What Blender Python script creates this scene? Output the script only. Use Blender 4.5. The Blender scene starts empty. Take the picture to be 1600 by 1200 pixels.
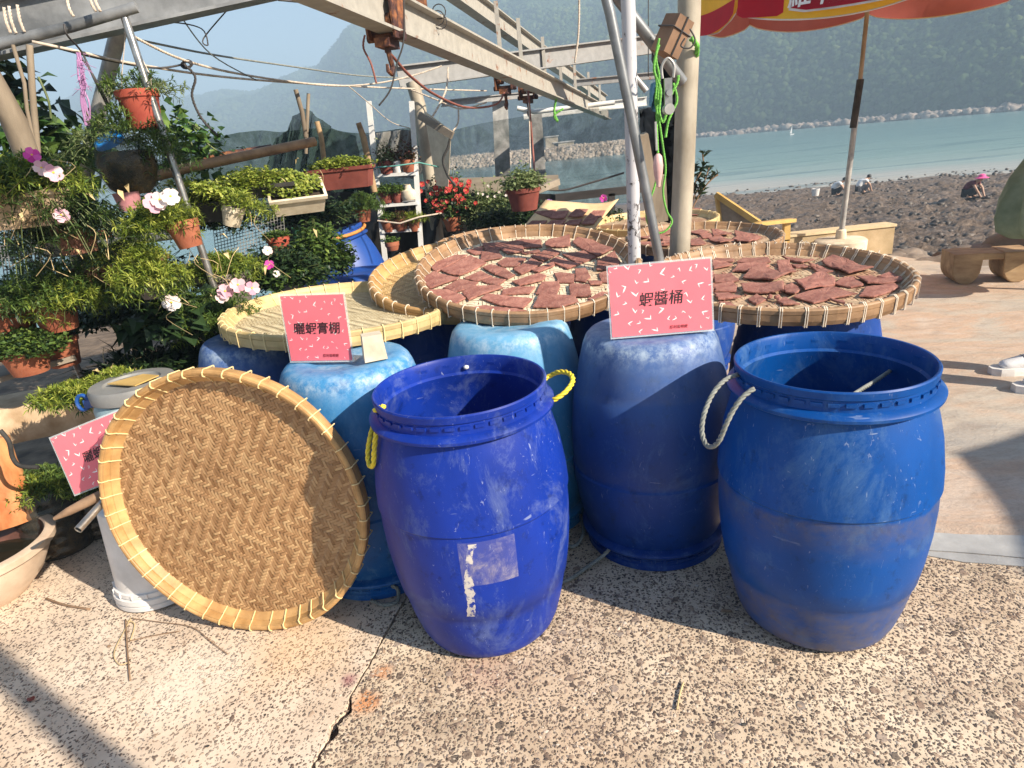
import bpy, math, random
import numpy as np
from mathutils import Vector, Matrix, Quaternion
rad = math.radians
random.seed(7); rng = np.random.default_rng(7)
sc = bpy.context.scene
COL = sc.collection

# ------------------------------------------------------------------ camera
F, PITCH, ROLL, CAMH = 1000.0, rad(20.5), rad(6.0), 1.45
_f = np.array([0, math.cos(PITCH), -math.sin(PITCH)]); _u0 = np.array([0, math.sin(PITCH), math.cos(PITCH)]); _r0 = np.array([1., 0, 0])
_c, _s = math.cos(ROLL), math.sin(ROLL)
RGT = _c*_r0 - _s*_u0; UP = _s*_r0 + _c*_u0
cam_d = bpy.data.cameras.new('camera'); cam = bpy.data.objects.new('camera', cam_d); COL.objects.link(cam)
cam_d.sensor_width = 36; cam_d.lens = F/1600*36; cam_d.clip_start = .05; cam_d.clip_end = 20000
cam.matrix_world = Matrix(((RGT[0], UP[0], -_f[0], 0), (RGT[1], UP[1], -_f[1], 0), (RGT[2], UP[2], -_f[2], CAMH), (0, 0, 0, 1)))
sc.camera = cam
# ------------------------------------------------------------------ light
SUN_AZ, SUN_EL = rad(-36), rad(31.5)          # azimuth counter-clockwise from +x
sd = Vector((math.cos(SUN_AZ)*math.cos(SUN_EL), math.sin(SUN_AZ)*math.cos(SUN_EL), math.sin(SUN_EL)))
sun_d = bpy.data.lights.new('sun', 'SUN'); sun = bpy.data.objects.new('sun', sun_d); COL.objects.link(sun)
sun_d.energy = 5.0; sun_d.angle = rad(.5); sun_d.color = (1, .88, .72)
sun.rotation_euler = sd.to_track_quat('Z', 'Y').to_euler(); sun.location = (5, -5, 8)
w = bpy.data.worlds.new('World'); sc.world = w; w.use_nodes = True
nt = w.node_tree; bg = nt.nodes['Background']; sky = nt.nodes.new('ShaderNodeTexSky'); sky.sky_type = 'NISHITA'
sky.sun_disc = False; sky.sun_elevation = SUN_EL; sky.sun_rotation = math.pi/2 - SUN_AZ; sky.dust_density = .6; sky.air_density = 1.0; sky.ozone_density = 1.5
nt.links.new(sky.outputs[0], bg.inputs[0]); bg.inputs[1].default_value = .055
sc.view_settings.view_transform = 'Standard'; sc.view_settings.look = 'None'; sc.view_settings.exposure = 1.6; sc.view_settings.gamma = 1
sc.view_settings.use_curve_mapping = False
HAZE = .0027

# ------------------------------------------------------------------ helpers
def ray(x, y):
    return RGT*(x-800)/F - UP*(y-600)/F + _f
def P(x, y, z=None, Y=None):
    d = ray(x, y); t = (z-CAMH)/d[2] if z is not None else Y/d[1]
    return Vector(np.array([0, 0, CAMH])+t*d)
def PP(x, y, c, n):
    d = Vector(ray(x, y)); o = Vector((0, 0, CAMH)); t = (Vector(c)-o).dot(n)/d.dot(n)
    return o+d*t
def tag(o, label=None, cat=None, group=None, kind=None):
    if label: o['label'] = label
    if cat: o['category'] = cat
    if group: o['group'] = group
    if kind: o['kind'] = kind
    return o
def empty(name, loc=(0, 0, 0), label=None, cat=None, group=None, rot=None):
    o = bpy.data.objects.new(name, None); COL.objects.link(o); o.location = loc; o.empty_display_size = .1
    if rot is not None:
        o.rotation_mode = 'QUATERNION'; o.rotation_quaternion = rot
    return tag(o, label, cat, group)
def link(name, me, parent=None, loc=(0, 0, 0), rot=None):
    o = bpy.data.objects.new(name, me); COL.objects.link(o); o.location = loc
    if rot is not None:
        o.rotation_mode = 'QUATERNION'; o.rotation_quaternion = rot
    if parent: o.parent = parent
    return o
def frame(axis):
    a = Vector(axis).normalized(); h = Vector((0, 0, 1)) if abs(a.z) < .9 else Vector((1, 0, 0))
    u = a.cross(h).normalized(); return u, a.cross(u).normalized()
class MB:
    def __init__(s): s.v = []; s.f = []; s.r = []
    def add(s, vs, fs, r=None):
        k = len(s.v); s.v += [tuple(p) for p in vs]; s.f += [tuple(i+k for i in f) for f in fs]
        r = random.random() if r is None else r; s.r += [r]*len(fs); return s
    def box(s, c, size, q=None, taper=1):
        x, y, z = [k/2 for k in size]; vs = []
        for sz in (-1, 1):
            t = taper if sz > 0 else 1
            for sx, sy in ((-1, -1), (1, -1), (1, 1), (-1, 1)):
                p = Vector((sx*x*t, sy*y*t, sz*z)); p = q @ p if q else p; vs.append(p+Vector(c))
        return s.add(vs, [(3, 2, 1, 0), (4, 5, 6, 7), (0, 1, 5, 4), (1, 2, 6, 5), (2, 3, 7, 6), (3, 0, 4, 7)])
    def bar(s, a, b, wd, ht, up=(0, 0, 1)):
        a = Vector(a); b = Vector(b); d = b-a; x = d.normalized(); y = Vector(up).cross(x).normalized(); z = x.cross(y)
        q = Matrix((x, y, z)).transposed().to_quaternion()
        return s.box((a+b)/2, (d.length, wd, ht), q)
    def tube(s, pts, r, n=8, cap=True):
        pts = [Vector(p) for p in pts]; rs = r if isinstance(r, (list, tuple)) else [r]*len(pts); vs = []; fs = []
        u = None
        for i, p in enumerate(pts):
            t = (pts[min(i+1, len(pts)-1)]-pts[max(i-1, 0)])
            if t.length < 1e-9: t = Vector((0, 0, 1))
            t.normalize()
            if u is None: u, _ = frame(t)
            u = (u-t*u.dot(t)).normalized(); v2 = t.cross(u)
            for k in range(n):
                a = 2*math.pi*k/n; vs.append(p+(u*math.cos(a)+v2*math.sin(a))*rs[i])
        for i in range(len(pts)-1):
            for k in range(n):
                a = i*n+k; b = i*n+(k+1) % n; fs.append((a, b, b+n, a+n))
        if cap: fs.append(tuple(range(n))[::-1]); fs.append(tuple((len(pts)-1)*n+k for k in range(n)))
        return s.add(vs, fs)
    def lathe(s, prof, n=48, c=(0, 0, 0), cap0=False, cap1=False, wob=None):
        vs = []; fs = []
        for i, (r, z) in enumerate(prof):
            for k in range(n):
                a = 2*math.pi*k/n; rr = r*(1+(wob(a, z) if wob else 0)); vs.append((c[0]+rr*math.cos(a), c[1]+rr*math.sin(a), c[2]+z))
        for i in range(len(prof)-1):
            for k in range(n):
                a = i*n+k; b = i*n+(k+1) % n; fs.append((a, b, b+n, a+n))
        if cap0: fs.append(tuple(range(n))[::-1])
        if cap1: fs.append(tuple((len(prof)-1)*n+k for k in range(n)))
        return s.add(vs, fs)
    def mesh(s, name, mat, smooth=False):
        me = bpy.data.meshes.new(name); me.from_pydata(s.v, [], s.f); me.materials.append(mat)
        at = me.attributes.new('rnd', 'FLOAT', 'FACE'); at.data.foreach_set('value', s.r)
        if smooth:
            me.polygons.foreach_set('use_smooth', [True]*len(me.polygons))
            if smooth != 'all': me.set_sharp_from_angle(angle=rad(38))
        me.update(); return me
    def build(s, name, mat, parent=None, loc=(0, 0, 0), rot=None, smooth=False):
        return link(name, s.mesh(name, mat, smooth), parent, loc, rot)
def npmesh(name, v, f, mat, rnd=None, smooth=False):
    me = bpy.data.meshes.new(name); v = np.asarray(v, np.float32); f = np.asarray(f, np.int32)
    me.vertices.add(len(v)); me.vertices.foreach_set('co', v.ravel()); me.loops.add(f.size); me.loops.foreach_set('vertex_index', f.ravel())
    me.polygons.add(len(f)); me.polygons.foreach_set('loop_start', np.arange(0, f.size, f.shape[1], dtype=np.int32))
    me.update(calc_edges=True)
    me.materials.append(mat)
    if rnd is not None:
        at = me.attributes.new('rnd', 'FLOAT', 'FACE'); at.data.foreach_set('value', np.asarray(rnd, np.float32))
    if smooth: me.polygons.foreach_set('use_smooth', [True]*len(me.polygons))
    me.validate(); return me
def sag(a, b, drop, n=12, wig=0):
    a = Vector(a); b = Vector(b)
    return [a.lerp(b, i/n)+Vector((random.uniform(-wig, wig), random.uniform(-wig, wig), -drop*4*(i/n)*(1-i/n)+random.uniform(-wig, wig))) for i in range(n+1)]
def smoothpts(pts, k=6):
    pts = [Vector(p) for p in pts]; out = []
    for i in range(len(pts)-1):
        p0 = pts[max(i-1, 0)]; p1 = pts[i]; p2 = pts[i+1]; p3 = pts[min(i+2, len(pts)-1)]
        for j in range(k):
            t = j/k; out.append(.5*((2*p1)+(p2-p0)*t+(2*p0-5*p1+4*p2-p3)*t*t+(3*p1-p0-3*p2+p3)*t**3))
    return out+[pts[-1]]
def rope_mb(pts, r, pitch=None, strands=3):
    pitch = pitch or r*7; mb = MB(); pts = [Vector(p) for p in pts]; L = [0]
    for i in range(1, len(pts)): L.append(L[-1]+(pts[i]-pts[i-1]).length)
    n = max(8, int(L[-1]/(pitch/8)))
    P2 = []; j = 0
    for k in range(n+1):
        s_ = L[-1]*k/n
        while j < len(L)-2 and L[j+1] < s_: j += 1
        t = (s_-L[j])/max(1e-9, L[j+1]-L[j]); P2.append(pts[j].lerp(pts[j+1], t))
    u = None; rings = [[] for _ in range(strands)]
    for k, p in enumerate(P2):
        t = (P2[min(k+1, n)]-P2[max(k-1, 0)]).normalized()
        if u is None: u, _ = frame(t)
        u = (u-t*u.dot(t)).normalized(); v = t.cross(u)
        for q in range(strands):
            a = 2*math.pi*(k/8+q/strands); rings[q].append(p+(u*math.cos(a)+v*math.sin(a))*r*.5)
    for q in rings: mb.tube(q, r*.56, 5)
    return mb

# ------------------------------------------------------------------ noise
def vnoise(x, y, seed=0):
    xi = np.floor(x).astype(np.int64); yi = np.floor(y).astype(np.int64); xf = x-xi; yf = y-yi
    def h(a, b):
        n = (a*374761393+b*668265263+seed*2147483647) & 0xffffffff; n = ((n ^ (n >> 13))*1274126177) & 0xffffffff
        return ((n ^ (n >> 16)) & 0xffff)/65535.
    u = xf*xf*(3-2*xf); v = yf*yf*(3-2*yf)
    return (h(xi, yi)*(1-u)+h(xi+1, yi)*u)*(1-v)+(h(xi, yi+1)*(1-u)+h(xi+1, yi+1)*u)*v
def fbm(x, y, o=5, seed=0, g=.5):
    t = 0; a = 1; s_ = 0
    for i in range(o):
        t = t+a*vnoise(x*2**i, y*2**i, seed+i); s_ += a; a *= g
    return t/s_

# ------------------------------------------------------------------ materials
class NT:
    def __init__(s, name):
        s.m = bpy.data.materials.new(name); s.m.use_nodes = True; s.t = s.m.node_tree; s.b = s.t.nodes['Principled BSDF']; s.co = s.t.nodes.new('ShaderNodeTexCoord')
    def n(s, ty, **kw):
        o = s.t.nodes.new(ty)
        for k, v in kw.items(): setattr(o, k, v)
        return o
    def l(s, a, b): s.t.links.new(a, b)
    def math(s, op, a, b=None, clamp=False):
        o = s.n('ShaderNodeMath', operation=op, use_clamp=clamp)
        for i, v in enumerate((a, b)):
            if v is None: continue
            if isinstance(v, (int, float)): o.inputs[i].default_value = v
            else: s.l(v, o.inputs[i])
        return o.outputs[0]
    def mapv(s, scale=(1, 1, 1), src='Object', loc=(0, 0, 0), rot=(0, 0, 0)):
        o = s.n('ShaderNodeMapping'); o.inputs['Scale'].default_value = scale; o.inputs['Location'].default_value = loc; o.inputs['Rotation'].default_value = rot
        s.l(s.co.outputs[src], o.inputs[0]); return o.outputs[0]
    def noise(s, scale, detail=4, rough=.55, vec=None, dist=0):
        o = s.n('ShaderNodeTexNoise'); o.inputs['Scale'].default_value = scale; o.inputs['Detail'].default_value = detail; o.inputs['Roughness'].default_value = rough; o.inputs['Distortion'].default_value = dist
        s.l(vec if vec is not None else s.co.outputs['Object'], o.inputs['Vector']); return o.outputs[0]
    def vor(s, scale, out='Distance', feature='F1', vec=None, rnd=1):
        o = s.n('ShaderNodeTexVoronoi', feature=feature); o.inputs['Scale'].default_value = scale; o.inputs['Randomness'].default_value = rnd
        s.l(vec if vec is not None else s.co.outputs['Object'], o.inputs['Vector']); return o.outputs[out]
    def ramp(s, fac, stops):
        o = s.n('ShaderNodeValToRGB'); e = o.color_ramp.elements
        while len(e) < len(stops): e.new(.5)
        for i, (p, c) in enumerate(stops):
            e[i].position = p; e[i].color = (c if isinstance(c, tuple) else (c, c, c))+(1,) if not (isinstance(c, tuple) and len(c) == 4) else c
        s.l(fac, o.inputs[0]); return o.outputs[0]
    def mix(s, fac, a, b, mode='MIX'):
        o = s.n('ShaderNodeMix', data_type='RGBA', blend_type=mode)
        for i, v in ((0, fac), (6, a), (7, b)):
            if isinstance(v, (int, float)): o.inputs[i].default_value = v
            elif isinstance(v, tuple): o.inputs[i].default_value = v+(1,)
            else: s.l(v, o.inputs[i])
        return o.outputs[2]
    def bump(s, h, st=.5, dist=.01):
        o = s.n('ShaderNodeBump'); o.inputs['Strength'].default_value = st; o.inputs['Distance'].default_value = dist; s.l(h, o.inputs['Height'])
        if s.b.inputs['Normal'].links: s.l(s.b.inputs['Normal'].links[0].from_socket, o.inputs['Normal'])
        s.l(o.outputs[0], s.b.inputs['Normal'])
    def col(s, c): s.l(c, s.b.inputs['Base Color'])
    def attr(s): 
        o = s.n('ShaderNodeAttribute'); o.attribute_name = 'rnd'; return o.outputs['Fac']
def sh(c, k): return tuple(min(1, x*k) for x in c)
def mat(name, c, rough=.6, var=.25, scale=12, bump=.15, metal=0, c2=None, attr=0, stretch=(1, 1, 1), trans=0, detail=5):
    s = NT(name); v = s.mapv(stretch); n = s.noise(scale, detail, .6, v)
    base = s.mix(s.ramp(n, [(.32, 0.), (.68, 1.)]), sh(c, 1-var), c2 or sh(c, 1+var))
    if attr:
        base = s.mix(1.0, base, s.ramp(s.attr(), [(0, 1-attr), (1, min(1, 1.0))]), 'MULTIPLY')
    s.col(base); s.b.inputs['Roughness'].default_value = rough; s.b.inputs['Metallic'].default_value = metal
    if bump: s.bump(s.noise(scale*6, 4, .6, v), bump, .004)
    if trans:
        tr = s.n('ShaderNodeBsdfTranslucent'); s.l(base, tr.inputs[0]); mx = s.n('ShaderNodeMixShader'); mx.inputs[0].default_value = trans
        s.l(s.b.outputs[0], mx.inputs[1]); s.l(tr.outputs[0], mx.inputs[2]); s.l(mx.outputs[0], s.t.nodes['Material Output'].inputs[0])
    return s.m
def leafmat(name, a, b, c, rough=.5, trans=.3):
    s = NT(name); base = s.ramp(s.attr(), [(0, a), (.5, b), (1, c)]); s.col(base); s.b.inputs['Roughness'].default_value = rough
    tr = s.n('ShaderNodeBsdfTranslucent'); s.l(base, tr.inputs[0]); mx = s.n('ShaderNodeMixShader'); mx.inputs[0].default_value = trans
    s.l(s.b.outputs[0], mx.inputs[1]); s.l(tr.outputs[0], mx.inputs[2]); s.l(mx.outputs[0], s.t.nodes['Material Output'].inputs[0]); return s.m
def drummat(name, c, scuff=(.45, .52, .62), amt=.5, pale_top=0, dirt=0, seed=0, label=False, flip=False, faded=None):
    s = NT(name); s.b.inputs['Specular IOR Level'].default_value = .25
    sep = s.n('ShaderNodeSeparateXYZ'); s.l(s.co.outputs['Object'], sep.inputs[0]); z = sep.outputs[2]
    big = s.noise(5, 4, .6, s.mapv((1, 1, .6), loc=(seed, 0, 0)))
    base = s.mix(s.ramp(big, [(.3, 0.), (.7, 1.)]), sh(c, .82), sh(c, 1.25))
    # worn, chalky plastic in streaks and clouds
    st = s.noise(7, 10, .78, s.mapv((1, 1, .55), loc=(seed*3, 1, 0)), .5)
    f = s.ramp(st, [(.52, 0.), (.60, .45), (.72, 1.)]); f = s.math('MULTIPLY', f, amt)
    base = s.mix(f, base, scuff)
    sc2 = s.noise(60, 3, .7, s.mapv((1, 1, .35), loc=(0, seed, 2)), 2)
    f2 = s.math('MULTIPLY', s.ramp(sc2, [(.66, 0.), (.72, 1.)]), .6*amt); base = s.mix(f2, base, (.6, .65, .72))
    for k_, (sx_, sz_, rot_) in enumerate(((1, .12, .3), (.15, 1, -.4))):
        sn = s.noise(90, 2, .5, s.mapv((sx_, sx_, sz_), rot=(rot_, rot_, 0), loc=(seed, k_, 0)), .3); base = s.mix(s.math('MULTIPLY', s.math('MULTIPLY', s.ramp(sn, [(.73, 0.), (.76, 1.)]), .35), s.ramp(s.noise(4, 4, .6, s.mapv((1, 1, 1), loc=(seed, 3, k_))), [(.48, 0.), (.62, 1.)])), base, (.45, .52, .62))
    dk = s.ramp(s.noise(18, 8, .75, s.mapv((1, 1, .8), loc=(9, seed, 3))), [(.56, 0.), (.68, .6)]); base = s.mix(dk, base, sh(c, .35))
    # grime bands
    if dirt:
        zz = s.math('ADD', z, s.math('MULTIPLY', s.math('SUBTRACT', big, .5), .06))
        band = s.ramp(zz, [(0, .75), (.185, .55), (.2, 0.), (.36, 0.), (.478, .6), (.487, .0), (1, 0.)])
        g = s.math('MULTIPLY', band, s.ramp(s.noise(16, 8, .7, s.mapv((1, 1, 1.4), loc=(5, seed, 0))), [(.35, .15), (.65, 1.)])); g = s.math('MULTIPLY', g, dirt)
        base = s.mix(g, base, (.13, .11, .10))
    if pale_top:   # sun-bleached bottom of an upturned drum
        fz = s.ramp(s.math('ADD', z, s.math('MULTIPLY', s.math('SUBTRACT', st, .5), .16)), [(0, 1.), (.06, .75), (.3, .18), (.7, 0.)])
        base = s.mix(s.math('MULTIPLY', fz, pale_top), base, faded or (.25, .42, .72))
        er = s.ramp(z, [(0, .15), (.012, .5), (.03, .85), (.06, .25), (.10, 0.)]); base = s.mix(s.math('MULTIPLY', er, s.ramp(s.noise(26, 6, .75), [(.42, 0.), (.62, .8)])), base, (.50, .60, .68))
        base = s.mix(s.math('MULTIPLY', s.ramp(s.noise(12, 8, .75, s.mapv((1, 1, .5), loc=(2, 7, seed))), [(.52, 0.), (.66, .5)]), s.ramp(z, [(0, 1.), (.25, .3), (.5, 0.)])), base, sh(c, .8))
    if label:      # ghost of a torn paper label and dried drips
        vx = s.math('ARCTAN2', sep.outputs[0], s.math('MULTIPLY', sep.outputs[1], -1.0))
        inx = s.math('MULTIPLY', s.math('GREATER_THAN', vx, -.22), s.math('LESS_THAN', vx, .33)); inz = s.math('MULTIPLY', s.math('GREATER_THAN', z, .335), s.math('LESS_THAN', z, .475))
        nn = s.ramp(s.noise(16, 10, .8, s.mapv((1, 1, .7), loc=(3, 1, 4)), .6), [(.44, .10), (.54, .28), (.66, .75)])
        base = s.mix(s.math('MULTIPLY', s.math('MULTIPLY', inx, inz), nn), base, (.40, .36, .36))
        dx = s.math('ABSOLUTE', s.math('ADD', s.math('ADD', vx, s.math('MULTIPLY', z, -.62)), s.math('ADD', .37, s.math('MULTIPLY', s.math('SUBTRACT', s.noise(11, 4, .6), .5), .25))))
        dr = s.math('MULTIPLY', s.math('LESS_THAN', dx, .04), s.math('MULTIPLY', s.math('GREATER_THAN', z, .22), s.math('LESS_THAN', z, .47)))
        base = s.mix(s.math('MULTIPLY', dr, s.ramp(s.noise(40, 6, .7), [(.42, 0.), (.5, .85)])), base, (.62, .58, .5))
    s.col(base); s.l(s.math('ADD', .44, s.math('MULTIPLY', f, .4)), s.b.inputs['Roughness'])
    s.bump(s.noise(4, 3, .5), .25, .01); s.bump(s.noise(45, 5, .6, s.mapv((1, 1, .3))), .08, .004)
    return s.m
def claymat(name, c, c2=None): return mat(name, c, .75, .2, 9, .2, c2=c2)

M = {}
M['steel'] = mat('galvanised_steel', (.36, .36, .36), .45, .25, 14, .1, .3, c2=(.50, .49, .46))
M['chrome'] = mat('scratched_steel_tube', (.42, .40, .37), .28, .3, 20, .08, .85)
M['cream_steel'] = mat('cream_painted_steel', (.38, .35, .30), .55, .12, 5, .15, c2=(.70, .66, .57))
M['dark_steel'] = mat('weathered_grey_steel', (.16, .17, .18), .5, .3, 6, .15, .2, c2=(.30, .31, .32))
def rusty(name, c, thr=.6):
    s = NT(name); n = s.noise(6, 8, .7); f = s.ramp(n, [(thr-.03, 0.), (thr+.04, 1.)])
    s.col(s.mix(f, s.mix(s.ramp(s.noise(20, 4), [(.3, 0.), (.7, 1.)]), sh(c, .85), sh(c, 1.1)), s.mix(s.ramp(s.noise(30, 5), [(.3, 0.), (.7, 1.)]), (.10, .035, .02), (.36, .14, .05))))
    s.b.inputs['Roughness'].default_value = .65; s.bump(n, .3, .01); return s.m
M['beam_cream'] = rusty('cream_steel_with_rust', (.36, .34, .30), .61)
M['beam_grey'] = rusty('grey_steel_with_rust', (.26, .26, .26), .63)
M['rust'] = rusty('flaking_rust', (.055, .022, .02), .52)
M['white_paint'] = mat('white_painted_wood', (.66, .66, .64), .5, .1, 12, .1)
def chipped():
    s = NT('chipped_white_paint'); n = s.noise(30, 6, .75, s.mapv((1.3, 1.3, .75)), .4); big = s.noise(3.5, 2, .5)
    f = s.ramp(s.math('ADD', n, s.math('MULTIPLY', s.math('SUBTRACT', big, .5), .35)), [(.57, 0.), (.585, 1.)]); s.col(s.mix(f, (.50, .50, .53), (.05, .045, .045))); s.b.inputs['Roughness'].default_value = .5; s.bump(f, .5, .004); return s.m
M['chipped'] = chipped()
M['beige_pole'] = mat('stained_beige_pole', (.27, .23, .17), .6, .2, 7, .2, c2=(.44, .39, .31), stretch=(1, 1, .5), detail=8)
M['grey_pole'] = mat('dull_grey_tube', (.22, .23, .24), .4, .25, 10, .08, .5)
M['wood'] = mat('grey_weathered_wood', (.22, .17, .12), .8, .3, 6, .5, c2=(.38, .31, .23), stretch=(1, 1, .2))
M['wood_h'] = mat('weathered_plank', (.20, .16, .12), .8, .3, 6, .5, c2=(.34, .29, .23), stretch=(.2, 1, 1))
M['log'] = mat('cut_log_wood', (.30, .17, .08), .7, .35, 9, .4, c2=(.48, .33, .18), stretch=(.4, 1, 1))
M['yellow_wood'] = mat('varnished_yellow_wood', (.55, .34, .10), .45, .2, 8, .1, c2=(.62, .42, .15))
M['bamboo'] = mat('pale_bamboo_strip', (.48, .26, .09), .5, .2, 16, .15, c2=(.62, .37, .15), attr=.25)
M['bamboo_old'] = mat('brown_bamboo_strip', (.30, .165, .08), .55, .3, 12, .2, c2=(.46, .28, .15), attr=.25)
M['bamboo_pale'] = mat('fresh_yellow_bamboo', (.60, .44, .19), .5, .15, 12, .12, c2=(.72, .55, .28), attr=.2)
M['bind'] = mat('cane_binding', (.78, .62, .32), .5, .12, 20, .05)
M['bind_w'] = mat('plastic_string_binding', (.70, .60, .48), .5, .2, 20, .05)
def weave(name, a, b, c, pale=None):
    s = NT(name); base = s.ramp(s.attr(), [(0, a), (.5, b), (1, c)])
    big = s.ramp(s.noise(3, 4, .6), [(.3, .78), (.7, 1.)]); base = s.mix(1.0, base, big, 'MULTIPLY')
    s.col(base); s.b.inputs['Roughness'].default_value = .5; s.bump(s.noise(140, 3, .6), .3, .002); return s.m
M['weave'] = weave('woven_split_bamboo', (.22, .105, .038), (.44, .25, .115), (.64, .42, .21))
M['weave_gold'] = weave('golden_woven_bamboo', (.48, .30, .12), (.62, .41, .17), (.74, .52, .25))
M['weave_pale'] = weave('pale_woven_bamboo', (.52, .42, .24), (.66, .55, .34), (.76, .66, .44))
def pastebed(name, c1, c2, p):
    s = NT(name); n = s.noise(5, 7, .65); s.col(s.mix(s.ramp(n, [(p-.12, 0.), (p+.12, 1.)]), c1, c2)); s.b.inputs['Roughness'].default_value = .75; s.bump(s.noise(60, 4, .6), .4, .003); return s.m
M['weave_dusty'] = pastebed('stained_woven_tray', (.55, .42, .27), (.40, .22, .14), .5)
M['weave_dusty_pale'] = pastebed('paste_dusted_tray', (.68, .58, .42), (.52, .36, .22), .6)
def paste():
    s = NT('dried_shrimp_paste'); n = s.noise(22, 6, .65); f = s.ramp(n, [(.35, 0.), (.65, 1.)])
    c = s.mix(f, (.24, .085, .066), (.42, .19, .145)); c = s.mix(1.0, c, s.ramp(s.attr(), [(0, .72), (1, 1.)]), 'MULTIPLY')
    sp = s.ramp(s.noise(170, 2, .5), [(.62, 0.), (.7, .5)]); c = s.mix(sp, c, (.5, .27, .2))
    s.col(c); s.b.inputs['Roughness'].default_value = .8; s.bump(s.noise(70, 6, .7), .7, .006); return s.m
M['paste'] = paste()
M['paper'] = mat('tan_cardboard', (.72, .47, .24), .8, .1, 10, .05, c2=(.80, .56, .32))
M['box_tan'] = mat('weathered_tan_box', (.50, .33, .18), .8, .3, 9, .2, c2=(.66, .50, .34))
M['terracotta'] = claymat('terracotta_plastic', (.28, .075, .035), (.40, .14, .07))
M['terra_dark'] = claymat('dark_red_plastic', (.18, .04, .03), (.27, .07, .05))
M['brown_trough'] = claymat('brown_trough_plastic', (.16, .065, .04), (.27, .12, .07))
M['red_pot'] = claymat('red_pot_plastic', (.34, .05, .03), (.42, .09, .05))
M['black_pot'] = claymat('black_plastic', (.02, .02, .02), (.06, .055, .05))
M['grey_pot'] = claymat('grey_box_plastic', (.15, .12, .11), (.24, .20, .18))
M['cream_pot'] = mat('dirty_cream_foam', (.62, .52, .38), .7, .2, 10, .2, c2=(.74, .66, .52))
M['white_plastic'] = mat('dirty_white_plastic', (.62, .60, .58), .45, .1, 8, .05, c2=(.74, .72, .70))
M['grey_lid'] = mat('grey_plastic_lid', (.20, .20, .20), .5, .1, 8, .05, c2=(.26, .26, .25))
M['black'] = mat('black_tarpaulin', (.012, .012, .013), .5, .3, 6, .3)
M['soil'] = mat('potting_soil', (.05, .035, .025), .95, .4, 40, .6)
M['orange_wood'] = mat('peeling_orange_log', (.55, .16, .04), .7, .3, 9, .4, c2=(.70, .34, .14), stretch=(1, 1, .5))
M['clay_bowl'] = mat('pale_stoneware', (.52, .38, .27), .6, .15, 9, .15, c2=(.62, .49, .37))
M['glaze'] = mat('brown_glaze', (.05, .022, .016), .3, .4, 9, .1, c2=(.14, .06, .04))
M['yellow_rope'] = mat('yellow_rope', (.80, .62, .04), .5, .15, 40, .1)
M['grey_rope'] = mat('grey_rope', (.22, .23, .21), .7, .25, 40, .2)
M['pale_rope'] = mat('bleached_rope', (.52, .44, .36), .8, .25, 40, .2)
M['green_rope'] = mat('bright_green_rope', (.14, .42, .06), .6, .25, 30, .1)
M['dark_wire'] = mat('dark_wire', (.045, .04, .04), .6, .2, 30, 0)
M['red_wire'] = mat('reddish_cord', (.25, .09, .07), .6, .2, 30, 0)
M['pink_ribbon'] = mat('lilac_plastic_string', (.62, .34, .62), .4, .15, 20, .05, trans=.4)
M['float_pink'] = mat('pale_pink_float', (.62, .38, .36), .5, .15, 14, .1)
M['stem'] = mat('green_stem', (.10, .13, .04), .6, .3, 20, 0)
M['twig'] = mat('dry_twig', (.24, .15, .09), .8, .3, 20, .1)
M['straw'] = mat('dry_straw', (.55, .42, .22), .8, .2, 20, .1)
M['rock'] = mat('grey_brown_rock', (.15, .12, .10), .85, .3, 3, .6, c2=(.28, .23, .19), detail=8)
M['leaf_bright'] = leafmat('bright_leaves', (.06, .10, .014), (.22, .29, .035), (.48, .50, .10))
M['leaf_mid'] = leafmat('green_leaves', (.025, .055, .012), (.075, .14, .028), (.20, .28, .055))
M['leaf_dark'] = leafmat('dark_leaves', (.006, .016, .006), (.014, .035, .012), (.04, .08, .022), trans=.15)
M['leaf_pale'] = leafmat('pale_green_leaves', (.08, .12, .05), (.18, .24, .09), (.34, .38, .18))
M['leaf_broad'] = leafmat('broad_leaves', (.02, .055, .012), (.06, .14, .03), (.20, .30, .07), .4)
M['leaf_red'] = leafmat('reddish_leaves', (.07, .02, .02), (.14, .05, .04), (.10, .12, .03))
M['pink_fl'] = leafmat('pale_pink_petals', (.62, .30, .42), (.78, .50, .58), (.85, .68, .70), .6)
M['white_fl'] = leafmat('white_pink_petals', (.80, .62, .60), (.85, .76, .74), (.88, .82, .80), .6)
M['magenta_fl'] = leafmat('magenta_petals', (.50, .02, .25), (.65, .04, .38), (.75, .12, .5), .6)
M['red_fl'] = leafmat('red_petals', (.45, .02, .02), (.62, .05, .05), (.72, .12, .10), .6)
M['purple_fl'] = leafmat('violet_petals', (.30, .10, .50), (.42, .18, .65), (.55, .30, .75), .6)

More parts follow.
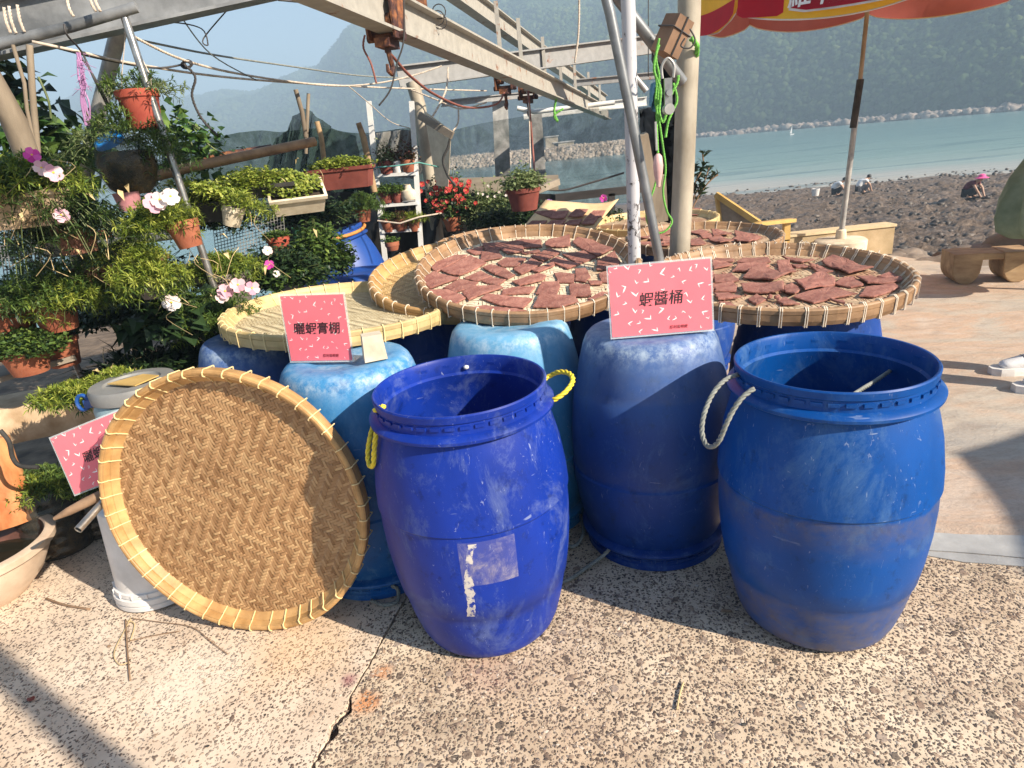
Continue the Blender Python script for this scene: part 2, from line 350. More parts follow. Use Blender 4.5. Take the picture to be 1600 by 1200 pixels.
# ------------------------------------------------------------------ haze-free big setting : ground, water, mud, mountains
def ngon(name, pts, z, mat_, skirt=.03, parent=None):
    mb = MB(); n = len(pts); mb.add([(x, y, z) for x, y in pts]+[(x, y, z-skirt) for x, y in pts], [tuple(range(n))]+[(i, i+n, (i+1) % n+n, (i+1) % n) for i in range(n)], .5)
    return mb.build(name, mat_, parent)
def groundmat(name, coarse, cream, warm):
    s = NT(name); big = s.noise(1.3, 6, .6); med = s.noise(7, 6, .65); dist = s.noise(30, 2, .5)
    v0 = s.mapv((1, 1, 1)); vm = s.n('ShaderNodeVectorMath', operation='ADD'); s.l(v0, vm.inputs[0])
    dn = s.n('ShaderNodeTexNoise'); dn.inputs['Scale'].default_value = 55; s.l(v0, dn.inputs['Vector']); sc_ = s.n('ShaderNodeVectorMath', operation='SCALE'); s.l(dn.outputs[1], sc_.inputs[0]); sc_.inputs['Scale'].default_value = .016; s.l(sc_.outputs[0], vm.inputs[1]); v = vm.outputs[0]
    base = s.mix(s.ramp(big, [(.35, 0.), (.65, 1.)]), cream, warm)
    base = s.mix(s.ramp(med, [(.3, .45), (.6, 0.)]), base, sh(warm, .55)); base = s.mix(s.ramp(s.noise(3.1, 8, .7, s.mapv((1, 1.3, 1), loc=(7, 3, 0)), .8), [(.52, 0.), (.68, .5*coarse+.1)]), base, sh(warm, .5))
    hs = None
    for k, (scale, lo, amt) in enumerate(((80, .36, 1.0), (140, .42, .9), (34, .70, .8))):
        d = s.vor(scale, vec=v); cc = s.n('ShaderNodeSeparateColor'); s.l(s.vor(scale, 'Color', vec=v), cc.inputs[0]); r_ = cc.outputs[0]
        mask = s.math('MULTIPLY', s.ramp(d, [(.26+.08*k, 1.), (.40+.05*k, 0.)]), s.math('GREATER_THAN', r_, lo+.28*(1-coarse)+(.22 if k == 2 else 0)))
        mask = s.math('MULTIPLY', mask, amt)
        if coarse < .9: mask = s.math('MULTIPLY', mask, s.ramp(s.noise(2.2, 5, .6, s.mapv((1, 1, 1), loc=(4, 2, 0))), [(.42-.3*coarse, .1), (.66-.3*coarse, 1.)]))
        stone = s.ramp(cc.outputs[1], [(0, (.035, .028, .025)), (.35, (.10, .07, .055)), (.6, (.22, .14, .10)), (.85, (.24, .20, .18)), (1, (.46, .34, .25))])
        base = s.mix(mask, base, stone); hs = mask if hs is None else s.math('MAXIMUM', hs, mask)
    # rust / paint stains near the crack
    sep = s.n('ShaderNodeSeparateXYZ'); s.l(s.co.outputs['Object'], sep.inputs[0])
    def spot(x, y, r, c, a, base):
        dx = s.math('POWER', s.math('SUBTRACT', sep.outputs[0], x), 2.0); dy = s.math('POWER', s.math('SUBTRACT', sep.outputs[1], y), 2.0)
        d = s.math('SQRT', s.math('ADD', dx, dy)); d = s.math('ADD', d, s.math('MULTIPLY', s.math('SUBTRACT', s.noise(18, 5, .7), .5), r*1.4))
        return s.mix(s.math('MULTIPLY', s.ramp(s.math('DIVIDE', d, r*2), [(.15, 1.), (.55, 0.)]), a), base, c)
    for (px, py, r, c, a) in ((572, 1098, .05, (.62, .24, .08), .8), (598, 1050, .035, (.6, .27, .12), .7), (545, 1062, .03, (.30, .10, .12), .7), (760, 1045, .12, (.36, .16, .14), .3), (480, 1010, .2, (.75, .50, .28), .4), (300, 1060, .2, (.74, .66, .56), .6)):
        q = P(px, py, z=0); base = spot(q.x, q.y, r, c, a, base)
    s.col(base); s.b.inputs['Roughness'].default_value = .85
    s.bump(hs, .8, .008); s.bump(s.noise(90, 5, .7), .35, .003); return s.m
def farconc(name):
    s = NT(name); n = s.noise(.9, 8, .65, s.mapv((1, 1.6, 1)), 1.0); m = s.noise(5, 8, .7, s.mapv((1, 2, 1)), .5)
    base = s.ramp(n, [(.30, (.34, .31, .28)), (.45, (.48, .42, .35)), (.55, (.52, .37, .27)), (.7, (.55, .50, .44))])
    base = s.mix(s.ramp(m, [(.35, .5), (.55, 0.)]), base, (.30, .23, .18)); base = s.mix(s.ramp(s.noise(60, 5, .7), [(.5, 0.), (.75, .4)]), base, (.2, .16, .13))
    s.col(base); s.b.inputs['Roughness'].default_value = .85; s.bump(m, .5, .02); s.bump(s.noise(60, 6, .7), .4, .005); return s.m
def cement():
    return mat('blue_grey_cement', (.34, .34, .34), .85, .2, 5, .3, c2=(.46, .46, .45), detail=8)
gm = groundmat('washed_aggregate_concrete', 1.0, (.76, .63, .47), (.54, .39, .26))
gm2 = groundmat('worn_cream_concrete', .45, (.74, .62, .50), (.66, .50, .36))
M['far_conc'] = farconc('patchy_old_concrete'); M['cement'] = cement()
ground = tag(ngon('ground', [(-9, -6), (16, -6), (16, 5.0), (5.3, 5.3), (4.25, 5.75), (4.0, 6.6), (3.9, 7.3), (-9, 7.3)], -.03, mat('dark_joint_dirt', (.05, .035, .03), .95), 2.6), kind='structure')
def jag(a, b, n, amp, seed=0):
    r = random.Random(seed); a = Vector(a); b = Vector(b); d = (b-a); nrm = Vector((-d.y, d.x)).normalized(); o = 0; out = []
    for i in range(n+1):
        o = o*.7+r.uniform(-amp, amp); out.append(tuple(a.lerp(b, i/n)+nrm*o))
    return out
cA = P(470, 1230, z=0).xy; cB = P(548, 1085, z=0).xy; cC = P(632, 938, z=0).xy
cr = jag(cA+(cA-cB)*4, cA, 12, .004, 1)+jag(cA, cB, 26, .006, 2)[1:]+jag(cB, cC, 22, .0025, 3)[1:]+jag(cC, cC+(cC-cB)*4, 14, .003, 4)[1:]
gaps = [(.006+.010*abs(math.sin(i*1.9))*(1 if 11 < i < 36 else .1)+(.012 if 24 < i < 34 else 0)) for i in range(len(cr))]
xe, ye = cr[-1]; x0, y0 = cr[0]
q1 = P(1440, 861, z=0).xy; q2 = P(1600, 873, z=0).xy; dd = (q2-q1).normalized()
c2l = jag(q1-dd*(q1.x-(.05+xe))/dd.x, q1, 18, .004, 5); c2r = jag(q1, q1+dd*16, 150, .006, 6)
left = [(-9, -6), (x0-.002, -6)]+[(x-.002, y) for x, y in cr]+[(xe, 7.28), (-9, 7.28)]
link_pts = [(x, y) for x, y in c2l+c2r[1:]]
crR = [(x+g, y) for (x, y), g in zip(cr, gaps)]
crR_low = [p for p in crR if p[1] < link_pts[0][1]-.01]; crR_hi = [p for p in crR if p[1] > link_pts[0][1]+.012]
midR = (crR_low[-1][0]+.001, link_pts[0][1]-.008)
sl1 = ngon('concrete_slab', left, 0, gm2, .028, ground)
sl2 = ngon('concrete_slab', [(crR[0][0], -6)]+crR_low+[midR]+[(x, y-.006) for x, y in link_pts if x > midR[0]]+[(15.9, -6)], 0, gm, .028, ground)
pts3 = [(x, y+.0) for x, y in link_pts if x > midR[0]]
sl3 = ngon('concrete_slab', [(midR[0], pts3[0][1]+.003)]+pts3+[(15.9, 4.95), (5.3, 5.25), (4.23, 5.7), (3.97, 6.6), (3.85, 7.25), (xe+.01, 7.28)]+crR_hi[::-1], 0, M['far_conc'], .028, ground)
# cement strip lying over the joint at the right
cs = [(1.18, 1.93), (1.30, 1.97), (1.6, 1.93), (1.9, 1.90), (2.3, 1.80), (2.9, 1.62), (3.4, 1.4)]
q = [P(1442, 868, z=0), P(1500, 876, z=0), P(1600, 886, z=0)]
lowr = [(4.0, .95), (3.0, 1.30), (q[2].x, q[2].y), (q[1].x, q[1].y), (q[0].x, q[0].y)]
upr = [P(1440, 832, z=0), P(1500, 836, z=0), P(1600, 838, z=0)]
for nm, a, b in (('cement_patch', [(p.x, p.y) for p in upr]+[(3.0, 1.42), (4, 1.10)], [(p[0], p[1]) for p in c2r if 1.34 < p[0] < 3.9]),):
    ngon(nm, b+[(4, 1.10+.0), (3, 1.44)]+[(p.x, p.y) for p in upr[::-1]], .004, M['cement'], .003, ground)
    ngon(nm, [(x, y-.007) for x, y in b][::-1]+[(q[0].x, q[0].y), (q[1].x, q[1].y-.01), (q[2].x, q[2].y), (3.0, 1.26), (3.9, .9)], .004, M['cement'], .003, ground)
# ---- loose aggregate: real little stones standing proud of the concrete
def pebbles():
    n = 26000; pts = rng.uniform([-1.5, .95], [2.3, 2.1], (n, 2))
    crx = np.interp(pts[:, 1], [p[1] for p in cr], [p[0] for p in cr]); keep = (pts[:, 0] > crx+.02) | (rng.random(n) < .12)
    keep &= (pts[:, 1] < 1.86-.25*np.clip(pts[:, 0]-1.2, 0, 9)); pts = pts[keep]; n = len(pts)
    s_ = rng.uniform(.0022, .0062, n)*np.where(rng.random(n) < .04, 1.7, 1); a = rng.uniform(0, 6.28, n)
    base = np.array([[1, 0, 0], [.3, .8, 0], [-.7, .6, 0], [-.9, -.4, 0], [.2, -.9, 0], [.1, .05, .55]])
    v = base[None]*s_[:, None, None]; v = v*np.stack([rng.uniform(.8, 1.5, n), rng.uniform(.6, 1, n), rng.uniform(.5, 1.1, n)], 1)[:, None]
    v = v+rng.normal(0, .12, v.shape)*s_[:, None, None]*np.array([1, 1, .4])
    ca, sa = np.cos(a)[:, None], np.sin(a)[:, None]; x = v[..., 0]*ca-v[..., 1]*sa; y = v[..., 0]*sa+v[..., 1]*ca
    v = np.stack([x+pts[:, :1], y+pts[:, 1:], np.maximum(v[..., 2], -.001)+.0005], -1).reshape(-1, 3)
    f = np.array([[0, 1, 5], [1, 2, 5], [2, 3, 5], [3, 4, 5], [4, 0, 5]]); f = (f[None]+6*np.arange(n)[:, None, None]).reshape(-1, 3)
    s = NT('aggregate_stones'); s.col(s.ramp(s.attr(), [(0, (.08, .06, .05)), (.3, (.17, .12, .09)), (.6, (.34, .24, .17)), (.85, (.5, .38, .28)), (1, (.62, .52, .42))])); s.b.inputs['Roughness'].default_value = .8
    tag(link('gravel', npmesh('gravel', v, f, s.m, np.repeat(rng.random(n), 5))), kind='stuff')
pebbles()
# garden soil
so = ngon('garden_soil', [(-9, 2.45), (-2.3, 2.5), (-1.5, 2.75), (-1.35, 3.2), (-1.3, 7.2), (-9, 7.2)], .006, mat('garden_dirt', (.10, .07, .05), .95, .4, 7, .7, c2=(.22, .16, .11), detail=8), .005); tag(so, kind='structure')

# ---- water
def watermat():
    s = NT('shallow_sea'); sep = s.n('ShaderNodeSeparateXYZ'); s.l(s.co.outputs['Object'], sep.inputs[0])
    # distance from the waterline (a line across the bay)
    d = s.math('ADD', s.math('MULTIPLY', sep.outputs[0], .39), s.math('MULTIPLY', sep.outputs[1], .92)); d = s.math('SUBTRACT', d, 42.7); d = s.math('MAXIMUM', d, s.math('MULTIPLY', s.math('SUBTRACT', s.math('ADD', 7.0, s.math('MULTIPLY', sep.outputs[1], .1)), sep.outputs[0]), 3.0))
    d = s.math('ADD', d, s.math('MULTIPLY', s.math('SUBTRACT', s.noise(.12, 3, .5, s.mapv((1, 3, 1))), .5), 7))
    base = s.ramp(s.math('DIVIDE', d, 60.0), [(0, (.46, .43, .38)), (.05, (.42, .42, .39)), (.13, (.30, .38, .36)), (.35, (.20, .31, .30)), (1, (.15, .26, .27))])
    st = s.ramp(s.noise(.05, 4, .6, s.mapv((1, 7, 1), rot=(0, 0, .12))), [(.56, 0.), (.62, .45)]); base = s.mix(st, base, (.05, .13, .16))
    s.col(base); s.b.inputs['Roughness'].default_value = .22; s.b.inputs['IOR'].default_value = 1.33
    s.bump(s.noise(1.6, 5, .65, s.mapv((1, 3, 1))), .35, .12); s.bump(s.noise(.25, 3, .5, s.mapv((1, 5, 1))), .25, .5); return s.m
mb = MB(); mb.add([(-1500, 7.4, -2.5), (-1500, 1950, -2.5), (2050, 1950, -2.5), (2050, -300, -2.5), (80, -300, -2.5), (2, 7.4, -2.5)], [(5, 4, 3, 2, 1, 0)])
tag(mb.build('water', watermat()), kind='structure')

# ---- mudflat: heightfield with lumps
def mud():
    nx, ny = 420, 330; X = np.linspace(0, 1, nx)[None]; Y = np.linspace(0, 1, ny)[:, None]
    yy = 7.0+Y**1.7*38+0*X; xx = -2+X*(14+yy*1.55)+yy*.0
    d = xx*.39+yy*.92-42.7+(fbm(xx*.12, yy*.12, 3, 5)-.5)*9+(fbm(xx*.9, yy*.9, 3, 9)-.5)*1.6
    lip = np.clip((3.6+.22*(yy-8)-xx)/3.0, 0, 1)*2.0
    z = -1.35+np.clip((yy-8)/30, 0, 1)*(-1.05)-np.clip(d+6, 0, 40)*.03
    lum = (fbm(xx*1.8, yy*1.8, 4, 1)-.5)*.30+np.abs(fbm(xx*4.5, yy*4.5, 3, 2)-.5)*.32
    z = z+lum*np.clip(-d/3, .12, 1)-np.clip(d, 0, 30)*.12-lip
    v = np.stack([xx, yy, z], -1).reshape(-1, 3); i = np.arange(ny-1)[:, None]*nx+np.arange(nx-1)[None]; f = np.stack([i, i+1, i+1+nx, i+nx], -1).reshape(-1, 4)
    s = NT('wet_mudflat'); n = s.noise(1.4, 9, .72); b = s.noise(7, 8, .75)
    c = s.ramp(b, [(.32, (.030, .022, .016)), (.45, (.11, .075, .052)), (.56, (.24, .17, .12)), (.70, (.40, .31, .24))]); c = s.mix(s.ramp(n, [(.35, 0.), (.7, .6)]), c, (.10, .07, .05))
    s.col(c); s.l(s.ramp(n, [(.4, .35), (.6, .85)]), s.b.inputs['Roughness']); s.bump(b, .9, .12); s.bump(s.noise(25, 6, .7), .8, .03)
    tag(link('mudflat', npmesh('mudflat', v, f, s.m, smooth=True)), kind='structure')
mud()
def blobrocks(name, centers, sizes, mat_, flat=.7, group=None, kind='stuff', label=None, cat=None):
    ico_v = np.array([[0, 0, 1], [.9, 0, .4], [.3, .85, .4], [-.7, .5, .4], [-.7, -.5, .4], [.3, -.85, .4], [.7, .5, -.5], [-.3, .85, -.5], [-.9, 0, -.5], [-.3, -.85, -.5], [.7, -.5, -.5]])
    ico_f = np.array([[0, 1, 2], [0, 2, 3], [0, 3, 4], [0, 4, 5], [0, 5, 1], [1, 6, 2], [2, 6, 7], [2, 7, 3], [3, 7, 8], [3, 8, 4], [4, 8, 9], [4, 9, 5], [5, 9, 10], [5, 10, 1], [1, 10, 6]])
    n = len(centers); a = rng.uniform(0, 6.28, n); v = ico_v[None]*(1+rng.normal(0, .16, (n, 11, 1)))*sizes[:, None, None]*np.array([1, 1, flat])*rng.uniform(.7, 1.35, (n, 1, 3))
    ca, sa = np.cos(a)[:, None], np.sin(a)[:, None]; v = np.stack([v[..., 0]*ca-v[..., 1]*sa, v[..., 0]*sa+v[..., 1]*ca, v[..., 2]], -1)+centers[:, None]
    f = (ico_f[None]+11*np.arange(n)[:, None, None]).reshape(-1, 3)
    o = link(name, npmesh(name, v.reshape(-1, 3), f, mat_, np.repeat(rng.random(n), 15))); tag(o, label, cat, group, kind); return o
n = 5200; yy = 8+rng.random(n)**1.6*30; xx = rng.uniform(-1, 1, n)*(8+yy*.6)+12+yy*.5; d = xx*.39+yy*.92-42.7; k = d < -1; xx, yy = xx[k], yy[k]
zz = -1.33+np.clip((yy-8)/30, 0, 1)*(-1.05)
blobrocks('mud_stones', np.stack([xx, yy, zz+.03], -1), rng.uniform(.03, .12, len(xx)), mat('dark_mud_stone', (.06, .045, .035), .6, .4, 6, .4, c2=(.20, .16, .13), attr=.5), .55)

# ---- mountains
RID = [(-900, 250), (-300, 225), (0, 215), (60, 200), (95, 188), (135, 160), (165, 157), (200, 163), (260, 170), (310, 166), (345, 157), (373, 156), (400, 158), (425, 147), (452, 137), (492, 123), (517, 98), (545, 68), (560, 60), (580, 60), (600, 48), (640, 42), (690, 31), (730, 34), (769, 10), (824, 11), (875, 23), (920, 33), (948, 28), (977, 16), (1030, 2), (1100, -22), (1200, -60), (1350, -95), (1500, -120), (1750, -150), (2100, -110), (2800, -60), (4200, 40)]
def elev(px, py):
    d = ray(px, py); return math.atan2(d[0], d[1]), d[2]/math.hypot(d[0], d[1])
def mountains():
    az = np.array([elev(*p)[0] for p in RID]); te = np.array([elev(*p)[1] for p in RID])
    A = np.linspace(rad(-75), rad(88), 820); T = np.interp(A, az, te)
    D0 = np.interp(A, [rad(-75), rad(-35), rad(-5), rad(12), rad(38), rad(88)], [800, 600, 340, 230, 180, 150])
    D1 = np.interp(A, [rad(-75), rad(-38), rad(-24), rad(-10), rad(10), rad(40), rad(88)], [1300, 1300, 1000, 640, 500, 400, 340])
    n = 230; t = np.linspace(0, 1.35, n)[:, None]; tt = t**1.35
    D = D0[None]+(D1-D0)[None]*tt; X = np.sin(A)[None]*D; Y = np.cos(A)[None]*D
    hr = (D1*T+CAMH+2.5)[None]
    pr = np.where(t <= 1, np.sin(np.clip(t, 0, 1)*math.pi/2)**1.15, 1-(t-1)*1.2)
    big = fbm(X/160, Y/160, 4, 3)-.5; rid = 1-np.abs(fbm(X/90+7, Y/90, 4, 11)-.5)*4
    edge = np.clip(1-np.abs(t-1)*6, 0, 1); env = np.clip(t*5, 0, 1)
    z = hr*pr+(big*.15+rid*.06)*hr*env*(1-edge)+(fbm(X/22, Y/22, 4, 21)-.5)*7*env+(fbm(X/6, Y/6, 3, 31)-.5)*4*env
    z = z-2.6+np.clip(t*30, 0, 1)*.8-2.0*(t == 0)
    v = np.stack([X+0*t, Y+0*t, z], -1).reshape(-1, 3); m = len(A); i = np.arange(n-1)[:, None]*m+np.arange(m-1)[None]; f = np.stack([i, i+1, i+1+m, i+m], -1).reshape(-1, 4)
    s = NT('forested_slope'); b = s.noise(.012, 6, .6); c = s.noise(.16, 6, .7)
    col = s.ramp(c, [(.34, (.016, .030, .014)), (.52, (.045, .075, .028)), (.7, (.11, .14, .05))]); col = s.mix(s.ramp(b, [(.4, 0.), (.6, .6)]), col, (.05, .065, .035))
    rk = s.ramp(s.noise(.03, 9, .75, s.mapv((1, 1, .35))), [(.665, 0.), (.69, 1.)]); col = s.mix(s.math('MULTIPLY', rk, .7), col, (.34, .30, .26))
    s.col(col); s.b.inputs['Roughness'].default_value = .95; s.b.inputs['Specular IOR Level'].default_value = .1; s.bump(c, 1.0, 3.0)
    tag(link('mountains', npmesh('mountains', v, f, s.m, smooth=True)), kind='structure')
    # forest crowns on the nearer slopes
    V = v.reshape(n, m, 3); N = 62000; ii = (rng.random(N)**.85*.80*n/1.35).astype(int); jj = np.clip(rng.uniform(m*.28, m*.80, N).astype(int), 0, m-2)
    fu = rng.random((N, 1)); fv = rng.random((N, 1)); c0 = V[ii, jj]*(1-fu)*(1-fv)+V[ii+1, jj]*fu*(1-fv)+V[ii, jj+1]*(1-fu)*fv+V[ii+1, jj+1]*fu*fv
    keep = c0[:, 2] > -1.4; c0 = c0[keep]
    s = NT('distant_tree_crowns'); s.col(s.mix(s.ramp(s.noise(.02, 4, .6), [(.4, 0.), (.6, .5)]), s.ramp(s.attr(), [(0, (.018, .034, .014)), (.5, (.045, .078, .028)), (.85, (.07, .105, .038)), (1, (.11, .14, .05))]), (.03, .05, .025))); s.b.inputs['Roughness'].default_value = .95; s.b.inputs['Specular IOR Level'].default_value = .1; s.bump(s.noise(.9, 5, .7), 1, .8)
    dist = np.hypot(c0[:, 0], c0[:, 1]); c0[:, 2] += .6
    blobrocks('forest', c0, rng.uniform(.8, 1.9, len(c0))*np.clip(dist/330, .75, 1.7), s.m, .8)
    # pale shoreline rocks at the foot
    N = 3500; jj = rng.integers(int(m*.30), int(m*.88), N); c1 = V[0, jj]*(1-.5)+V[0, jj+1]*.5; c1 = c1.copy(); c1 += rng.normal(0, 1.5, c1.shape); c1[:, 2] = -2.4+rng.random(N)*.8
    c1[:, :2] *= (1-rng.random((N, 1))*.015)
    blobrocks('shore_rocks', c1, rng.uniform(.4, 1.3, N), mat('pale_shore_rock', (.26, .20, .16), .9, .3, 1, .3, c2=(.42, .35, .29), attr=.4), .6)
    return V
MV = mountains()
# ---- breakwater of pale boulders
def breakwater():
    a = P(640, 271, z=-2.5); b = P(1015, 236, z=-2.5)
    core = MB(); d = (b-a).normalized(); nn = Vector((-d.y, d.x, 0)); prof = [(-5, -.4), (-1.6, 2.0), (1.6, 2.0), (5, -.4)]; k = 40; vs = []
    for i in range(k+1):
        p = a.lerp(b, i/k)
        for q, h in prof: vs.append((p.x+nn.x*q, p.y+nn.y*q, -2.5+h+random.uniform(-.1, .2)))
    core.add(vs, [(i*4+j, (i+1)*4+j, (i+1)*4+j+1, i*4+j+1) for i in range(k) for j in range(3)])
    rm = mat('pale_granite_rock', (.62, .50, .38), .9, .2, 1.5, .4, c2=(.80, .68, .55), attr=.35)
    br = core.build('breakwater', rm); tag(br, kind='structure')
    N = 3200; t = rng.random(N); q = rng.uniform(-5, 3, N); h = np.interp(q, [-5, -1.6, 1.6, 3], [0, 2.05, 2.05, .5])
    c = np.stack([a.x+(b.x-a.x)*t+nn.x*q, a.y+(b.y-a.y)*t+nn.y*q, -2.5+h], -1); 
    if nn.y > 0: pass
    blobrocks('breakwater_boulders', c, rng.uniform(.28, .62, N), rm, .8)
    for i, (px, py, w_, h_) in enumerate(((862, 222, 2.6, 2.6), (881, 226, 4.2, 1.3))):
        p = P(px, py+8, Y=(a.y+b.y)/2+4); bb = MB(); bb.box((0, 0, h_/2), (w_, 2.5, h_)); o = bb.build('wall', M['cream_pot']); 
        e = empty('hut', (p.x, p.y, -.7), ('small tan hut standing on the breakwater', 'low white hut standing on the breakwater to the right of the tan one')[i], 'hut'); o.parent = e
        r_ = MB(); r_.box((0, 0, h_+.1), (w_+.4, 2.9, .2)); r_.build('roof', M['white_paint'], e)
    # white houses on far shore
    for i, px in enumerate((1094, 1103)):
        aa, _ = elev(px, 205); D = 246; e = empty('shore_house', (math.sin(aa)*D, math.cos(aa)*D, -1.2), ('left of the two tiny white houses on the far shore', 'right of the two tiny white houses on the far shore')[i], 'house', 'white houses on the far shore', rot=Quaternion((0, 0, 1), -aa))
        m_ = MB(); m_.box((0, 0, 1.0), (2.0, 2, 2.0)); m_.build('wall', M['white_paint'], e); m_ = MB(); m_.box((0, 0, 2.1), (2.3, 2.3, .2)); m_.build('roof', M['steel'], e)
        m_ = MB(); m_.box((0, -1.01, .9), (.6, .05, .9)); m_.build('window', M['dark_steel'], e)
breakwater()
# white sail marker far out
aa, _ = elev(1238, 196); D = 150; e = empty('sailing_boat', (math.sin(aa)*D, math.cos(aa)*D, -2.5), 'tiny white sailing boat near the far shore', 'boat')
m_ = MB(); m_.add([(-.9, -.3, .5), (.9, -.3, .5), (1.2, 0, .5), (.9, .3, .5), (-.9, .3, .5), (-.8, -.2, -.1), (.8, -.2, -.1), (.8, .2, -.1), (-.8, .2, -.1)], [(0, 1, 2, 3, 4), (0, 5, 6, 1), (1, 6, 2), (2, 6, 7), (2, 7, 3), (3, 7, 8, 4), (4, 8, 5, 0)]); m_.build('hull', M['white_paint'], e); e.scale = (.42, .42, .42)
m_ = MB(); m_.tube([(0, 0, .4), (0, 0, 4.6)], .05, 6); m_.build('mast', M['steel'], e); m_ = MB(); m_.add([(0, .02, .8), (-1, .05, .8), (0, .02, 4.5), (.02, -.02, .8), (-.98, .0, .8), (.02, -.02, 4.5)], [(0, 1, 2), (5, 4, 3)]); m_.build('sail', M['white_paint'], e)
# ---- haze
hz = MB(); hz.box((0, 700, 0), (4200, 2600, 1)); hm = bpy.data.materials.new('haze'); hm.use_nodes = True; hn = hm.node_tree; hn.nodes.remove(hn.nodes['Principled BSDF'])
vol = hn.nodes.new('ShaderNodeVolumePrincipled'); vol.inputs['Color'].default_value = (.54, .76, 1.0, 1); vol.inputs['Density'].default_value = HAZE; vol.inputs['Anisotropy'].default_value = .0
hn.links.new(vol.outputs[0], hn.nodes['Material Output'].inputs['Volume'])
HB, HT = -9.0, float(MV[..., 2].max())+8
me = hz.mesh('haze', hm)
for v_ in me.vertices: v_.co.z = HT if v_.co.z > 0 else HB
tag(link('haze', me), kind='stuff')
#PART2
# ================================================================== drums
def drum_mesh():
    o = [(0, .016), (.10, .014), (.125, .006), (.150, .004), (.186, .004), (.204, .010), (.217, .024), (.228, .05), (.244, .11), (.256, .17), (.2600, .198), (.2655, .2035), (.276, .27), (.284, .35), (.287, .43), (.2850, .488), (.2905, .495), (.287, .55), (.276, .63), (.262, .69), (.250, .728), (.245, .742),
         (.262, .748), (.268, .752), (.269, .760), (.262, .768), (.246, .772), (.244, .800), (.249, .804), (.251, .822), (.248, .826), (.243, .825), (.238, .815), (.237, .775), (.230, .768), (.238, .74), (.255, .69), (.275, .60), (.281, .48), (.278, .38), (.262, .24), (.235, .13), (.19, .03), (0, .024)]
    mb = MB(); mb.lathe(o, 96); return mb
_dm = drum_mesh().mesh('drum_shell', M['black'], True)
lg = MB()
for k in range(40):
    a = 2*math.pi*k/40; q = Quaternion((0, 0, 1), a)
    lg.box((.2455*math.cos(a), .2455*math.sin(a), .790), (.008, .026, .009), q)
    if k % 2: lg.box((.2395*math.cos(a), .2395*math.sin(a), .800), (.006, .022, .008), q)
_lm = lg.mesh('thread_lugs', M['black'])
def mesh_with(me, m):
    c = me.copy(); c.materials.clear(); c.materials.append(m); return c
def drum(x, y, m, label, up=False, z=0, yaw=0, tilt=None, sy=1, name='plastic_drum', group=None, lugs=True, sc_=1):
    q = Quaternion((0, 0, 1), yaw)
    if up: q = q @ Quaternion((1, 0, 0), math.pi); z = z+.826*sc_
    if tilt: q = tilt @ q
    e = empty(name, (x, y, z), label, 'barrel', group or ('upturned blue drums carrying the drying trays' if up else 'open blue drums in front'), q); e.scale = (sc_,)*3
    link('shell', mesh_with(_dm, m), e)
    if lugs: link('thread_lugs', mesh_with(_lm, m), e)
    return e
D1C, D2C = (-.150, 1.730), (.866, 1.610)
mB1 = drummat('royal_blue_plastic', (.005, .028, .26), (.20, .26, .40), .45, label=True, seed=1)
mB2 = drummat('bright_blue_plastic', (.001, .055, .25), (.14, .26, .40), .36, dirt=1.0, seed=2)
mUA = drummat('blue_plastic_bleached', (.001, .030, .18), (.14, .26, .44), .3, pale_top=.32, dirt=.35, seed=3)
mUB = drummat('azure_plastic_bleached', (.002, .075, .28), (.20, .38, .54), .38, pale_top=.6, seed=4, faded=(.10, .36, .62))
mUC = drummat('turquoise_plastic_bleached', (.012, .14, .32), (.34, .50, .60), .45, pale_top=.65, seed=5, faded=(.20, .44, .64))
mUD = drummat('deep_blue_plastic', (.002, .038, .22), (.22, .32, .48), .35, pale_top=.3, seed=6)
mUE = drummat('dark_blue_plastic', (.003, .04, .22), (.22, .32, .5), .25, seed=7)
b1 = drum(*D1C, mB1, 'open royal blue drum with yellow rope handles and torn label ghost, front centre', yaw=.08)
b2 = drum(*D2C, mB2, 'wide open bright blue drum with grey rope handle, front right', yaw=.5)
ua = drum(.485, 2.10, mUA, 'upturned blue drum carrying the shrimp paste barrel sign', True)
ub = drum(-.56, 2.11, mUB, 'upturned azure drum carrying the small square-looking pink sign', True, yaw=1)
uc = drum(.01, 2.36, mUC, 'upturned turquoise bleached drum behind the royal blue open drum', True, yaw=2)
ud = drum(-1.03, 2.58, mUD, 'upturned deep blue drum under the empty pale tray, leftmost', True, yaw=3)
ue = drum(-.42, 2.86, mUE, 'upturned dark blue drum half hidden between azure and turquoise drums', True, yaw=4)
uf = drum(1.16, 2.36, mUE, 'upturned blue drum under the string-bound right tray', True, yaw=5)
ug = drum(.55, 2.80, mUE, 'upturned blue drum in shade behind the one with the barrel sign', True, yaw=.7)
uh = drum(.12, 3.28, mUD, 'upturned blue drum under the far edge of the big paste tray', True, yaw=1.7)
ui = drum(1.15, 3.85, mUD, 'upturned blue drum under the middle tray behind the poles', True, yaw=2.7, sc_=.93)
uj = drum(-.10, 4.15, mUE, 'upturned blue drum under the tray with the cardboard sheet', True, yaw=3.7, sc_=.97)
uk = drum(-.90, 4.05, mat('flat_blue_plastic', (.01, .06, .28), .45, .15, 4, .05), 'plain blue upturned drum left of the golden tray beside the bush', True, yaw=.2, sc_=.97)
ul = drum(-.50, 4.45, mUD, 'blue upturned drum in front of the white pot ladder', True, yaw=.9, sc_=.95)
um = drum(1.15, 4.75, mUD, 'upturned blue drum under the rearmost yellow tray', True, yaw=4.7, sc_=.93)
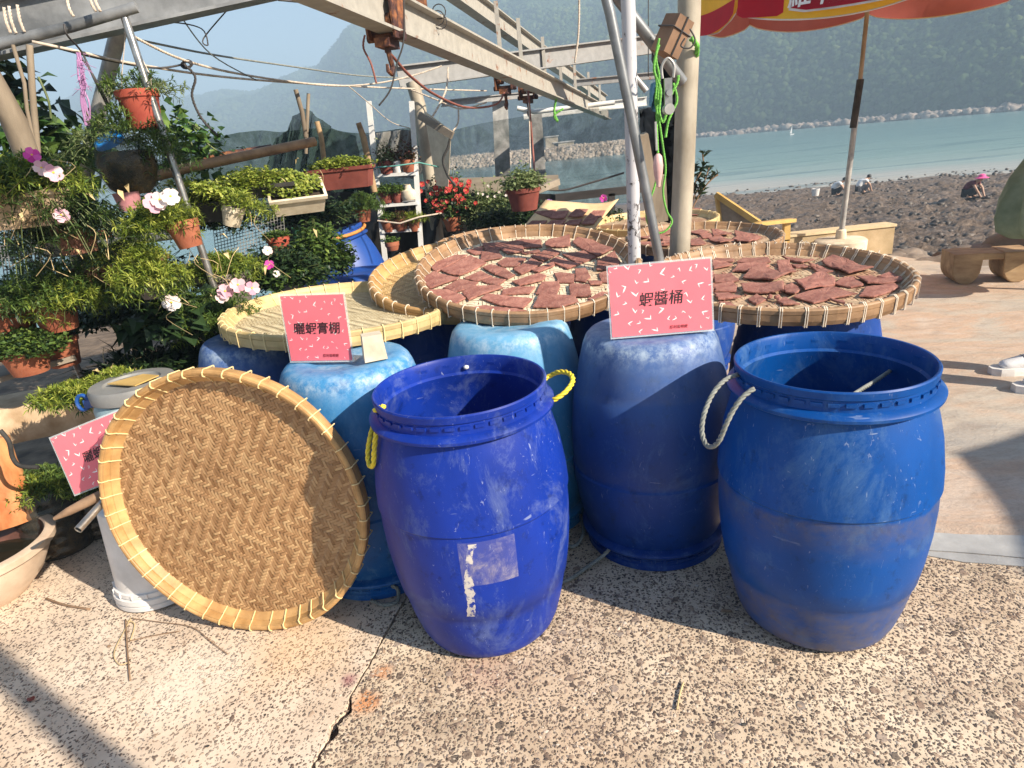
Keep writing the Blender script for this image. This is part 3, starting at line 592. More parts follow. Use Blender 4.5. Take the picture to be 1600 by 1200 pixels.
# torn blue sticker on the shaded drum
# rope handles
def handle(parent, pts, m, r, name='rope_handle'):
    o = rope_mb(smoothpts(pts, 8), r).build(name, m, None, smooth='all'); o.parent = parent; o.matrix_parent_inverse = Matrix.LocRotScale(parent.location, parent.rotation_quaternion, parent.scale).inverted(); return o
cx, cy = D1C
def on(c, a, r, z): return Vector((c[0]+r*math.cos(rad(a)), c[1]+r*math.sin(rad(a)), z))
handle(b1, [P(842, 598, Y=1.80), P(858, 588, Y=1.82), P(874, 581, Y=1.80), P(890, 584, Y=1.77), P(895, 595, Y=1.73), P(886, 610, Y=1.69), P(870, 622, Y=1.68), P(855, 628, Y=1.69), P(846, 630, Y=1.70)], M['yellow_rope'], .0078)
handle(b1, [P(590, 655, Y=1.74), P(584, 665, Y=1.73), P(578, 685, Y=1.70), P(575, 708, Y=1.68), P(577, 726, Y=1.66), P(583, 726, Y=1.62), P(585, 700, Y=1.62), P(588, 675, Y=1.63), P(592, 660, Y=1.65)], M['yellow_rope'], .0078)
k = MB(); kp = on(D1C, 200, .236, .795)
for i in range(7):
    k.lathe([(0, -.008), (.009, -.004), (.010, .003), (0, .009)], 8, kp+Vector((random.uniform(-.012, .012), random.uniform(-.012, .012), random.uniform(-.012, .014))))
o = k.build('rope_knot', M['yellow_rope'], smooth='all'); o.parent = b1; o.matrix_parent_inverse = Matrix.LocRotScale(b1.location, b1.rotation_quaternion, b1.scale).inverted()
k = MB(); k.lathe([(0, -.008), (.009, -.003), (.009, .004), (0, .008)], 10, on(D1C, 88, .233, .79)); o = k.build('rope_plug', M['white_plastic'], smooth='all'); o.parent = b1; o.matrix_parent_inverse = Matrix.LocRotScale(b1.location, b1.rotation_quaternion, b1.scale).inverted()
c = D2C
handle(b2, [P(1158, 585, Y=1.64), P(1148, 587, Y=1.62), P(1130, 596, Y=1.60), P(1112, 618, Y=1.58), P(1100, 648, Y=1.55), P(1097, 675, Y=1.53), P(1103, 694, Y=1.50), P(1113, 698, Y=1.47), P(1124, 688, Y=1.45), P(1134, 665, Y=1.44), P(1146, 640, Y=1.44), P(1160, 621, Y=1.44), P(1178, 607, Y=1.45)], M['grey_rope'], .0068)
handle(b2, [P(1412, 560, Y=1.77), P(1405, 568, Y=1.75), P(1390, 580, Y=1.70), P(1370, 594, Y=1.64), P(1350, 606, Y=1.58), P(1325, 622, Y=1.50)], M['grey_rope'], .006)
# ground rope by the upturned drums
for i, (pts, lab) in enumerate((([P(905, 800, z=.02), P(912, 830, z=.03), P(900, 852, z=.02), P(880, 850, z=.012), P(868, 830, z=.012)], 'grey rope loop lying on the ground between the drums'), ([P(952, 858, z=.06), P(940, 870, z=.03), P(915, 888, z=.012), P(890, 905, z=.012), P(860, 915, z=.012)], 'grey rope tail running from the upturned drum to the royal blue drum'), ([P(612, 915, z=.05), P(622, 922, z=.03), P(620, 940, z=.012), P(600, 945, z=.012), P(580, 938, z=.012)], 'grey rope loop at the foot of the azure drum'))):
    tag(rope_mb(smoothpts(pts), .007).build('rope', M['grey_rope'], smooth='all'), lab, 'rope')

# ================================================================== trays
def weave_mesh(name, m, N=96, R=.45, seed=0, per=6, flip=12):
    r = random.Random(seed); cell = 2*R/N; over = [[False]*N for _ in range(N)]
    for j in range(N):
        for i in range(N):
            t = (j//flip) % 2; jj = j % flip; ph = i+(jj if t == 0 else flip-jj)
            over[j][i] = (ph % per) < per/2
    vs = []; fs = []; rn = []
    sc_ = [r.random() for _ in range(N)]; rr_ = [r.random() for _ in range(N)]
    def strip(ax, k, a, b, tone):
        # ax 0: along x at row k from col a..b
        w_ = cell*.42; m0 = -R+(k+.5)*cell+r.uniform(-.05, .05)*cell; l0 = -R+a*cell-.25*cell; l1 = -R+b*cell+.25*cell; hgt = .0016
        if math.hypot(m0, (l0+l1)/2) > R*.995: return
        prof = [(l0, -.0006), (l0+(l1-l0)*.22, hgt), (l1-(l1-l0)*.22, hgt), (l1, -.0006)]; k0 = len(vs)
        for l, z in prof:
            for s_ in (-1, 1):
                p = (l, m0+s_*w_, z) if ax == 0 else (m0+s_*w_, l, z)
                d = math.hypot(p[0], p[1]); q = min(1, R/max(d, 1e-6)); vs.append((p[0]*q, p[1]*q, p[2]))
        for i in range(3):
            a_ = k0+i*2; fs.append((a_, a_+1, a_+3, a_+2) if ax == 1 else (a_, a_+2, a_+3, a_+1)); rn.append(tone)
    for j in range(N):
        i = 0
        while i < N:
            if over[j][i]:
                e = i
                while e < N and over[j][e]: e += 1
                strip(0, j, i, e, min(1, max(0, .56+.3*(rr_[j]-.5)+r.uniform(-.28, .28)))); i = e
            else: i += 1
    for i in range(N):
        j = 0
        while j < N:
            if not over[j][i]:
                e = j
                while e < N and not over[e][i]: e += 1
                strip(1, i, j, e, min(1, max(0, .44+.3*(sc_[i]-.5)+r.uniform(-.28, .28)))); j = e
            else: j += 1
    me = bpy.data.meshes.new(name); me.from_pydata(vs, [], fs); me.materials.append(m); at = me.attributes.new('rnd', 'FLOAT', 'FACE'); at.data.foreach_set('value', rn); return me
def rim_mesh(m, R=.46, hgt=.055, n=120, seed=0):
    r = random.Random(seed); ph = [r.uniform(0, 6.28) for _ in range(4)]
    wob = lambda a, z: .004*math.sin(3*a+ph[0])+.003*math.sin(7*a+ph[1]+z*20)
    mb = MB(); h_ = hgt
    for prof in ([(R-.002, -h_), (R+.004, -h_*.72), (R+.0045, -h_*.36), (R+.0012, -h_*.335)], [(R+.0012, -h_*.345), (R+.005, -h_*.31), (R+.006, -.004), (R+.002, .0), (R-.004, .0015), (R-.009, 0), (R-.012, -.004)],
                 [(R-.0095, -.002), (R-.015, -.003), (R-.020, -h_*.3), (R-.0215, -h_*.42)], [(R-.019, -h_*.40), (R-.025, -h_*.44), (R-.043, -h_*.84)]):
        seg = 5
        k0 = len(mb.v); nn = n
        for k in range(nn):
            a0 = 2*math.pi*k/nn; a1 = 2*math.pi*(k+1)/nn; tone = r.random() if k % seg == 0 else tone
            vs = [((q*(1+wob(a0, z)))*math.cos(a0), (q*(1+wob(a0, z)))*math.sin(a0), z) for q, z in prof]+[((q*(1+wob(a1, z)))*math.cos(a1), (q*(1+wob(a1, z)))*math.sin(a1), z) for q, z in prof]
            L = len(prof); mb.add(vs, [(i, i+L, i+1+L, i+1) for i in range(L-1)], tone)
    # underside disc so that the tray is closed from below
    mb.lathe([(R-.002, -h_), (R*.6, -h_-.001), (0, -h_-.0015)], 48)
    me = mb.mesh('rim', m); return me
def bind_mesh(m, R=.46, hgt=.055, wd=.0032, dbl=False):
    mb = MB(); path = [(R-.044, -hgt*.82), (R-.027, -hgt*.40), (R-.020, -.014), (R-.013, .003), (R-.003, .0048), (R+.0075, -.004), (R+.0068, -hgt*.5), (R+.006, -hgt-.002), (R-.012, -hgt-.004)]
    for o in ((-.0035, .0035) if dbl else (0,)):
        for i in range(len(path)-1):
            a = Vector((path[i][0], o, path[i][1])); b = Vector((path[i+1][0], o+random.uniform(-.001, .001), path[i+1][1])); mb.bar(a, b, wd, .0028, (0, 1, 0))
    return mb.mesh('binding', m)
WV = {k: weave_mesh('weave', M[k], seed=i) for i, k in enumerate(('weave', 'weave_gold', 'weave_pale'))}
WV['dusty'] = weave_mesh('weave', M['weave_dusty'], 60, seed=9); WV['dusty_pale'] = weave_mesh('weave', M['weave_dusty_pale'], 60, seed=8)
_rc = {}
def tray(c, n, R, wv, rim, bnd, label, nb=44, dbl=False, spin=0, hgt=.055):
    c = Vector(c); n = Vector(n).normalized(); q = Vector((0, 0, 1)).rotation_difference(n) @ Quaternion((0, 0, 1), spin)
    e = empty('bamboo_tray', c, label, 'tray', 'round woven bamboo drying trays', q); s = R/.46; e.scale = (s, s, s if hgt == .055 else s*hgt/.055)
    k = (rim, 'r'); 
    if k not in _rc: _rc[k] = rim_mesh(M[rim], seed=len(_rc))
    link('rim', _rc[k], e)
    o = link('weave', WV[wv], e, (0, 0, -.045)); o['kind'] = 'stuff'
    k = (bnd, dbl)
    if k not in _rc: _rc[k] = bind_mesh(M[bnd], dbl=dbl)
    for i in range(nb):
        a = 2*math.pi*(i+random.uniform(-.12, .12))/nb; link('binding', _rc[k], e, (0, 0, 0), Quaternion((0, 0, 1), a))
    return c, n, s
def tn(a, b): return Vector((-math.tan(b), -math.tan(a), 1)).normalized()
az, el_ = rad(-10.6), rad(4.5)
lean = tray((-.934, 1.792, .460), (math.sin(az)*math.cos(el_), -math.cos(az)*math.cos(el_), math.sin(el_)), .450, 'weave', 'bamboo', 'bind', 'empty herringbone woven tray standing on edge against the drums', 46, spin=.12)
big = tray((.122, 2.776, .965), tn(.216, -.03), .481, 'dusty_pale', 'bamboo_old', 'bind_w', 'big tray of broken paste slabs tilted in the centre, behind the royal blue drum', 46)
t2 = tray((-.10, 2.98, .925), tn(.16, -.03), .50, 'weave_gold', 'bamboo', 'bind_w', 'golden empty tray tucked under the left side of the big paste tray', 40)
t3 = tray((-.680, 2.66, .893), tn(-.0, -.05), .472, 'weave_pale', 'bamboo_pale', 'bind', 'pale yellow empty tray behind the square-looking pink sign', 42)
tR = tray((1.031, 2.376, .905), tn(.065, -.011), .465, 'dusty', 'bamboo_old', 'bind_w', 'right tray of paste slabs with string bound rim, above the wide blue drum', 46, True)
tB1 = tray((1.206, 3.783, .845), tn(.038, -.03), .44, 'dusty', 'bamboo_old', 'bind_w', 'middle tray of overlapping paste slabs behind the stained beige pole', 36)
tB2 = tray((1.129, 4.70, .845), tn(.02, -.0), .46, 'dusty', 'bamboo_pale', 'bind', 'rearmost yellow rimmed tray beside the wooden armchair', 30)
tB3 = tray((.62, 4.25, .835), tn(.01, 0), .45, 'dusty', 'bamboo_old', 'bind_w', 'dark rimmed tray behind the chipped white pole', 30)
tB4 = tray((.12, 3.90, .905), tn(.06, -.03), .50, 'dusty', 'bamboo_old', 'bind_w', 'stained tray under the cardboard sheet of square slabs', 30)
# string stitches criss-crossing the right tray's rim
st = MB(); c_, n_, s_ = tR; qn = Vector((0, 0, 1)).rotation_difference(n_)
for i in range(120):
    a = rad(random.uniform(12, 165)); r0 = .458+random.uniform(-.016, .012); p0 = Vector((r0*math.cos(a), r0*math.sin(a), random.uniform(-.02, .004))); a2 = a+random.uniform(-.05, .05)
    p1 = Vector((.474*math.cos(a2), .474*math.sin(a2), random.uniform(-.04, 0))); pm = (p0+p1)/2+Vector((0, 0, .012))
    st.tube([c_+qn @ p for p in (p0, pm, p1)], .0019, 4)
o = st.build('rim_stitching', M['bind_w']); tr_e = [x for x in bpy.data.objects if x.name.startswith('bamboo_tray') and (x.location-c_).length < 1e-4][0]; o.parent = tr_e; o.matrix_parent_inverse = Matrix.LocRotScale(tr_e.location, tr_e.rotation_quaternion, tr_e.scale).inverted(); o['kind'] = 'stuff'

# ================================================================== shrimp paste slabs (traced outlines, laid on the trays)
def slab(pts, tr, org, sc, lift, label, group, th=.0062, warp=.006, mt=None):
    c, n, s = tr; c = c-n*(.045*s-.004); P3 = [PP(org[0]+x/sc, org[1]+y/sc, c, n) for x, y in pts]; u, v = frame(n); cen = sum(P3, Vector())/len(P3); P3 = [cen+(q-cen)*1.05 for q in P3]
    out = []
    for i in range(len(P3)):
        a = P3[i]; b = P3[(i+1) % len(P3)]; k = max(2, int((b-a).length/.012))
        for j in range(k): out.append(a.lerp(b, j/k)+(u*random.gauss(0, .0013)+v*random.gauss(0, .0013)))
    m = len(out); ph = random.uniform(0, 6.28); tl = (u*math.cos(ph)+v*math.sin(ph)); am = random.uniform(.2, 1)*warp
    def hh(p):
        d = (p-cen); return lift+min(am*(d.dot(tl)/.05)**2*.5, .010)+random.uniform(-.0006, .0006)
    mb = MB(); vs = []
    for ring, (k, t) in enumerate(((1, 0), (1.0, th*.75), (.93, th), (.5, th*1.05))):
        for p in out:
            q = cen+(p-cen)*k; vs.append(q-cen+n*(hh(q)+t*(1+random.uniform(-.05, .05))))
    vs.append(n*(hh(cen)+th)); fs = []
    for r_ in range(3):
        for i in range(m):
            j = (i+1) % m; fs.append((r_*m+i, r_*m+j, (r_+1)*m+j, (r_+1)*m+i))
    fs += [(3*m+i, 3*m+(i+1) % m, 4*m) for i in range(m)]; fs.append(tuple(range(m))[::-1])
    # orient consistently
    if n.dot((out[1]-out[0]).cross(out[2]-cen)) < 0: fs = [f[::-1] for f in fs]
    mb.add(vs, fs, random.random()); o = mb.build('paste_slab', mt or M['paste'], None, cen); tag(o, label, 'shrimp paste slab', group); return o
BIG = '695,190 915,165 915,195 710,228|920,165 1010,165 1020,205 915,208|1040,185 1060,165 1170,148 1175,200 1130,205 1045,205|600,225 690,200 690,240 650,245|685,235 770,222 800,265 680,285|790,215 910,200 920,230 830,245|905,235 1000,220 1010,232 920,243|960,260 1060,215 1120,240 1030,285|1195,190 1220,165 1300,170 1410,225 1330,265|1135,245 1250,225 1330,255 1225,298|1065,285 1110,260 1225,305 1160,325|1330,285 1420,235 1450,290 1440,330 1325,335|775,290 820,265 935,265 880,310 800,310|864,330 960,275 1020,300 905,360|965,335 1080,295 1090,310 1000,348|460,330 620,262 705,300 560,365 510,360|410,320 440,290 540,250 600,255 520,300 440,340|350,385 420,350 555,380 400,440|475,430 560,385 660,400 640,430 540,452|590,380 680,340 740,370 660,395|690,320 740,305 820,330 760,360|690,395 720,370 820,385 770,418|755,355 810,330 870,360 830,385|860,400 1000,355 1040,370 1030,390 900,422|1090,350 1120,345 1200,355 1195,400 1110,400|1205,330 1260,325 1290,370 1260,400 1205,390|1270,395 1350,400 1350,415 1290,418|1335,350 1380,340 1400,400 1350,400|390,450 500,445 570,470 590,490 540,525 430,490|580,460 640,430 780,420 800,435 690,470 620,500|805,440 890,425 980,425 950,460 800,468|985,465 1020,405 1110,400 1120,425 1100,475|1170,420 1200,410 1280,420 1290,480 1180,480|1275,490 1350,455 1400,460 1390,490 1310,505|685,490 720,470 960,495 910,550 790,530|975,540 1010,475 1200,480 1215,515 1120,545|630,540 700,530 870,548 930,556 800,568|1220,525 1290,505 1350,510 1250,540'
RT = '305,220 340,190 500,185 520,215 470,222|275,275 310,235 480,225 510,240 400,280|345,320 400,270 480,260 640,300 540,350|565,220 640,215 690,290 580,295|600,190 720,195 800,205 720,220 650,205|860,225 930,190 1190,265 1030,305|660,235 750,230 770,248 690,250|775,240 860,250 930,290 850,295|680,345 860,300 940,345 940,370 750,415|940,360 1000,320 1060,310 1130,370 1050,380|1090,320 1180,310 1220,325 1370,330 1380,345 1160,370|1220,320 1310,285 1350,320 1290,330|1120,420 1150,380 1330,370 1360,390 1200,445 1110,445|680,450 770,415 930,380 1075,435 960,450 810,485|330,380 400,360 600,365 600,420 350,422|150,300 260,290 310,340 160,350|150,365 270,350 300,380 290,410 160,412|150,430 240,425 320,455 180,465|370,460 430,430 500,460 430,495|560,470 620,455 710,495 610,500|610,385 660,372 720,400 680,440 620,425|180,475 260,480 290,505 190,500|140,215 230,215 270,240 150,260|910,465 1000,480 1010,495 940,480|160,190 280,195 270,212 150,208|95,300 150,285 140,340 90,350|100,380 150,370 145,420 95,425|40,330 85,320 90,370 45,375'
MB1 = '430,545 560,520 640,545 540,570|780,510 860,490 920,505 870,525|940,500 1050,510 1080,530 960,540|1090,550 1170,520 1280,545 1200,580 1120,575|780,560 860,550 900,590 800,600|920,560 1000,545 1090,570 1000,590|430,582 540,572 560,602 440,608|600,560 680,550 690,590 610,600|560,500 650,490 680,515 590,530|1100,505 1220,515 1260,530 1120,535|860,525 930,515 950,545 880,550|560,585 640,580 650,605 575,610'
MB2 = '620,385 680,372 760,380 700,400|800,350 830,338 870,345 840,372|770,375 860,368 900,385 800,392|540,385 600,380 620,400 550,402'
MB3 = '440,410 520,400 560,412 470,425|600,405 680,402 690,420 610,425'
SH = '1140,650 1190,640 1270,635 1240,685|1240,690 1265,645 1355,645 1325,690|1350,680 1400,635 1475,635 1440,680|1465,685 1510,640 1585,640 1560,680|1080,740 1130,705 1220,705 1180,740|1200,742 1250,705 1340,700 1300,740|1310,735 1360,700 1440,695 1420,725|1435,725 1460,690 1540,685 1510,725'
ORD = ['first', 'second', 'third', 'fourth', 'fifth', 'sixth', 'seventh', 'eighth', 'ninth']
def run(S, tr, org, sc, label, group, lift=0, **k):
    L = S.split('|'); PT = [[tuple(map(float, p.split(','))) for p in t.split()] for t in L]; cen = [(sum(x for x, y in p)/len(p), sum(y for x, y in p)/len(p)) for p in PT]
    nr = max(1, round(len(L)/6.5)); order = sorted(range(len(L)), key=lambda i: cen[i][1]+.105*cen[i][0]); names = {}
    per = math.ceil(len(L)/nr)
    for r in range(nr):
        row = sorted(order[r*per:(r+1)*per], key=lambda i: cen[i][0])
        for kk, i in enumerate(row): names[i] = label+(', %s from left' % ORD[kk])+('' if nr == 1 else ', %s' % ('back row' if r == 0 else 'front row' if r == nr-1 else ORD[r]+' row from back'))
    for i, t in enumerate(L):
        pts = PT[i]; nm = names[i]
        slab(pts, tr, org, sc, lift+(i % 3)*.0022, nm, group, **k)
run(BIG, big, (560, 330), 3.556, 'paste slab on the big tray', 'paste slabs on the big central tray')
run(RT, tR, (1080, 360), 4.21, 'paste slab on the right tray', 'paste slabs on the right tray', warp=.014)
run(MB1, tB1, (900, 250), 4.446, 'paste slab on the tray behind the poles', 'paste slabs on the middle tray', warp=.016)
run(MB2, tB2, (900, 250), 4.446, 'paste slab on the rearmost tray', 'paste slabs on the rearmost tray')
run(MB3, tB3, (900, 250), 4.446, 'paste slab on the dark rimmed tray', 'paste slabs on the dark rimmed tray')
for (px, py, dr) in ((1272, 420, 'dark crumbled lump of paste on the right tray, upper'), (1208, 468, 'dark crumbled lump of paste on the right tray, near its front edge')):
    p = PP(px, py, tR[0]-tR[1]*.04, tR[1]); cr_ = MB()
    for i in range(9): cr_.lathe([(0, -.004), (.008, 0), (.006, .005), (0, .009)], 7, p+Vector((random.gauss(0, .011), random.gauss(0, .011), random.uniform(0, .012))), wob=lambda a, z: .2*math.sin(3*a+p.x*9))
    tag(cr_.build('paste_lump', M['paste']), dr, 'paste lump')
# crumbs of paste scattered on both trays
for tr, nn_, lab in ((big, 260, 'scattered crumbs of paste on the big tray'), (tR, 420, 'scattered crumbs of paste on the right tray')):
    m_ = MB(); u, v = frame(tr[1])
    for i in range(nn_):
        a = random.uniform(0, 6.28); r = .42*tr[2]*math.sqrt(random.random()); p = tr[0]-tr[1]*.0395*tr[2]+u*r*math.cos(a)+v*r*math.sin(a); s__ = random.uniform(.0012, .004); m_.box(p, (s__*1.6, s__, s__), Quaternion((random.random(), random.random(), random.random(), random.random())).normalized())
    tag(m_.build('paste_crumbs', M['paste']), lab, kind='stuff')
# cardboard sheet with eight square slabs
def sheet():
    c4 = [(816, 357), (853, 317), (967, 317), (925, 364)]; base = Vector(tB4[0]); n = tn(.40, .02); c0 = P(888, 340, z=.99)
    W = [PP(x, y, c0, n) for x, y in c4]; mb = MB(); N = 12; vs = []; cen = sum(W, Vector())/4
    for i in range(N+1):
        for j in range(N+1):
            u, v = i/N, j/N; p = W[0].lerp(W[3], u).lerp(W[1].lerp(W[2], u), v); p = p+Vector((0, 0, .018*(abs(u-.5)*2)**4*v+.006*math.sin(u*7)))
            vs.append(p-cen)
    mb.add(vs, [(i*(N+1)+j+1, (i+1)*(N+1)+j+1, (i+1)*(N+1)+j, i*(N+1)+j) for i in range(N) for j in range(N)]); o = mb.build('cardboard_sheet', M['paper'], None, cen, smooth='all'); so_ = o.modifiers.new('thick', 'SOLIDIFY'); so_.thickness = .003
    tag(o, 'tan cardboard sheet carrying eight square slabs on a rear tray', 'cardboard sheet')
    run(SH, (c0+n*(.045+.006), n, 1), (550, 170), 4, 'square slab on cardboard', 'square slabs on the cardboard sheet', warp=.003)
    # crate propping the sheet
sheet()

# ================================================================== pink signs
M['pink'] = mat('pink_sign_paper', (.80, .16, .20), .5, .03, 3, .02, c2=(.84, .20, .24))
M['ink'] = mat('black_ink', (.012, .008, .01), .6, 0, 5, 0)
M['ink_red'] = mat('dull_red_ink', (.30, .03, .04), .6, 0, 5, 0)
M['tick'] = mat('white_print', (.86, .80, .78), .6, .03, 5, 0)
def acr():
    s = NT('clear_acrylic'); s.b.inputs['Base Color'].default_value = (.85, .88, .9, 1); s.b.inputs['Roughness'].default_value = .05; s.b.inputs['Alpha'].default_value = .28; return s.m
M['acrylic'] = acr()
TICKS = [(185, 245, 150, 62), (325, 250, 100, 95), (480, 255, 200, 70), (600, 205, 60, 70), (730, 290, 10, 120), (820, 160, 80, 30), (900, 320, 160, 60), (960, 215, 250, 62), (1090, 240, 20, 80), (1180, 165, 215, 70), (1305, 230, 100, 75), (290, 465, 200, 110), (430, 420, 75, 70), (580, 390, 140, 95), (1000, 380, 340, 72), (1200, 400, 330, 95), (1330, 405, 330, 45), (190, 590, 60, 85), (425, 570, 95, 110), (775, 490, 120, 60), (920, 490, 30, 50), (1050, 510, 250, 75), (1250, 580, 10, 75), (305, 665, 165, 72), (1110, 630, 95, 85), (520, 745, 200, 60), (630, 590, 330, 60), (415, 775, 85, 90), (770, 715, 190, 110), (1015, 735, 280, 60), (1260, 740, 330, 95), (205, 800, 150, 85), (610, 845, 130, 105), (825, 840, 10, 70), (935, 825, 160, 75), (1110, 820, 80, 55), (1340, 815, 110, 55), (330, 915, 350, 80), (480, 900, 150, 65), (465, 1010, 350, 72), (700, 990, 130, 100), (1245, 935, 60, 45), (975, 930, 90, 35), (100, 300, 60, 40), (890, 1000, 350, 45)]
def textmesh(txt, size, m, name, bold=0):
    cu = bpy.data.curves.new(name, 'FONT'); cu.body = txt; cu.size = size; cu.align_x = 'CENTER'; cu.align_y = 'CENTER'; cu.offset = bold; cu.extrude = .0002; cu.shear = .12
    o = bpy.data.objects.new(name, cu); COL.objects.link(o); bpy.context.view_layer.update(); dg = bpy.context.evaluated_depsgraph_get(); me = bpy.data.meshes.new_from_object(o.evaluated_get(dg)); bpy.data.objects.remove(o); me.materials.clear(); me.materials.append(m); return me
def sign(loc, yaw, back, roll, txt, label, w_=.297, h_=.21, tsize=.03, tx=0, ty=0, foot=True):
    q = Quaternion((0, 0, 1), yaw) @ Quaternion((1, 0, 0), rad(90)-back) @ Quaternion((0, 0, 1), roll)     # local x right, y up, z towards viewer
    e = empty('acrylic_sign', loc, label, 'sign', 'pink signs in acrylic stands', q)
    m_ = MB(); m_.box((w_/2, h_/2, 0), (w_+.012, h_+.012, .0025)); m_.build('acrylic_panel', M['acrylic'], e)
    if foot: m_ = MB(); m_.box((w_/2, -.005, -.035), (w_+.012, .0025, .075)); m_.build('acrylic_foot', M['acrylic'], e)
    m_ = MB(); m_.box((w_/2, h_/2, .0020), (w_, h_, .0006)); pp = m_.build('paper', M['pink'], e)
    tk = MB(); r = random.Random(3)
    for x, y, a, L in TICKS:
        u = (x-75-.06*(y-240))/1275; v = (y-240+.118*(x-75))/860; cx_ = u*w_; cy_ = h_-v*h_; L = L/1275*w_*.82
        if abs(cx_-w_*.5) < w_*.24 and abs(cy_-h_*.49) < h_*.12: continue
        if not (.01 < u < .985 and .02 < v < .975): continue
        aa = rad(a); op = rad(r.uniform(62, 88)); pts = []
        for s_, ln, wd in ((1, 1.0, .20), (-1, .62, .12)):
            d = Vector((math.cos(aa+s_*op/2), math.sin(aa+s_*op/2), 0)); nn = Vector((-d.y, d.x, 0))
            o_ = Vector((cx_, cy_, .0026)); vs = [o_-nn*L*wd*.45-d*L*.08, o_+nn*L*wd*.45-d*L*.08, o_+d*L*ln*.55+nn*L*wd*.62, o_+d*L*ln, o_+d*L*ln*.55-nn*L*wd*.5]
            tk.add([(v_.x, v_.y, v_.z+(.0001 if s_ > 0 else 0)) for v_ in vs], [(0, 4, 3, 2, 1)])
    tk.build('white_marks', M['tick'], pp)['kind'] = 'stuff'
    o = link('lettering', textmesh(txt, tsize, M['ink'], 'lettering', .0003), pp, (w_*.5+tx, h_*.49+ty, .0030))
    o = link('small_lettering', textmesh('勝利香蝦廠', .0115, M['ink_red'], 'small_lettering', .0001), pp, (w_*.665, h_*.075, .0030))
    return e
a = P(957, 527, z=.835); b = P(1113, 514, z=.835); pass
sign(a, math.atan2(b.y-a.y, b.x-a.x), rad(10), 0, '蝦醬桶', 'pink sign reading 蝦醬桶 on the upturned blue drum between the two open drums', tsize=.047, w_=(b-a).length, h_=.222)
a = P(455, 560, Y=2.10); a.z = .833
sign(a, rad(-12), rad(3), rad(-1.5), '曬蝦膏棚', 'pink sign reading 曬蝦膏棚 on the azure upturned drum', tsize=.042, w_=.222, h_=.222, tx=0)
blk = MB(); p = P(583, 541, z=.87); blk.box(p, (.075, .06, .085), Quaternion((0, 0, 1), .3), .85); tag(blk.build('stone_block', M['cream_pot']), 'small cream block weighing down the sign on the azure drum', 'block')
a = P(118, 772, Y=2.02); pass
sign(a+Vector((0, .0, 0)), rad(-8), rad(14), rad(17), '曬蝦糕', 'pink sign leaning behind the white bucket, half hidden by the woven tray', tsize=.042, foot=False)
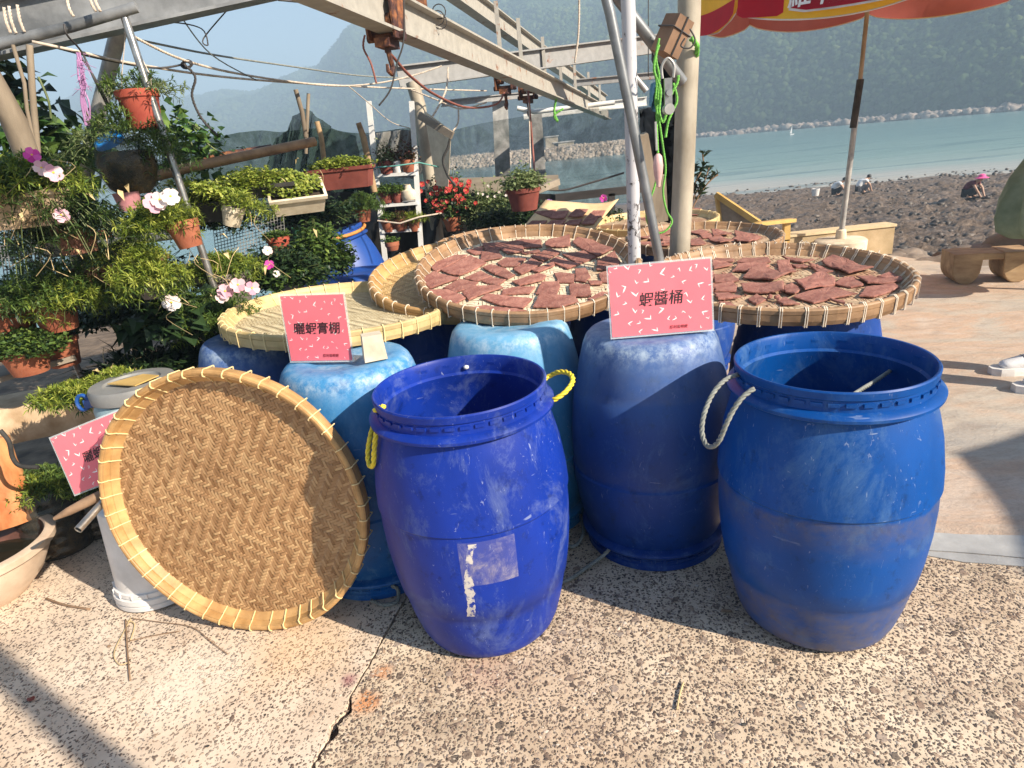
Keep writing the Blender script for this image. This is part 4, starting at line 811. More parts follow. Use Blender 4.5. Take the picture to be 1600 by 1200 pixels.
#PART3
# ================================================================== plants
def leaf(mb, p, d, L, W, droop=.3, fold=.25, tone=None):
    d = Vector(d).normalized(); s_, n_ = frame(d)
    if n_.z < 0: n_ = -n_
    ph = random.uniform(-.7, .7); s2 = s_*math.cos(ph)+n_*math.sin(ph); n2 = d.cross(s2); n2 = n2 if n2.z > 0 else -n2
    m = p+d*L*.5+n2*L*.06; t = p+d*L-Vector((0, 0, 1))*L*droop*.5
    mb.add([p, m+s2*W+n2*W*fold, t, m-s2*W+n2*W*fold, m-n2*W*.05], [(0, 4, 1), (4, 2, 1), (0, 3, 4), (4, 3, 2)], random.random() if tone is None else tone)
def foliage(kind, r, n, c=(0, 0, 0), up=.6, spill=.6):
    """kind: needle (rosettes on trailing stems), round, broad, grass ; r=(rx,ry,rz)"""
    mb = MB(); sb = MB(); c = Vector(c); rx, ry, rz = r
    for i in range(n):
        a = random.uniform(0, 2*math.pi); k = math.sqrt(random.random()); e = random.uniform(.1, 1)
        base = c+Vector((rx*.45*k*math.cos(a), ry*.45*k*math.sin(a), 0)); tip = c+Vector((rx*k*math.cos(a)*random.uniform(.7, 1.15), ry*k*math.sin(a)*random.uniform(.7, 1.15), rz*(up*random.uniform(.25, 1.1)*(1-k*k*.6)-spill*k**3*random.uniform(0, 1))))
        mid = base.lerp(tip, .5)+Vector((0, 0, rz*.35*random.uniform(.3, 1))); pts = [base.lerp(mid, t)*(1-t)+mid.lerp(tip, t)*t for t in (0, .33, .66, 1)]
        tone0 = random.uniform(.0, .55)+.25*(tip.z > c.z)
        if kind == 'needle':
            if i % 2 == 0: sb.tube(pts, .0016, 3, False)
            dirn = (pts[-1]-pts[-2]).normalized()
            for j in range(9):
                u, v = frame(dirn); b = 2*math.pi*j/9+random.random(); d = (u*math.cos(b)+v*math.sin(b))+dirn*random.uniform(.2, 1.0)+Vector((0, 0, .35)); leaf(mb, pts[-1], d, random.uniform(.020, .038), .0026, .25, .1, min(1, tone0+random.uniform(-.1, .2)))
            for j in range(5):
                q = pts[1].lerp(pts[-1], random.random()); d = Vector((random.gauss(0, 1), random.gauss(0, 1), random.uniform(0, 1))); leaf(mb, q, d, random.uniform(.014, .028), .0024, .3, .1, tone0*.8)
        elif kind in ('round', 'fine'):
            L = .020 if kind == 'round' else .013
            if i % 3 == 0: sb.tube(pts, .0014, 3, False)
            for j in range(7):
                q = pts[0].lerp(pts[-1], random.uniform(.3, 1))+Vector((random.gauss(0, .008), random.gauss(0, .008), random.gauss(0, .008))); d = Vector((random.gauss(0, 1), random.gauss(0, 1), random.uniform(-.1, .9))); leaf(mb, q, d, random.uniform(.7, 1.3)*L, L*.42, .3, .2, min(1, max(0, tone0+random.uniform(-.15, .25))))
        elif kind == 'broad':
            sb.tube(pts, .003, 4, False)
            for j in range(3):
                q = pts[1+j % 3] if j else pts[-1]; d = Vector((random.gauss(0, 1), random.gauss(0, 1), random.uniform(-.5, .4))); leaf(mb, q, d, random.uniform(.06, .12), random.uniform(.026, .045), .5, .22, min(1, max(0, tone0+random.uniform(-.2, .3))))
        elif kind == 'grass':
            for j in range(3):
                d = (tip-base)+Vector((random.gauss(0, .04), random.gauss(0, .04), .05)); leaf(mb, base, d, (tip-base).length*random.uniform(.7, 1.3), .004, .6, .1)
        elif kind == 'bush':
            if i % 3 == 0: sb.tube(pts, .002, 3, False)
            for j in range(6):
                q = pts[0].lerp(pts[-1], random.uniform(.35, 1.05))+Vector((random.gauss(0, .012), random.gauss(0, .012), random.gauss(0, .012))); d = Vector((random.gauss(0, 1), random.gauss(0, 1), random.uniform(-.4, .8))); leaf(mb, q, d, random.uniform(.025, .045), random.uniform(.008, .013), .4, .2, min(1, max(0, tone0+random.uniform(-.2, .3))))
    return mb, sb
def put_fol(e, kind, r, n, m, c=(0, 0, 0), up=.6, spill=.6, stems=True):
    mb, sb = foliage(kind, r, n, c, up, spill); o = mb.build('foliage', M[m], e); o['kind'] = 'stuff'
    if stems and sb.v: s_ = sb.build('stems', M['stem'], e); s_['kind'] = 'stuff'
    return o
def flower(e, p, m, r=.026, face=None, name='flower'):
    mb = MB(); d = Vector(face or (random.uniform(-.4, .4), -.8, .7)).normalized(); u, v = frame(d); p = Vector(p)
    for k in range(5):
        a = 2*math.pi*k/5+random.uniform(-.15, .15); q = u*math.cos(a)+v*math.sin(a); t = u*math.cos(a+math.pi/2)+v*math.sin(a+math.pi/2); tip = p+q*r+d*r*random.uniform(.1, .45)
        mb.add([p, p+q*r*.6+t*r*.52+d*r*.22, tip+t*r*.38, tip+q*r*.08, tip-t*r*.38, p+q*r*.6-t*r*.52+d*r*.22], [(0, 1, 2, 3), (0, 3, 4, 5)], random.random())
    o = mb.build(name, M[m], e)
    c_ = MB(); c_.lathe([(0, 0), (r*.16, r*.05), (r*.12, r*.2), (0, r*.24)], 6, p+d*r*.02); c_.build('flower_centre', M['yellow_rope'], o)
    return o
CAMP = Vector((0, 0, CAMH))
def potmesh(r, h, kind='round', r0=.74):
    mb = MB()
    if kind == 'round':
        mb.lathe([(r*r0-.004, -h+.003), (r*r0, -h), (r*.95, -.03), (r*.955, -.028), (r*1.03, -.027), (r*1.05, 0), (r*1.0, .002), (r*.93, -.004), (r*.90, -.03), (r*.7, -h*.8), (0, -h*.8)], 28, cap0=False); mb.lathe([(0, -h+.003), (r*r0-.004, -h+.003)], 28)
    return mb
def trough(L, Wd, h, taper=.82, lip=.012):
    mb = MB(); x, y = L/2, Wd/2; t = taper
    ring = lambda a, b, z: [(-a, -b, z), (a, -b, z), (a, b, z), (-a, b, z)]
    R_ = [ring(x*(t+.06), y*t, -h), ring(x*.975, y*.97, -lip*1.6), ring(x+.006, y+.006, -lip*1.5), ring(x+.008, y+.008, 0), ring(x-.006, y-.006, .001), ring(x*.97, y*.93, -.03), ring(x*t, y*t*.9, -h*.85)]
    vs = [p for r_ in R_ for p in r_]; fs = [(3, 2, 1, 0)]
    for i in range(len(R_)-1):
        for k in range(4): a = i*4+k; b = i*4+(k+1) % 4; fs.append((a, b, b+4, a+4))
    fs.append(tuple(len(vs)-4+k for k in range(4))); mb.add(vs, fs, .5)
    return mb
def plant_pot(px, py, Y, r, h, m, label, fol, flowers=(), yaw=0, tilt=0, name='plant_pot', cat='potted plant', soil=True, wire=None, group=None, tilty=0):
    p = P(px, py, Y=Y); e = empty(name, p, label, cat, group, Quaternion((0, 0, 1), yaw) @ Quaternion((0, 1, 0), tilt) @ Quaternion((1, 0, 0), tilty))
    if isinstance(r, tuple): trough(r[0], r[1], h).build('planter', M[m], e)
    else: potmesh(r, h).build('pot', M[m], e, smooth=True)
    if soil:
        s_ = MB()
        if isinstance(r, tuple): s_.box((0, 0, -.028), (r[0]*.95, r[1]*.9, .01))
        else: s_.lathe([(r*.93, -.02), (r*.5, -.008), (0, -.01)], 20)
        s_.build('soil', M['soil'], e)
    for f in fol:
        put_fol(e, *f[:4], **(f[4] if len(f) > 4 else {}))
    e_m = Matrix.LocRotScale(p, e.rotation_quaternion, None).inverted()
    for (fx, fy, fm, *rr) in flowers:
        q = P(fx, fy, Y=Y-.10 if not isinstance(r, tuple) else Y-.1); flower(e, e_m @ q, fm, rr[0] if rr else .026, e_m.to_3x3() @ (CAMP-q+Vector((random.uniform(-.5, .5), 0, .6))))
    if wire:
        for q in wire:
            w_ = MB(); w_.tube([(e_m @ P(x, y, Y=yy)) for x, y, yy in q], .0022, 4); w_.build('hanger_wire', M['pale_rope'], e)
    return e
def stick(name, pts, r, m, label, cat, group=None, n=12, kind=None, parts=()):
    e = MB(); e.tube(pts, r, n); o = e.build(name, M[m] if isinstance(m, str) else m, smooth=True); tag(o, label, cat, group, kind); return o

# ---- frame posts and steel
stick('steel_pole', [P(193, 22, Y=3.0), P(300, 345, Y=2.95), P(342, 470, Y=2.95)], .016, 'chrome', 'thin shiny steel pole leaning in front of the hanging garden', 'pole')
stick('steel_pole', [P(70, 440, Y=2.9), P(83, 480, Y=2.85), P(133, 604, Y=2.7)], .014, 'chrome', 'thin steel pole behind the grey lidded keg', 'pole')
stick('steel_pipe', [P(-60, 88, Y=2.9), P(0, 69, Y=2.9), P(110, 42, Y=2.95), P(214, 11, Y=3.0)], .021, 'dark_steel', 'rusty open ended pipe lashed under the grey beam at top left', 'pipe')
def hollow(o_pts, r):
    pass
stick('grey_post', [P(190, 30, Y=3.3), P(150, 190, Y=3.35), P(120, 350, Y=3.4)], .034, 'steel', 'grey tubular post slanting behind the red hanging pot', 'post')
stick('wooden_post', [P(-22, 110, Y=2.7), P(22, 190, Y=2.75), P(50, 262, Y=2.8), P(88, 400, Y=2.8)], [.04, .045, .043, .04], 'wood', 'thick weathered wooden post at the far left edge', 'post')
stick('cane', [P(20, 70, Y=2.8), P(38, 130, Y=2.8), P(42, 170, Y=2.8), P(55, 235, Y=2.8)], .007, 'wood', 'left of two thin pale canes hanging under the grey beam', 'cane', 'thin canes')
stick('cane', [P(46, 70, Y=2.85), P(51, 150, Y=2.85), P(59, 240, Y=2.85)], .012, 'wood', 'right of two thin pale canes hanging under the grey beam', 'cane', 'thin canes')
stick('tree_trunk', [P(100, 265, Y=3.0), P(122, 300, Y=3.0), P(118, 380, Y=3.0), P(130, 420, Y=3.0)], [.05, .055, .04, .04], 'wood', 'short grey trunk standing beside the left flower clump', 'trunk')
stick('bamboo_pole', [P(205, 285, Y=3.2), P(290, 263, Y=3.3), P(400, 240, Y=3.5), P(492, 221, Y=3.7)], .024, 'bamboo_old', 'long horizontal bamboo pole above the hanging planters', 'pole')
stick('bamboo_pole', [P(230, 268, Y=3.6), P(330, 245, Y=3.7), P(425, 230, Y=3.8)], .016, 'rust', 'rusty rod lying along the long bamboo pole', 'rod')
stick('steel_pipe', [P(100, 392, Y=2.8), P(200, 376, Y=2.8), P(305, 362, Y=2.8)], .020, 'grey_pole', 'horizontal grey pipe carrying the brown trough', 'pipe')
stick('stake', [P(462, 140, Y=4.3), P(472, 175, Y=4.3), P(478, 215, Y=4.3)], .014, 'wood', 'crooked stake with teal string, above the left planters', 'stake')
stick('stake', [P(482, 146, Y=4.35), P(480, 190, Y=4.35), P(478, 240, Y=4.35)], .011, 'wood', 'thin dark stake beside the teal string stake', 'stake')
stick('stake', [P(495, 190, Y=4.2), P(502, 215, Y=4.2), P(506, 250, Y=4.2)], .016, 'log', 'short stub of reddish cane above the brown planter', 'stake')
stick('bamboo_post', [P(560, 192, Y=4.4), P(568, 215, Y=4.4), P(574, 245, Y=4.4), P(585, 300, Y=4.4)], [.017, .02, .02, .021], 'log', 'broken red brown bamboo post left of the white ladder', 'post')
stick('pipe_post', [P(644, 128, Y=5.5), P(655, 165, Y=5.5), P(668, 250, Y=5.5), P(690, 420, Y=5.5)], .052, 'beige_pole', 'pale stained pipe post just right of the white ladder', 'post')
stick('white_pole', [P(977, -90, Y=2.75), P(982, 20, Y=2.75), P(988, 250, Y=2.75), P(992, 430, Y=2.75), (.60, 2.78, 0)], .027, 'chipped', 'white pole with chipped paint standing between the trays', 'pole', n=20)
stick('beige_pole', [P(1077, -90, Y=2.95), P(1077, 20, Y=2.95), P(1069, 250, Y=2.95), P(1060, 430, Y=2.95), P(1052, 560, Y=2.95)], [.046]*5, 'beige_pole', 'thick stained beige pole right of the chipped white pole', 'pole', n=24)
stick('diagonal_tube', [P(925, -90, Y=2.6), P(953, 20, Y=2.6), P(990, 200, Y=2.6), P(1030, 404, Y=2.6), P(1040, 460, Y=2.6)], .019, 'grey_pole', 'long grey tube slanting down across the white pole', 'tube', n=14)
stick('brace_tube', [P(940, -45, Y=2.8), P(968, 0, Y=2.82), P(1030, 80, Y=2.85), P(1066, 128, Y=2.9)], .024, 'grey_pole', 'grey brace tube running down to the beige pole', 'tube', n=14)
stick('brace_tube', [P(990, 118, Y=4.6), P(1010, 142, Y=4.6)], .02, 'steel', 'short grey tube end seen behind the white pole', 'tube')

def ibeam(name, a, b, h, w_, m, label, cat='beam', up=(0, 0, 1), tf=.012, group='steel beams of the boat hoist frame'):
    a = Vector(a); b = Vector(b); x = (b-a).normalized(); y = Vector(up).cross(x).normalized(); z = x.cross(y)
    e = empty(name, a, label, cat, group)
    for nm, c, sz in (('web', 0, (tf, h-2*tf)), ('upper_flange', h/2-tf/2, (w_, tf)), ('lower_flange', -h/2+tf/2, (w_, tf))):
        mb = MB(); mb.bar(z*c, (b-a)+z*c, sz[0], sz[1], z); mb.build(nm, M[m], e)
    return e
def ext(a, b, t): return a+(b-a)*t
# grey beam at top left
a, b = P(0, 45, Y=3.05), P(430, -45, Y=3.35)
ibeam('steel_beam', ext(a, b, -.6), ext(a, b, 1.5), .20, .11, 'dark_steel', 'big grey steel channel beam crossing the top left corner')
# hoist rail with trolleys
a, b = P(600, 16, Y=3.3), P(950, 178, Y=11)
ra, rb = ext(a, b, -.09), b
ibeam('hoist_rail', ext(ra, rb, -.14), rb, .17, .10, 'beam_cream', 'cream hoist rail running from the top centre down to the shore')
a2, b2_ = P(735, 2, Y=6.2), P(946, 157, Y=13.5)
ibeam('hoist_rail', ext(a2, b2_, -.16), b2_, .17, .10, 'beam_cream', 'second cream rail running parallel behind the hoist rail')
for i, t in enumerate((.10, .17, .27, .36, .46, .58, .70)):
    p = ext(ra, rb, t*1.0+.20); q = ext(ext(a2, b2_, -.16), b2_, t+.12)
    if i < 7:
        m_ = MB(); p2 = Vector((p.x, p.y, p.z+.10)); m_.bar(p2, p2+Vector((0, 0, .30)), .03, .03, (0, 1, 0)); tag(m_.build('strut', M['beam_cream']), ORD[i]+' steel strut on the hoist rail, counted from the big trolley', 'strut', 'struts on the hoist rail')
ibeam('cross_beam', P(622, 121, Y=5.9), P(1045, 66, Y=7.3), .17, .10, 'beam_grey', 'grey cross beam resting on the pale pipe post')
ibeam('cross_beam', P(895, 130, Y=8.5), P(1075, 113, Y=8.5), .08, .07, 'beam_grey', 'thin rust bitten cross beam behind the chipped white pole')
ibeam('cross_beam', P(690, 162, Y=8), P(900, 140, Y=9), .07, .06, 'beam_grey', 'thin grey cross beam tied with frayed rope')
ibeam('cross_beam', P(818, 180, Y=10), P(1010, 158, Y=10), .12, .08, 'white_paint', 'white box cross beam at the far end of the frame')
stick('white_tube', [P(808, 169, Y=9), P(835, 175, Y=9), P(960, 160, Y=9)], .03, 'white_paint', 'thin white tube end below the hoist rail', 'tube')
def sqpost(a, b, wd, label):
    m_ = MB(); m_.bar(a, b, wd, wd, (0, 1, 0)); return tag(m_.build('concrete_post', mat('mottled_concrete_post', (.34, .34, .33), .8, .3, 9, .4, c2=(.55, .54, .52))), label, 'post')
sqpost(P(781, 158, Y=8.6), P(786, 282, Y=8.6), .19, 'pale square concrete post seen through the net, left of two')
sqpost(P(836, 178, Y=9.6), P(843, 276, Y=9.6), .17, 'mottled square concrete post with hanging cords, right of two')
# trolleys (rusty hoist wheels)
def trolley(px, py, Y, s, label):
    c = P(px, py, Y=Y); d = (rb-ra).normalized(); q = Vector((1, 0, 0)).rotation_difference(d); e = empty('hoist_trolley', c, label, 'trolley', 'rusty trolleys on the hoist rail', q); e.scale = (s, s, s)
    for sy in (-1, 1):
        m_ = MB(); v = [(-.11, sy*.085, .05), (-.07, sy*.085, .12), (.07, sy*.085, .12), (.11, sy*.085, .05), (.08, sy*.085, -.15), (-.08, sy*.085, -.15)]; v2 = [(x, y+sy*.014, z) for x, y, z in v]
        m_.add(v+v2, [tuple(range(6))[::sy], tuple(range(6, 12))[::-sy]]+[(i, (i+1) % 6, (i+1) % 6+6, i+6)[::-sy] for i in range(6)]); m_.build('side_plate', M['rust'], e)
        for sx in (-.05, .05):
            w_ = MB(); w_.tube([(sx, sy*.03, -.045), (sx, sy*.072, -.045)], .038, 16); w_.build('wheel', M['rust'], e)
    m_ = MB(); m_.tube([(0, -.13, -.13), (0, .13, -.13)], .026, 10); m_.build('axle', M['rust'], e)
    m_ = MB(); m_.box((0, 0, -.17), (.16, .10, .05)); m_.tube([(0, 0, -.19), (.02, 0, -.25), (.045, 0, -.30), (.02, 0, -.345), (-.03, 0, -.33), (-.035, 0, -.29)], [.02, .018, .018, .016, .014, .01], 8); m_.build('hook', M['rust'], e)
    return e
trolley(600, 22, 3.35, .72, 'big rusty trolley with hook, nearest on the hoist rail')
trolley(788, 118, 6.4, .80, 'small orange rusted trolley, middle one on the hoist rail')
trolley(824, 135, 7.1, .8, 'dark rusted trolley with a long hanging cord, third on the rail')
m_ = MB(); p = P(658, 5, Y=4.6); m_.box(p, (.07, .07, .05)); m_.tube([p, p-Vector((0, 0, .09))], .02, 8); tag(m_.build('rail_clamp', M['rust']), 'small rusty clamp hanging above the hoist rail', 'clamp')

# ---- ladder shelf with pots
def ladder():
    Y = 5.0; TL, BL, TR, BR = P(576, 158, Y=Y), P(600, 388, Y=Y), P(643, 158, Y=Y), P(657, 372, Y=Y); BLg = TL+(BL-TL)*1.9; BRg = TR+(BR-TR)*1.9
    e = empty('pot_ladder', P(630, 392, Y=Y), 'white painted ladder shelf full of small pots', 'shelf')
    inv = Matrix.Translation(e.location).inverted()
    for a, b in ((TL, BLg), (TR, BRg)):
        m_ = MB(); m_.bar(inv @ a, inv @ b, .035, .035, (0, 1, 0)); m_.build('upright', M['white_paint'], e)
    out = []
    for y0, y1 in ((270, 267), (318, 314), (360, 357)):
        t0 = (y0-158)/(388-158); t1 = (y1-158)/(372-158); a = TL.lerp(BL, t0); b = TR.lerp(BR, t1); m_ = MB(); dz = Vector((0, .06, 0)); m_.bar(inv @ (a+dz), inv @ (b+dz), .18, .022); m_.build('shelf', M['white_paint'], e); out.append((a+dz, b+dz))
    return out
SHF = ladder()
def spot(px, py, Y, r, h, m, lab, fol, **k): return plant_pot(px, py, Y, r, h, m, lab, fol, **k)
RF = lambda n, m='leaf_mid', r=.09, z=.08, kind='round', **k: (kind, (r, r, z), n, m, k)
Ys = 5.0
for (px, py, r, h, m, lab, fol) in (
    (602, 252, .055, .09, 'terra_dark', 'dark red pot of wiry grey plants, top shelf left', [RF(60, 'leaf_pale', .10, .16, 'round', up=1.1), RF(25, 'leaf_red', .1, .18, 'round', up=1.1)]),
    (619, 252, .036, .08, 'white_plastic', 'small white square pot between two red pots, top shelf', [RF(24, 'leaf_red', .06, .14, 'round', up=1.1)]),
    (637, 250, .052, .085, 'terracotta', 'orange pot at the right end of the top ladder shelf', [RF(70, 'leaf_red', .10, .17, 'round', up=1.1)]),
    (601, 299, .055, .085, 'terra_dark', 'dark red square pot on the second ladder shelf, left', [RF(130, 'leaf_mid', .10, .09, 'round')]),
    (619, 299, .045, .08, 'terra_dark', 'dark red pot in the middle of the second ladder shelf', [RF(110, 'leaf_mid', .09, .09, 'round')]),
    (605, 341, .055, .10, 'terracotta', 'terracotta pot at the left end of the lowest ladder shelf', [RF(60, 'leaf_mid', .08, .08, 'round')]),
    (625, 342, .058, .09, 'terracotta', 'terracotta pot of reddish succulents, middle of the lowest shelf', [RF(70, 'leaf_red', .08, .09, 'needle'), RF(40, 'leaf_mid', .08, .08, 'round')]),
    (646, 342, .05, .09, 'terracotta', 'terracotta pot spilling bright leaves, right end of the lowest shelf', [RF(110, 'leaf_bright', .11, .08, 'needle')])):
    plant_pot(px, py, Ys-.0, r, h, m, lab, fol)
pt = MB(); pt.lathe([(0, 0), (.05, .004), (.062, .03), (.055, .07), (.03, .085), (.022, .11), (.026, .115), (.014, .11), (0, .1)], 20, P(640, 313, Y=Ys)); tag(pt.build('cream_jug', M['cream_pot'], smooth=True), 'small cream jug standing on the second ladder shelf', 'jug')
stick('cord', [P(590, 345, Y=4.88), P(625, 349, Y=4.86), P(655, 339, Y=4.88), P(690, 333, Y=5.2), P(700, 345, Y=5.2)], .006, 'pale_rope', 'pale cord tied across the lowest ladder shelf', 'cord')
stick('cord', [P(585, 262, Y=4.88), P(620, 259, Y=4.86), P(655, 254, Y=4.88), P(690, 262, Y=5.2)], .005, mat('teal_cord', (.12, .34, .30), .6), 'teal cord stretched across the top ladder shelf', 'cord')
plant_pot(612, 378, 4.7, .05, .06, 'terracotta', 'tiny pot with sprouts at the foot of the ladder', [RF(24, 'leaf_mid', .07, .07)])

# ---- flower pots right of the ladder
plant_pot(708, 338, 5.3, .085, .11, 'terracotta', 'terracotta pot with bright red flowering begonia right of the ladder',
          [('bush', (.23, .18, .36), 330, 'leaf_dark', dict(up=1.0, spill=.1)), ('bush', (.23, .18, .36), 90, 'leaf_mid', dict(up=1.0, spill=.1))],
          [(random.gauss(703, 20), random.uniform(280, 330), 'red_fl', random.uniform(.012, .022)) for _ in range(60)])
plant_pot(765, 345, 5.3, .12, .12, 'black_pot', 'dark pot with yellow green bush and white buds beside the begonia',
          [('bush', (.24, .2, .32), 330, 'leaf_pale', dict(up=1., spill=.2)), ('bush', (.26, .2, .24), 260, 'leaf_dark', dict(up=1., spill=.4))], [(random.gauss(775, 20), random.uniform(282, 312), 'yellow_rope' if 0 else 'white_fl', .010) for _ in range(10)]+[(757, 339, 'magenta_fl', .026)])
plant_pot(817, 294, 4.7, .12, .15, 'terra_dark', 'big dark red hanging pot of yellowish plants at the plank end', [('bush', (.17, .15, .14), 230, 'leaf_pale', dict(up=1., spill=.1))])
plant_pot(800, 352, 5.0, .15, .12, 'black_pot', 'low dark planter of shaded leaves under the hanging dark red pot', [('bush', (.42, .2, .2), 480, 'leaf_dark', dict(up=.9, spill=.2))], [(858, 318, 'purple_fl', .03), (866, 321, 'purple_fl', .02)])
plant_pot(945, 352, 5.2, .10, .12, 'black_pot', 'dark pot with magenta bloom behind the white pole', [('bush', (.22, .2, .22), 120, 'leaf_dark', dict(up=.9, spill=.2))], [(943, 310, 'magenta_fl', .028)])
# planks / railing
def plank(name, pts, w_, h_, m, label, cat, group=None):
    m_ = MB(); m_.bar(pts[0], pts[1], w_, h_); return tag(m_.build(name, M[m]), label, cat, group)
plank('plank', (P(690, 291, Y=5.6), P(872, 285, Y=5.6)), .05, .12, 'wood_h', 'dark weathered plank behind the flowering pots', 'plank')
plank('plank', (P(838, 298, Y=5.3), P(872, 284, Y=5.5)), .04, .05, 'wood_h', 'short pale offcut under the end of the plank', 'plank')
rl = empty('railing', P(930, 320, Y=6.2), 'low wooden railing behind the trays and white pole', 'railing')
for nm, a, b, wd in (('rail', P(845, 312, Y=6.2), P(1060, 288, Y=6.2), .07), ('post', P(955, 302, Y=6.2), P(956, 345, Y=6.2), .06), ('post', P(1022, 292, Y=6.2), P(1024, 345, Y=6.2), .06), ('post', P(860, 312, Y=6.2), P(861, 350, Y=6.2), .06)):
    m_ = MB(); m_.bar(a-rl.location, b-rl.location, .06, wd, (0, 1, 0) if nm == 'post' else (0, 0, 1)); m_.build(nm, M['wood_h'], rl)
m_ = MB(); a, b = P(860, 350, Y=6.9), P(1060, 330, Y=6.9); m_.box((a+b)/2+Vector((0, 0, -.32)), ((b-a).length*1.2, .12, .9), Quaternion((0, 0, 1), 0)); tag(m_.build('sea_wall', M['white_paint']), 'low whitewashed wall behind the wooden railing', 'wall')

# ---- nets
def netmat(name, c, op, dens):
    s = NT(name); s.b.inputs['Base Color'].default_value = c+(1,); s.b.inputs['Roughness'].default_value = .8
    fold = s.noise(3, 5, .7, s.mapv((1, 1, 1)), 2.2); f = s.ramp(fold, [(.35, op-.12), (.6, op+.15)])
    crease = s.ramp(s.noise(5, 3, .6, s.mapv((1.6, 1, 1.6)), 3), [(.485, 0.), (.5, .5), (.515, 0.)]); f = s.math('MAXIMUM', f, crease)
    s.l(f, s.b.inputs['Alpha']); return s.m
M['net'] = netmat('fine_green_net', (.010, .030, .030), .44, 1)
M['net_dark'] = netmat('dense_green_net', (.012, .035, .030), .72, 1)
def sheetmesh(name, top, bot, m, label, cat, Ya, wob=.03, kind=None, nv=14, sub=8):
    T = smoothpts([P(x, y, Y=Ya[i] if isinstance(Ya, (list, tuple)) else Ya) for i, (x, y) in enumerate(top)], sub); B = smoothpts([P(x, y, Y=Ya[i] if isinstance(Ya, (list, tuple)) else Ya) for i, (x, y) in enumerate(bot)], sub)
    vs = []; n = min(len(T), len(B))
    for i in range(n):
        for j in range(nv+1):
            t = j/nv; p = T[i].lerp(B[i], t); vs.append(p+Vector((0, wob*math.sin(i*.9+j*.5)+wob*.5*math.sin(i*2.3+j*1.1), 0)))
    fs = [(i*(nv+1)+j, i*(nv+1)+j+1, (i+1)*(nv+1)+j+1, (i+1)*(nv+1)+j) for i in range(n-1) for j in range(nv)]
    mb = MB(); mb.add(vs, fs, .5); o = mb.build(name, M[m] if isinstance(m, str) else m, smooth='all'); return tag(o, label, cat, kind=kind)
sheetmesh('fine_net', [(660, 218), (700, 205), (790, 186), (900, 172), (1000, 168), (1048, 165)], [(665, 330), (720, 330), (790, 325), (900, 322), (1000, 318), (1050, 310)], 'net', 'fine green net hung from the frame in front of the breakwater', 'net', 8.0)
sheetmesh('fine_net', [(250, 228), (330, 215), (400, 204), (440, 206), (500, 200), (560, 208), (640, 200), (700, 202)], [(250, 330), (330, 330), (400, 330), (440, 330), (500, 330), (560, 335), (640, 335), (700, 330)], 'net_dark', 'dense green net stretched behind the hanging planters', 'net', 5.8)
sheetmesh('tent_net', [(420, 232), (445, 205), (470, 172), (488, 176), (520, 200), (560, 214)], [(415, 300), (440, 300), (470, 300), (490, 300), (520, 300), (560, 300)], 'net_dark', 'green net draped like a tent over the two stakes', 'net', 4.5, .05)
sheetmesh('grey_tarp', [(588, 208), (610, 205), (635, 203), (645, 206)], [(588, 262), (610, 275), (635, 278), (648, 280)], mat('grey_tarp', (.20, .20, .19), .6, .2, 4, .3, c2=(.30, .30, .28)), 'grey tarpaulin hanging behind the top ladder shelf', 'tarp', 5.6)
sheetmesh('black_tarp', [(425, 285), (470, 272), (520, 270), (590, 290), (640, 300), (690, 300)], [(425, 470), (470, 470), (520, 470), (590, 470), (640, 470), (690, 470)], 'black', 'black tarpaulin hanging behind the ladder and the brown planter', 'tarp', 5.5, .06)
sheetmesh('black_tarp', [(655, 296), (720, 298), (800, 300), (868, 304)], [(655, 400), (720, 400), (800, 400), (868, 400)], 'black', 'black tarpaulin below the weathered plank', 'tarp', 5.75, .04)
m_ = MB(); a_, b_, c_, d_ = P(662, 172, Y=5.2), P(705, 204, Y=5.0), P(700, 292, Y=5.1), P(682, 290, Y=5.2); a0 = a_; m_.add([x-a0 for x in (a_, b_, c_, d_)]+[x-a0+Vector((0, .05, 0)) for x in (a_, b_, c_, d_)], [(0, 3, 2, 1), (4, 5, 6, 7), (0, 1, 5, 4), (1, 2, 6, 5), (2, 3, 7, 6), (3, 0, 4, 7)])
tag(m_.build('white_board', M['cream_pot'], None, a0), 'pale board leaning against the pipe post', 'board')
m_ = MB(); m_.bar(P(655, 180, Y=5.0), P(707, 212, Y=4.9), .03, .05); tag(m_.build('wood_batten', M['wood_h']), 'pale wooden batten across the top of the leaning board', 'batten')
stick('black_hose', smoothpts([P(705, 208, Y=4.95), P(700, 230, Y=4.95), P(692, 250, Y=4.95), P(700, 275, Y=4.95), P(712, 290, Y=4.95)]), .009, 'black_pot', 'black hose curling beside the leaning board', 'hose')

# dark hanging mass between the poles
sheetmesh('black_net_bundle', [(1005, 170), (1022, 168), (1040, 172), (1056, 190)], [(1018, 345), (1030, 345), (1045, 345), (1060, 345)], 'black', 'black net bundle hanging between the white and beige poles', 'net', 3.6, .10)
sheetmesh('black_net_bundle', [(1022, 75), (1035, 80), (1046, 85)], [(1032, 175), (1040, 190), (1052, 200)], 'black', 'black cloth bunched behind the green rope', 'cloth', 3.3, .06)
m_ = MB(); m_.bar(P(1003, 210, Y=3.3), P(1026, 335, Y=3.4), .05, .05, (0, 1, 0)); tag(m_.build('wood_board', M['wood']), 'old wooden board standing behind the slanting tube', 'board')
m_ = MB(); m_.bar(P(1030, 275, Y=3.35), P(1034, 345, Y=3.4), .06, .03, (0, 1, 0)); tag(m_.build('wood_board', M['wood']), 'short pale board beside the pink float', 'board')
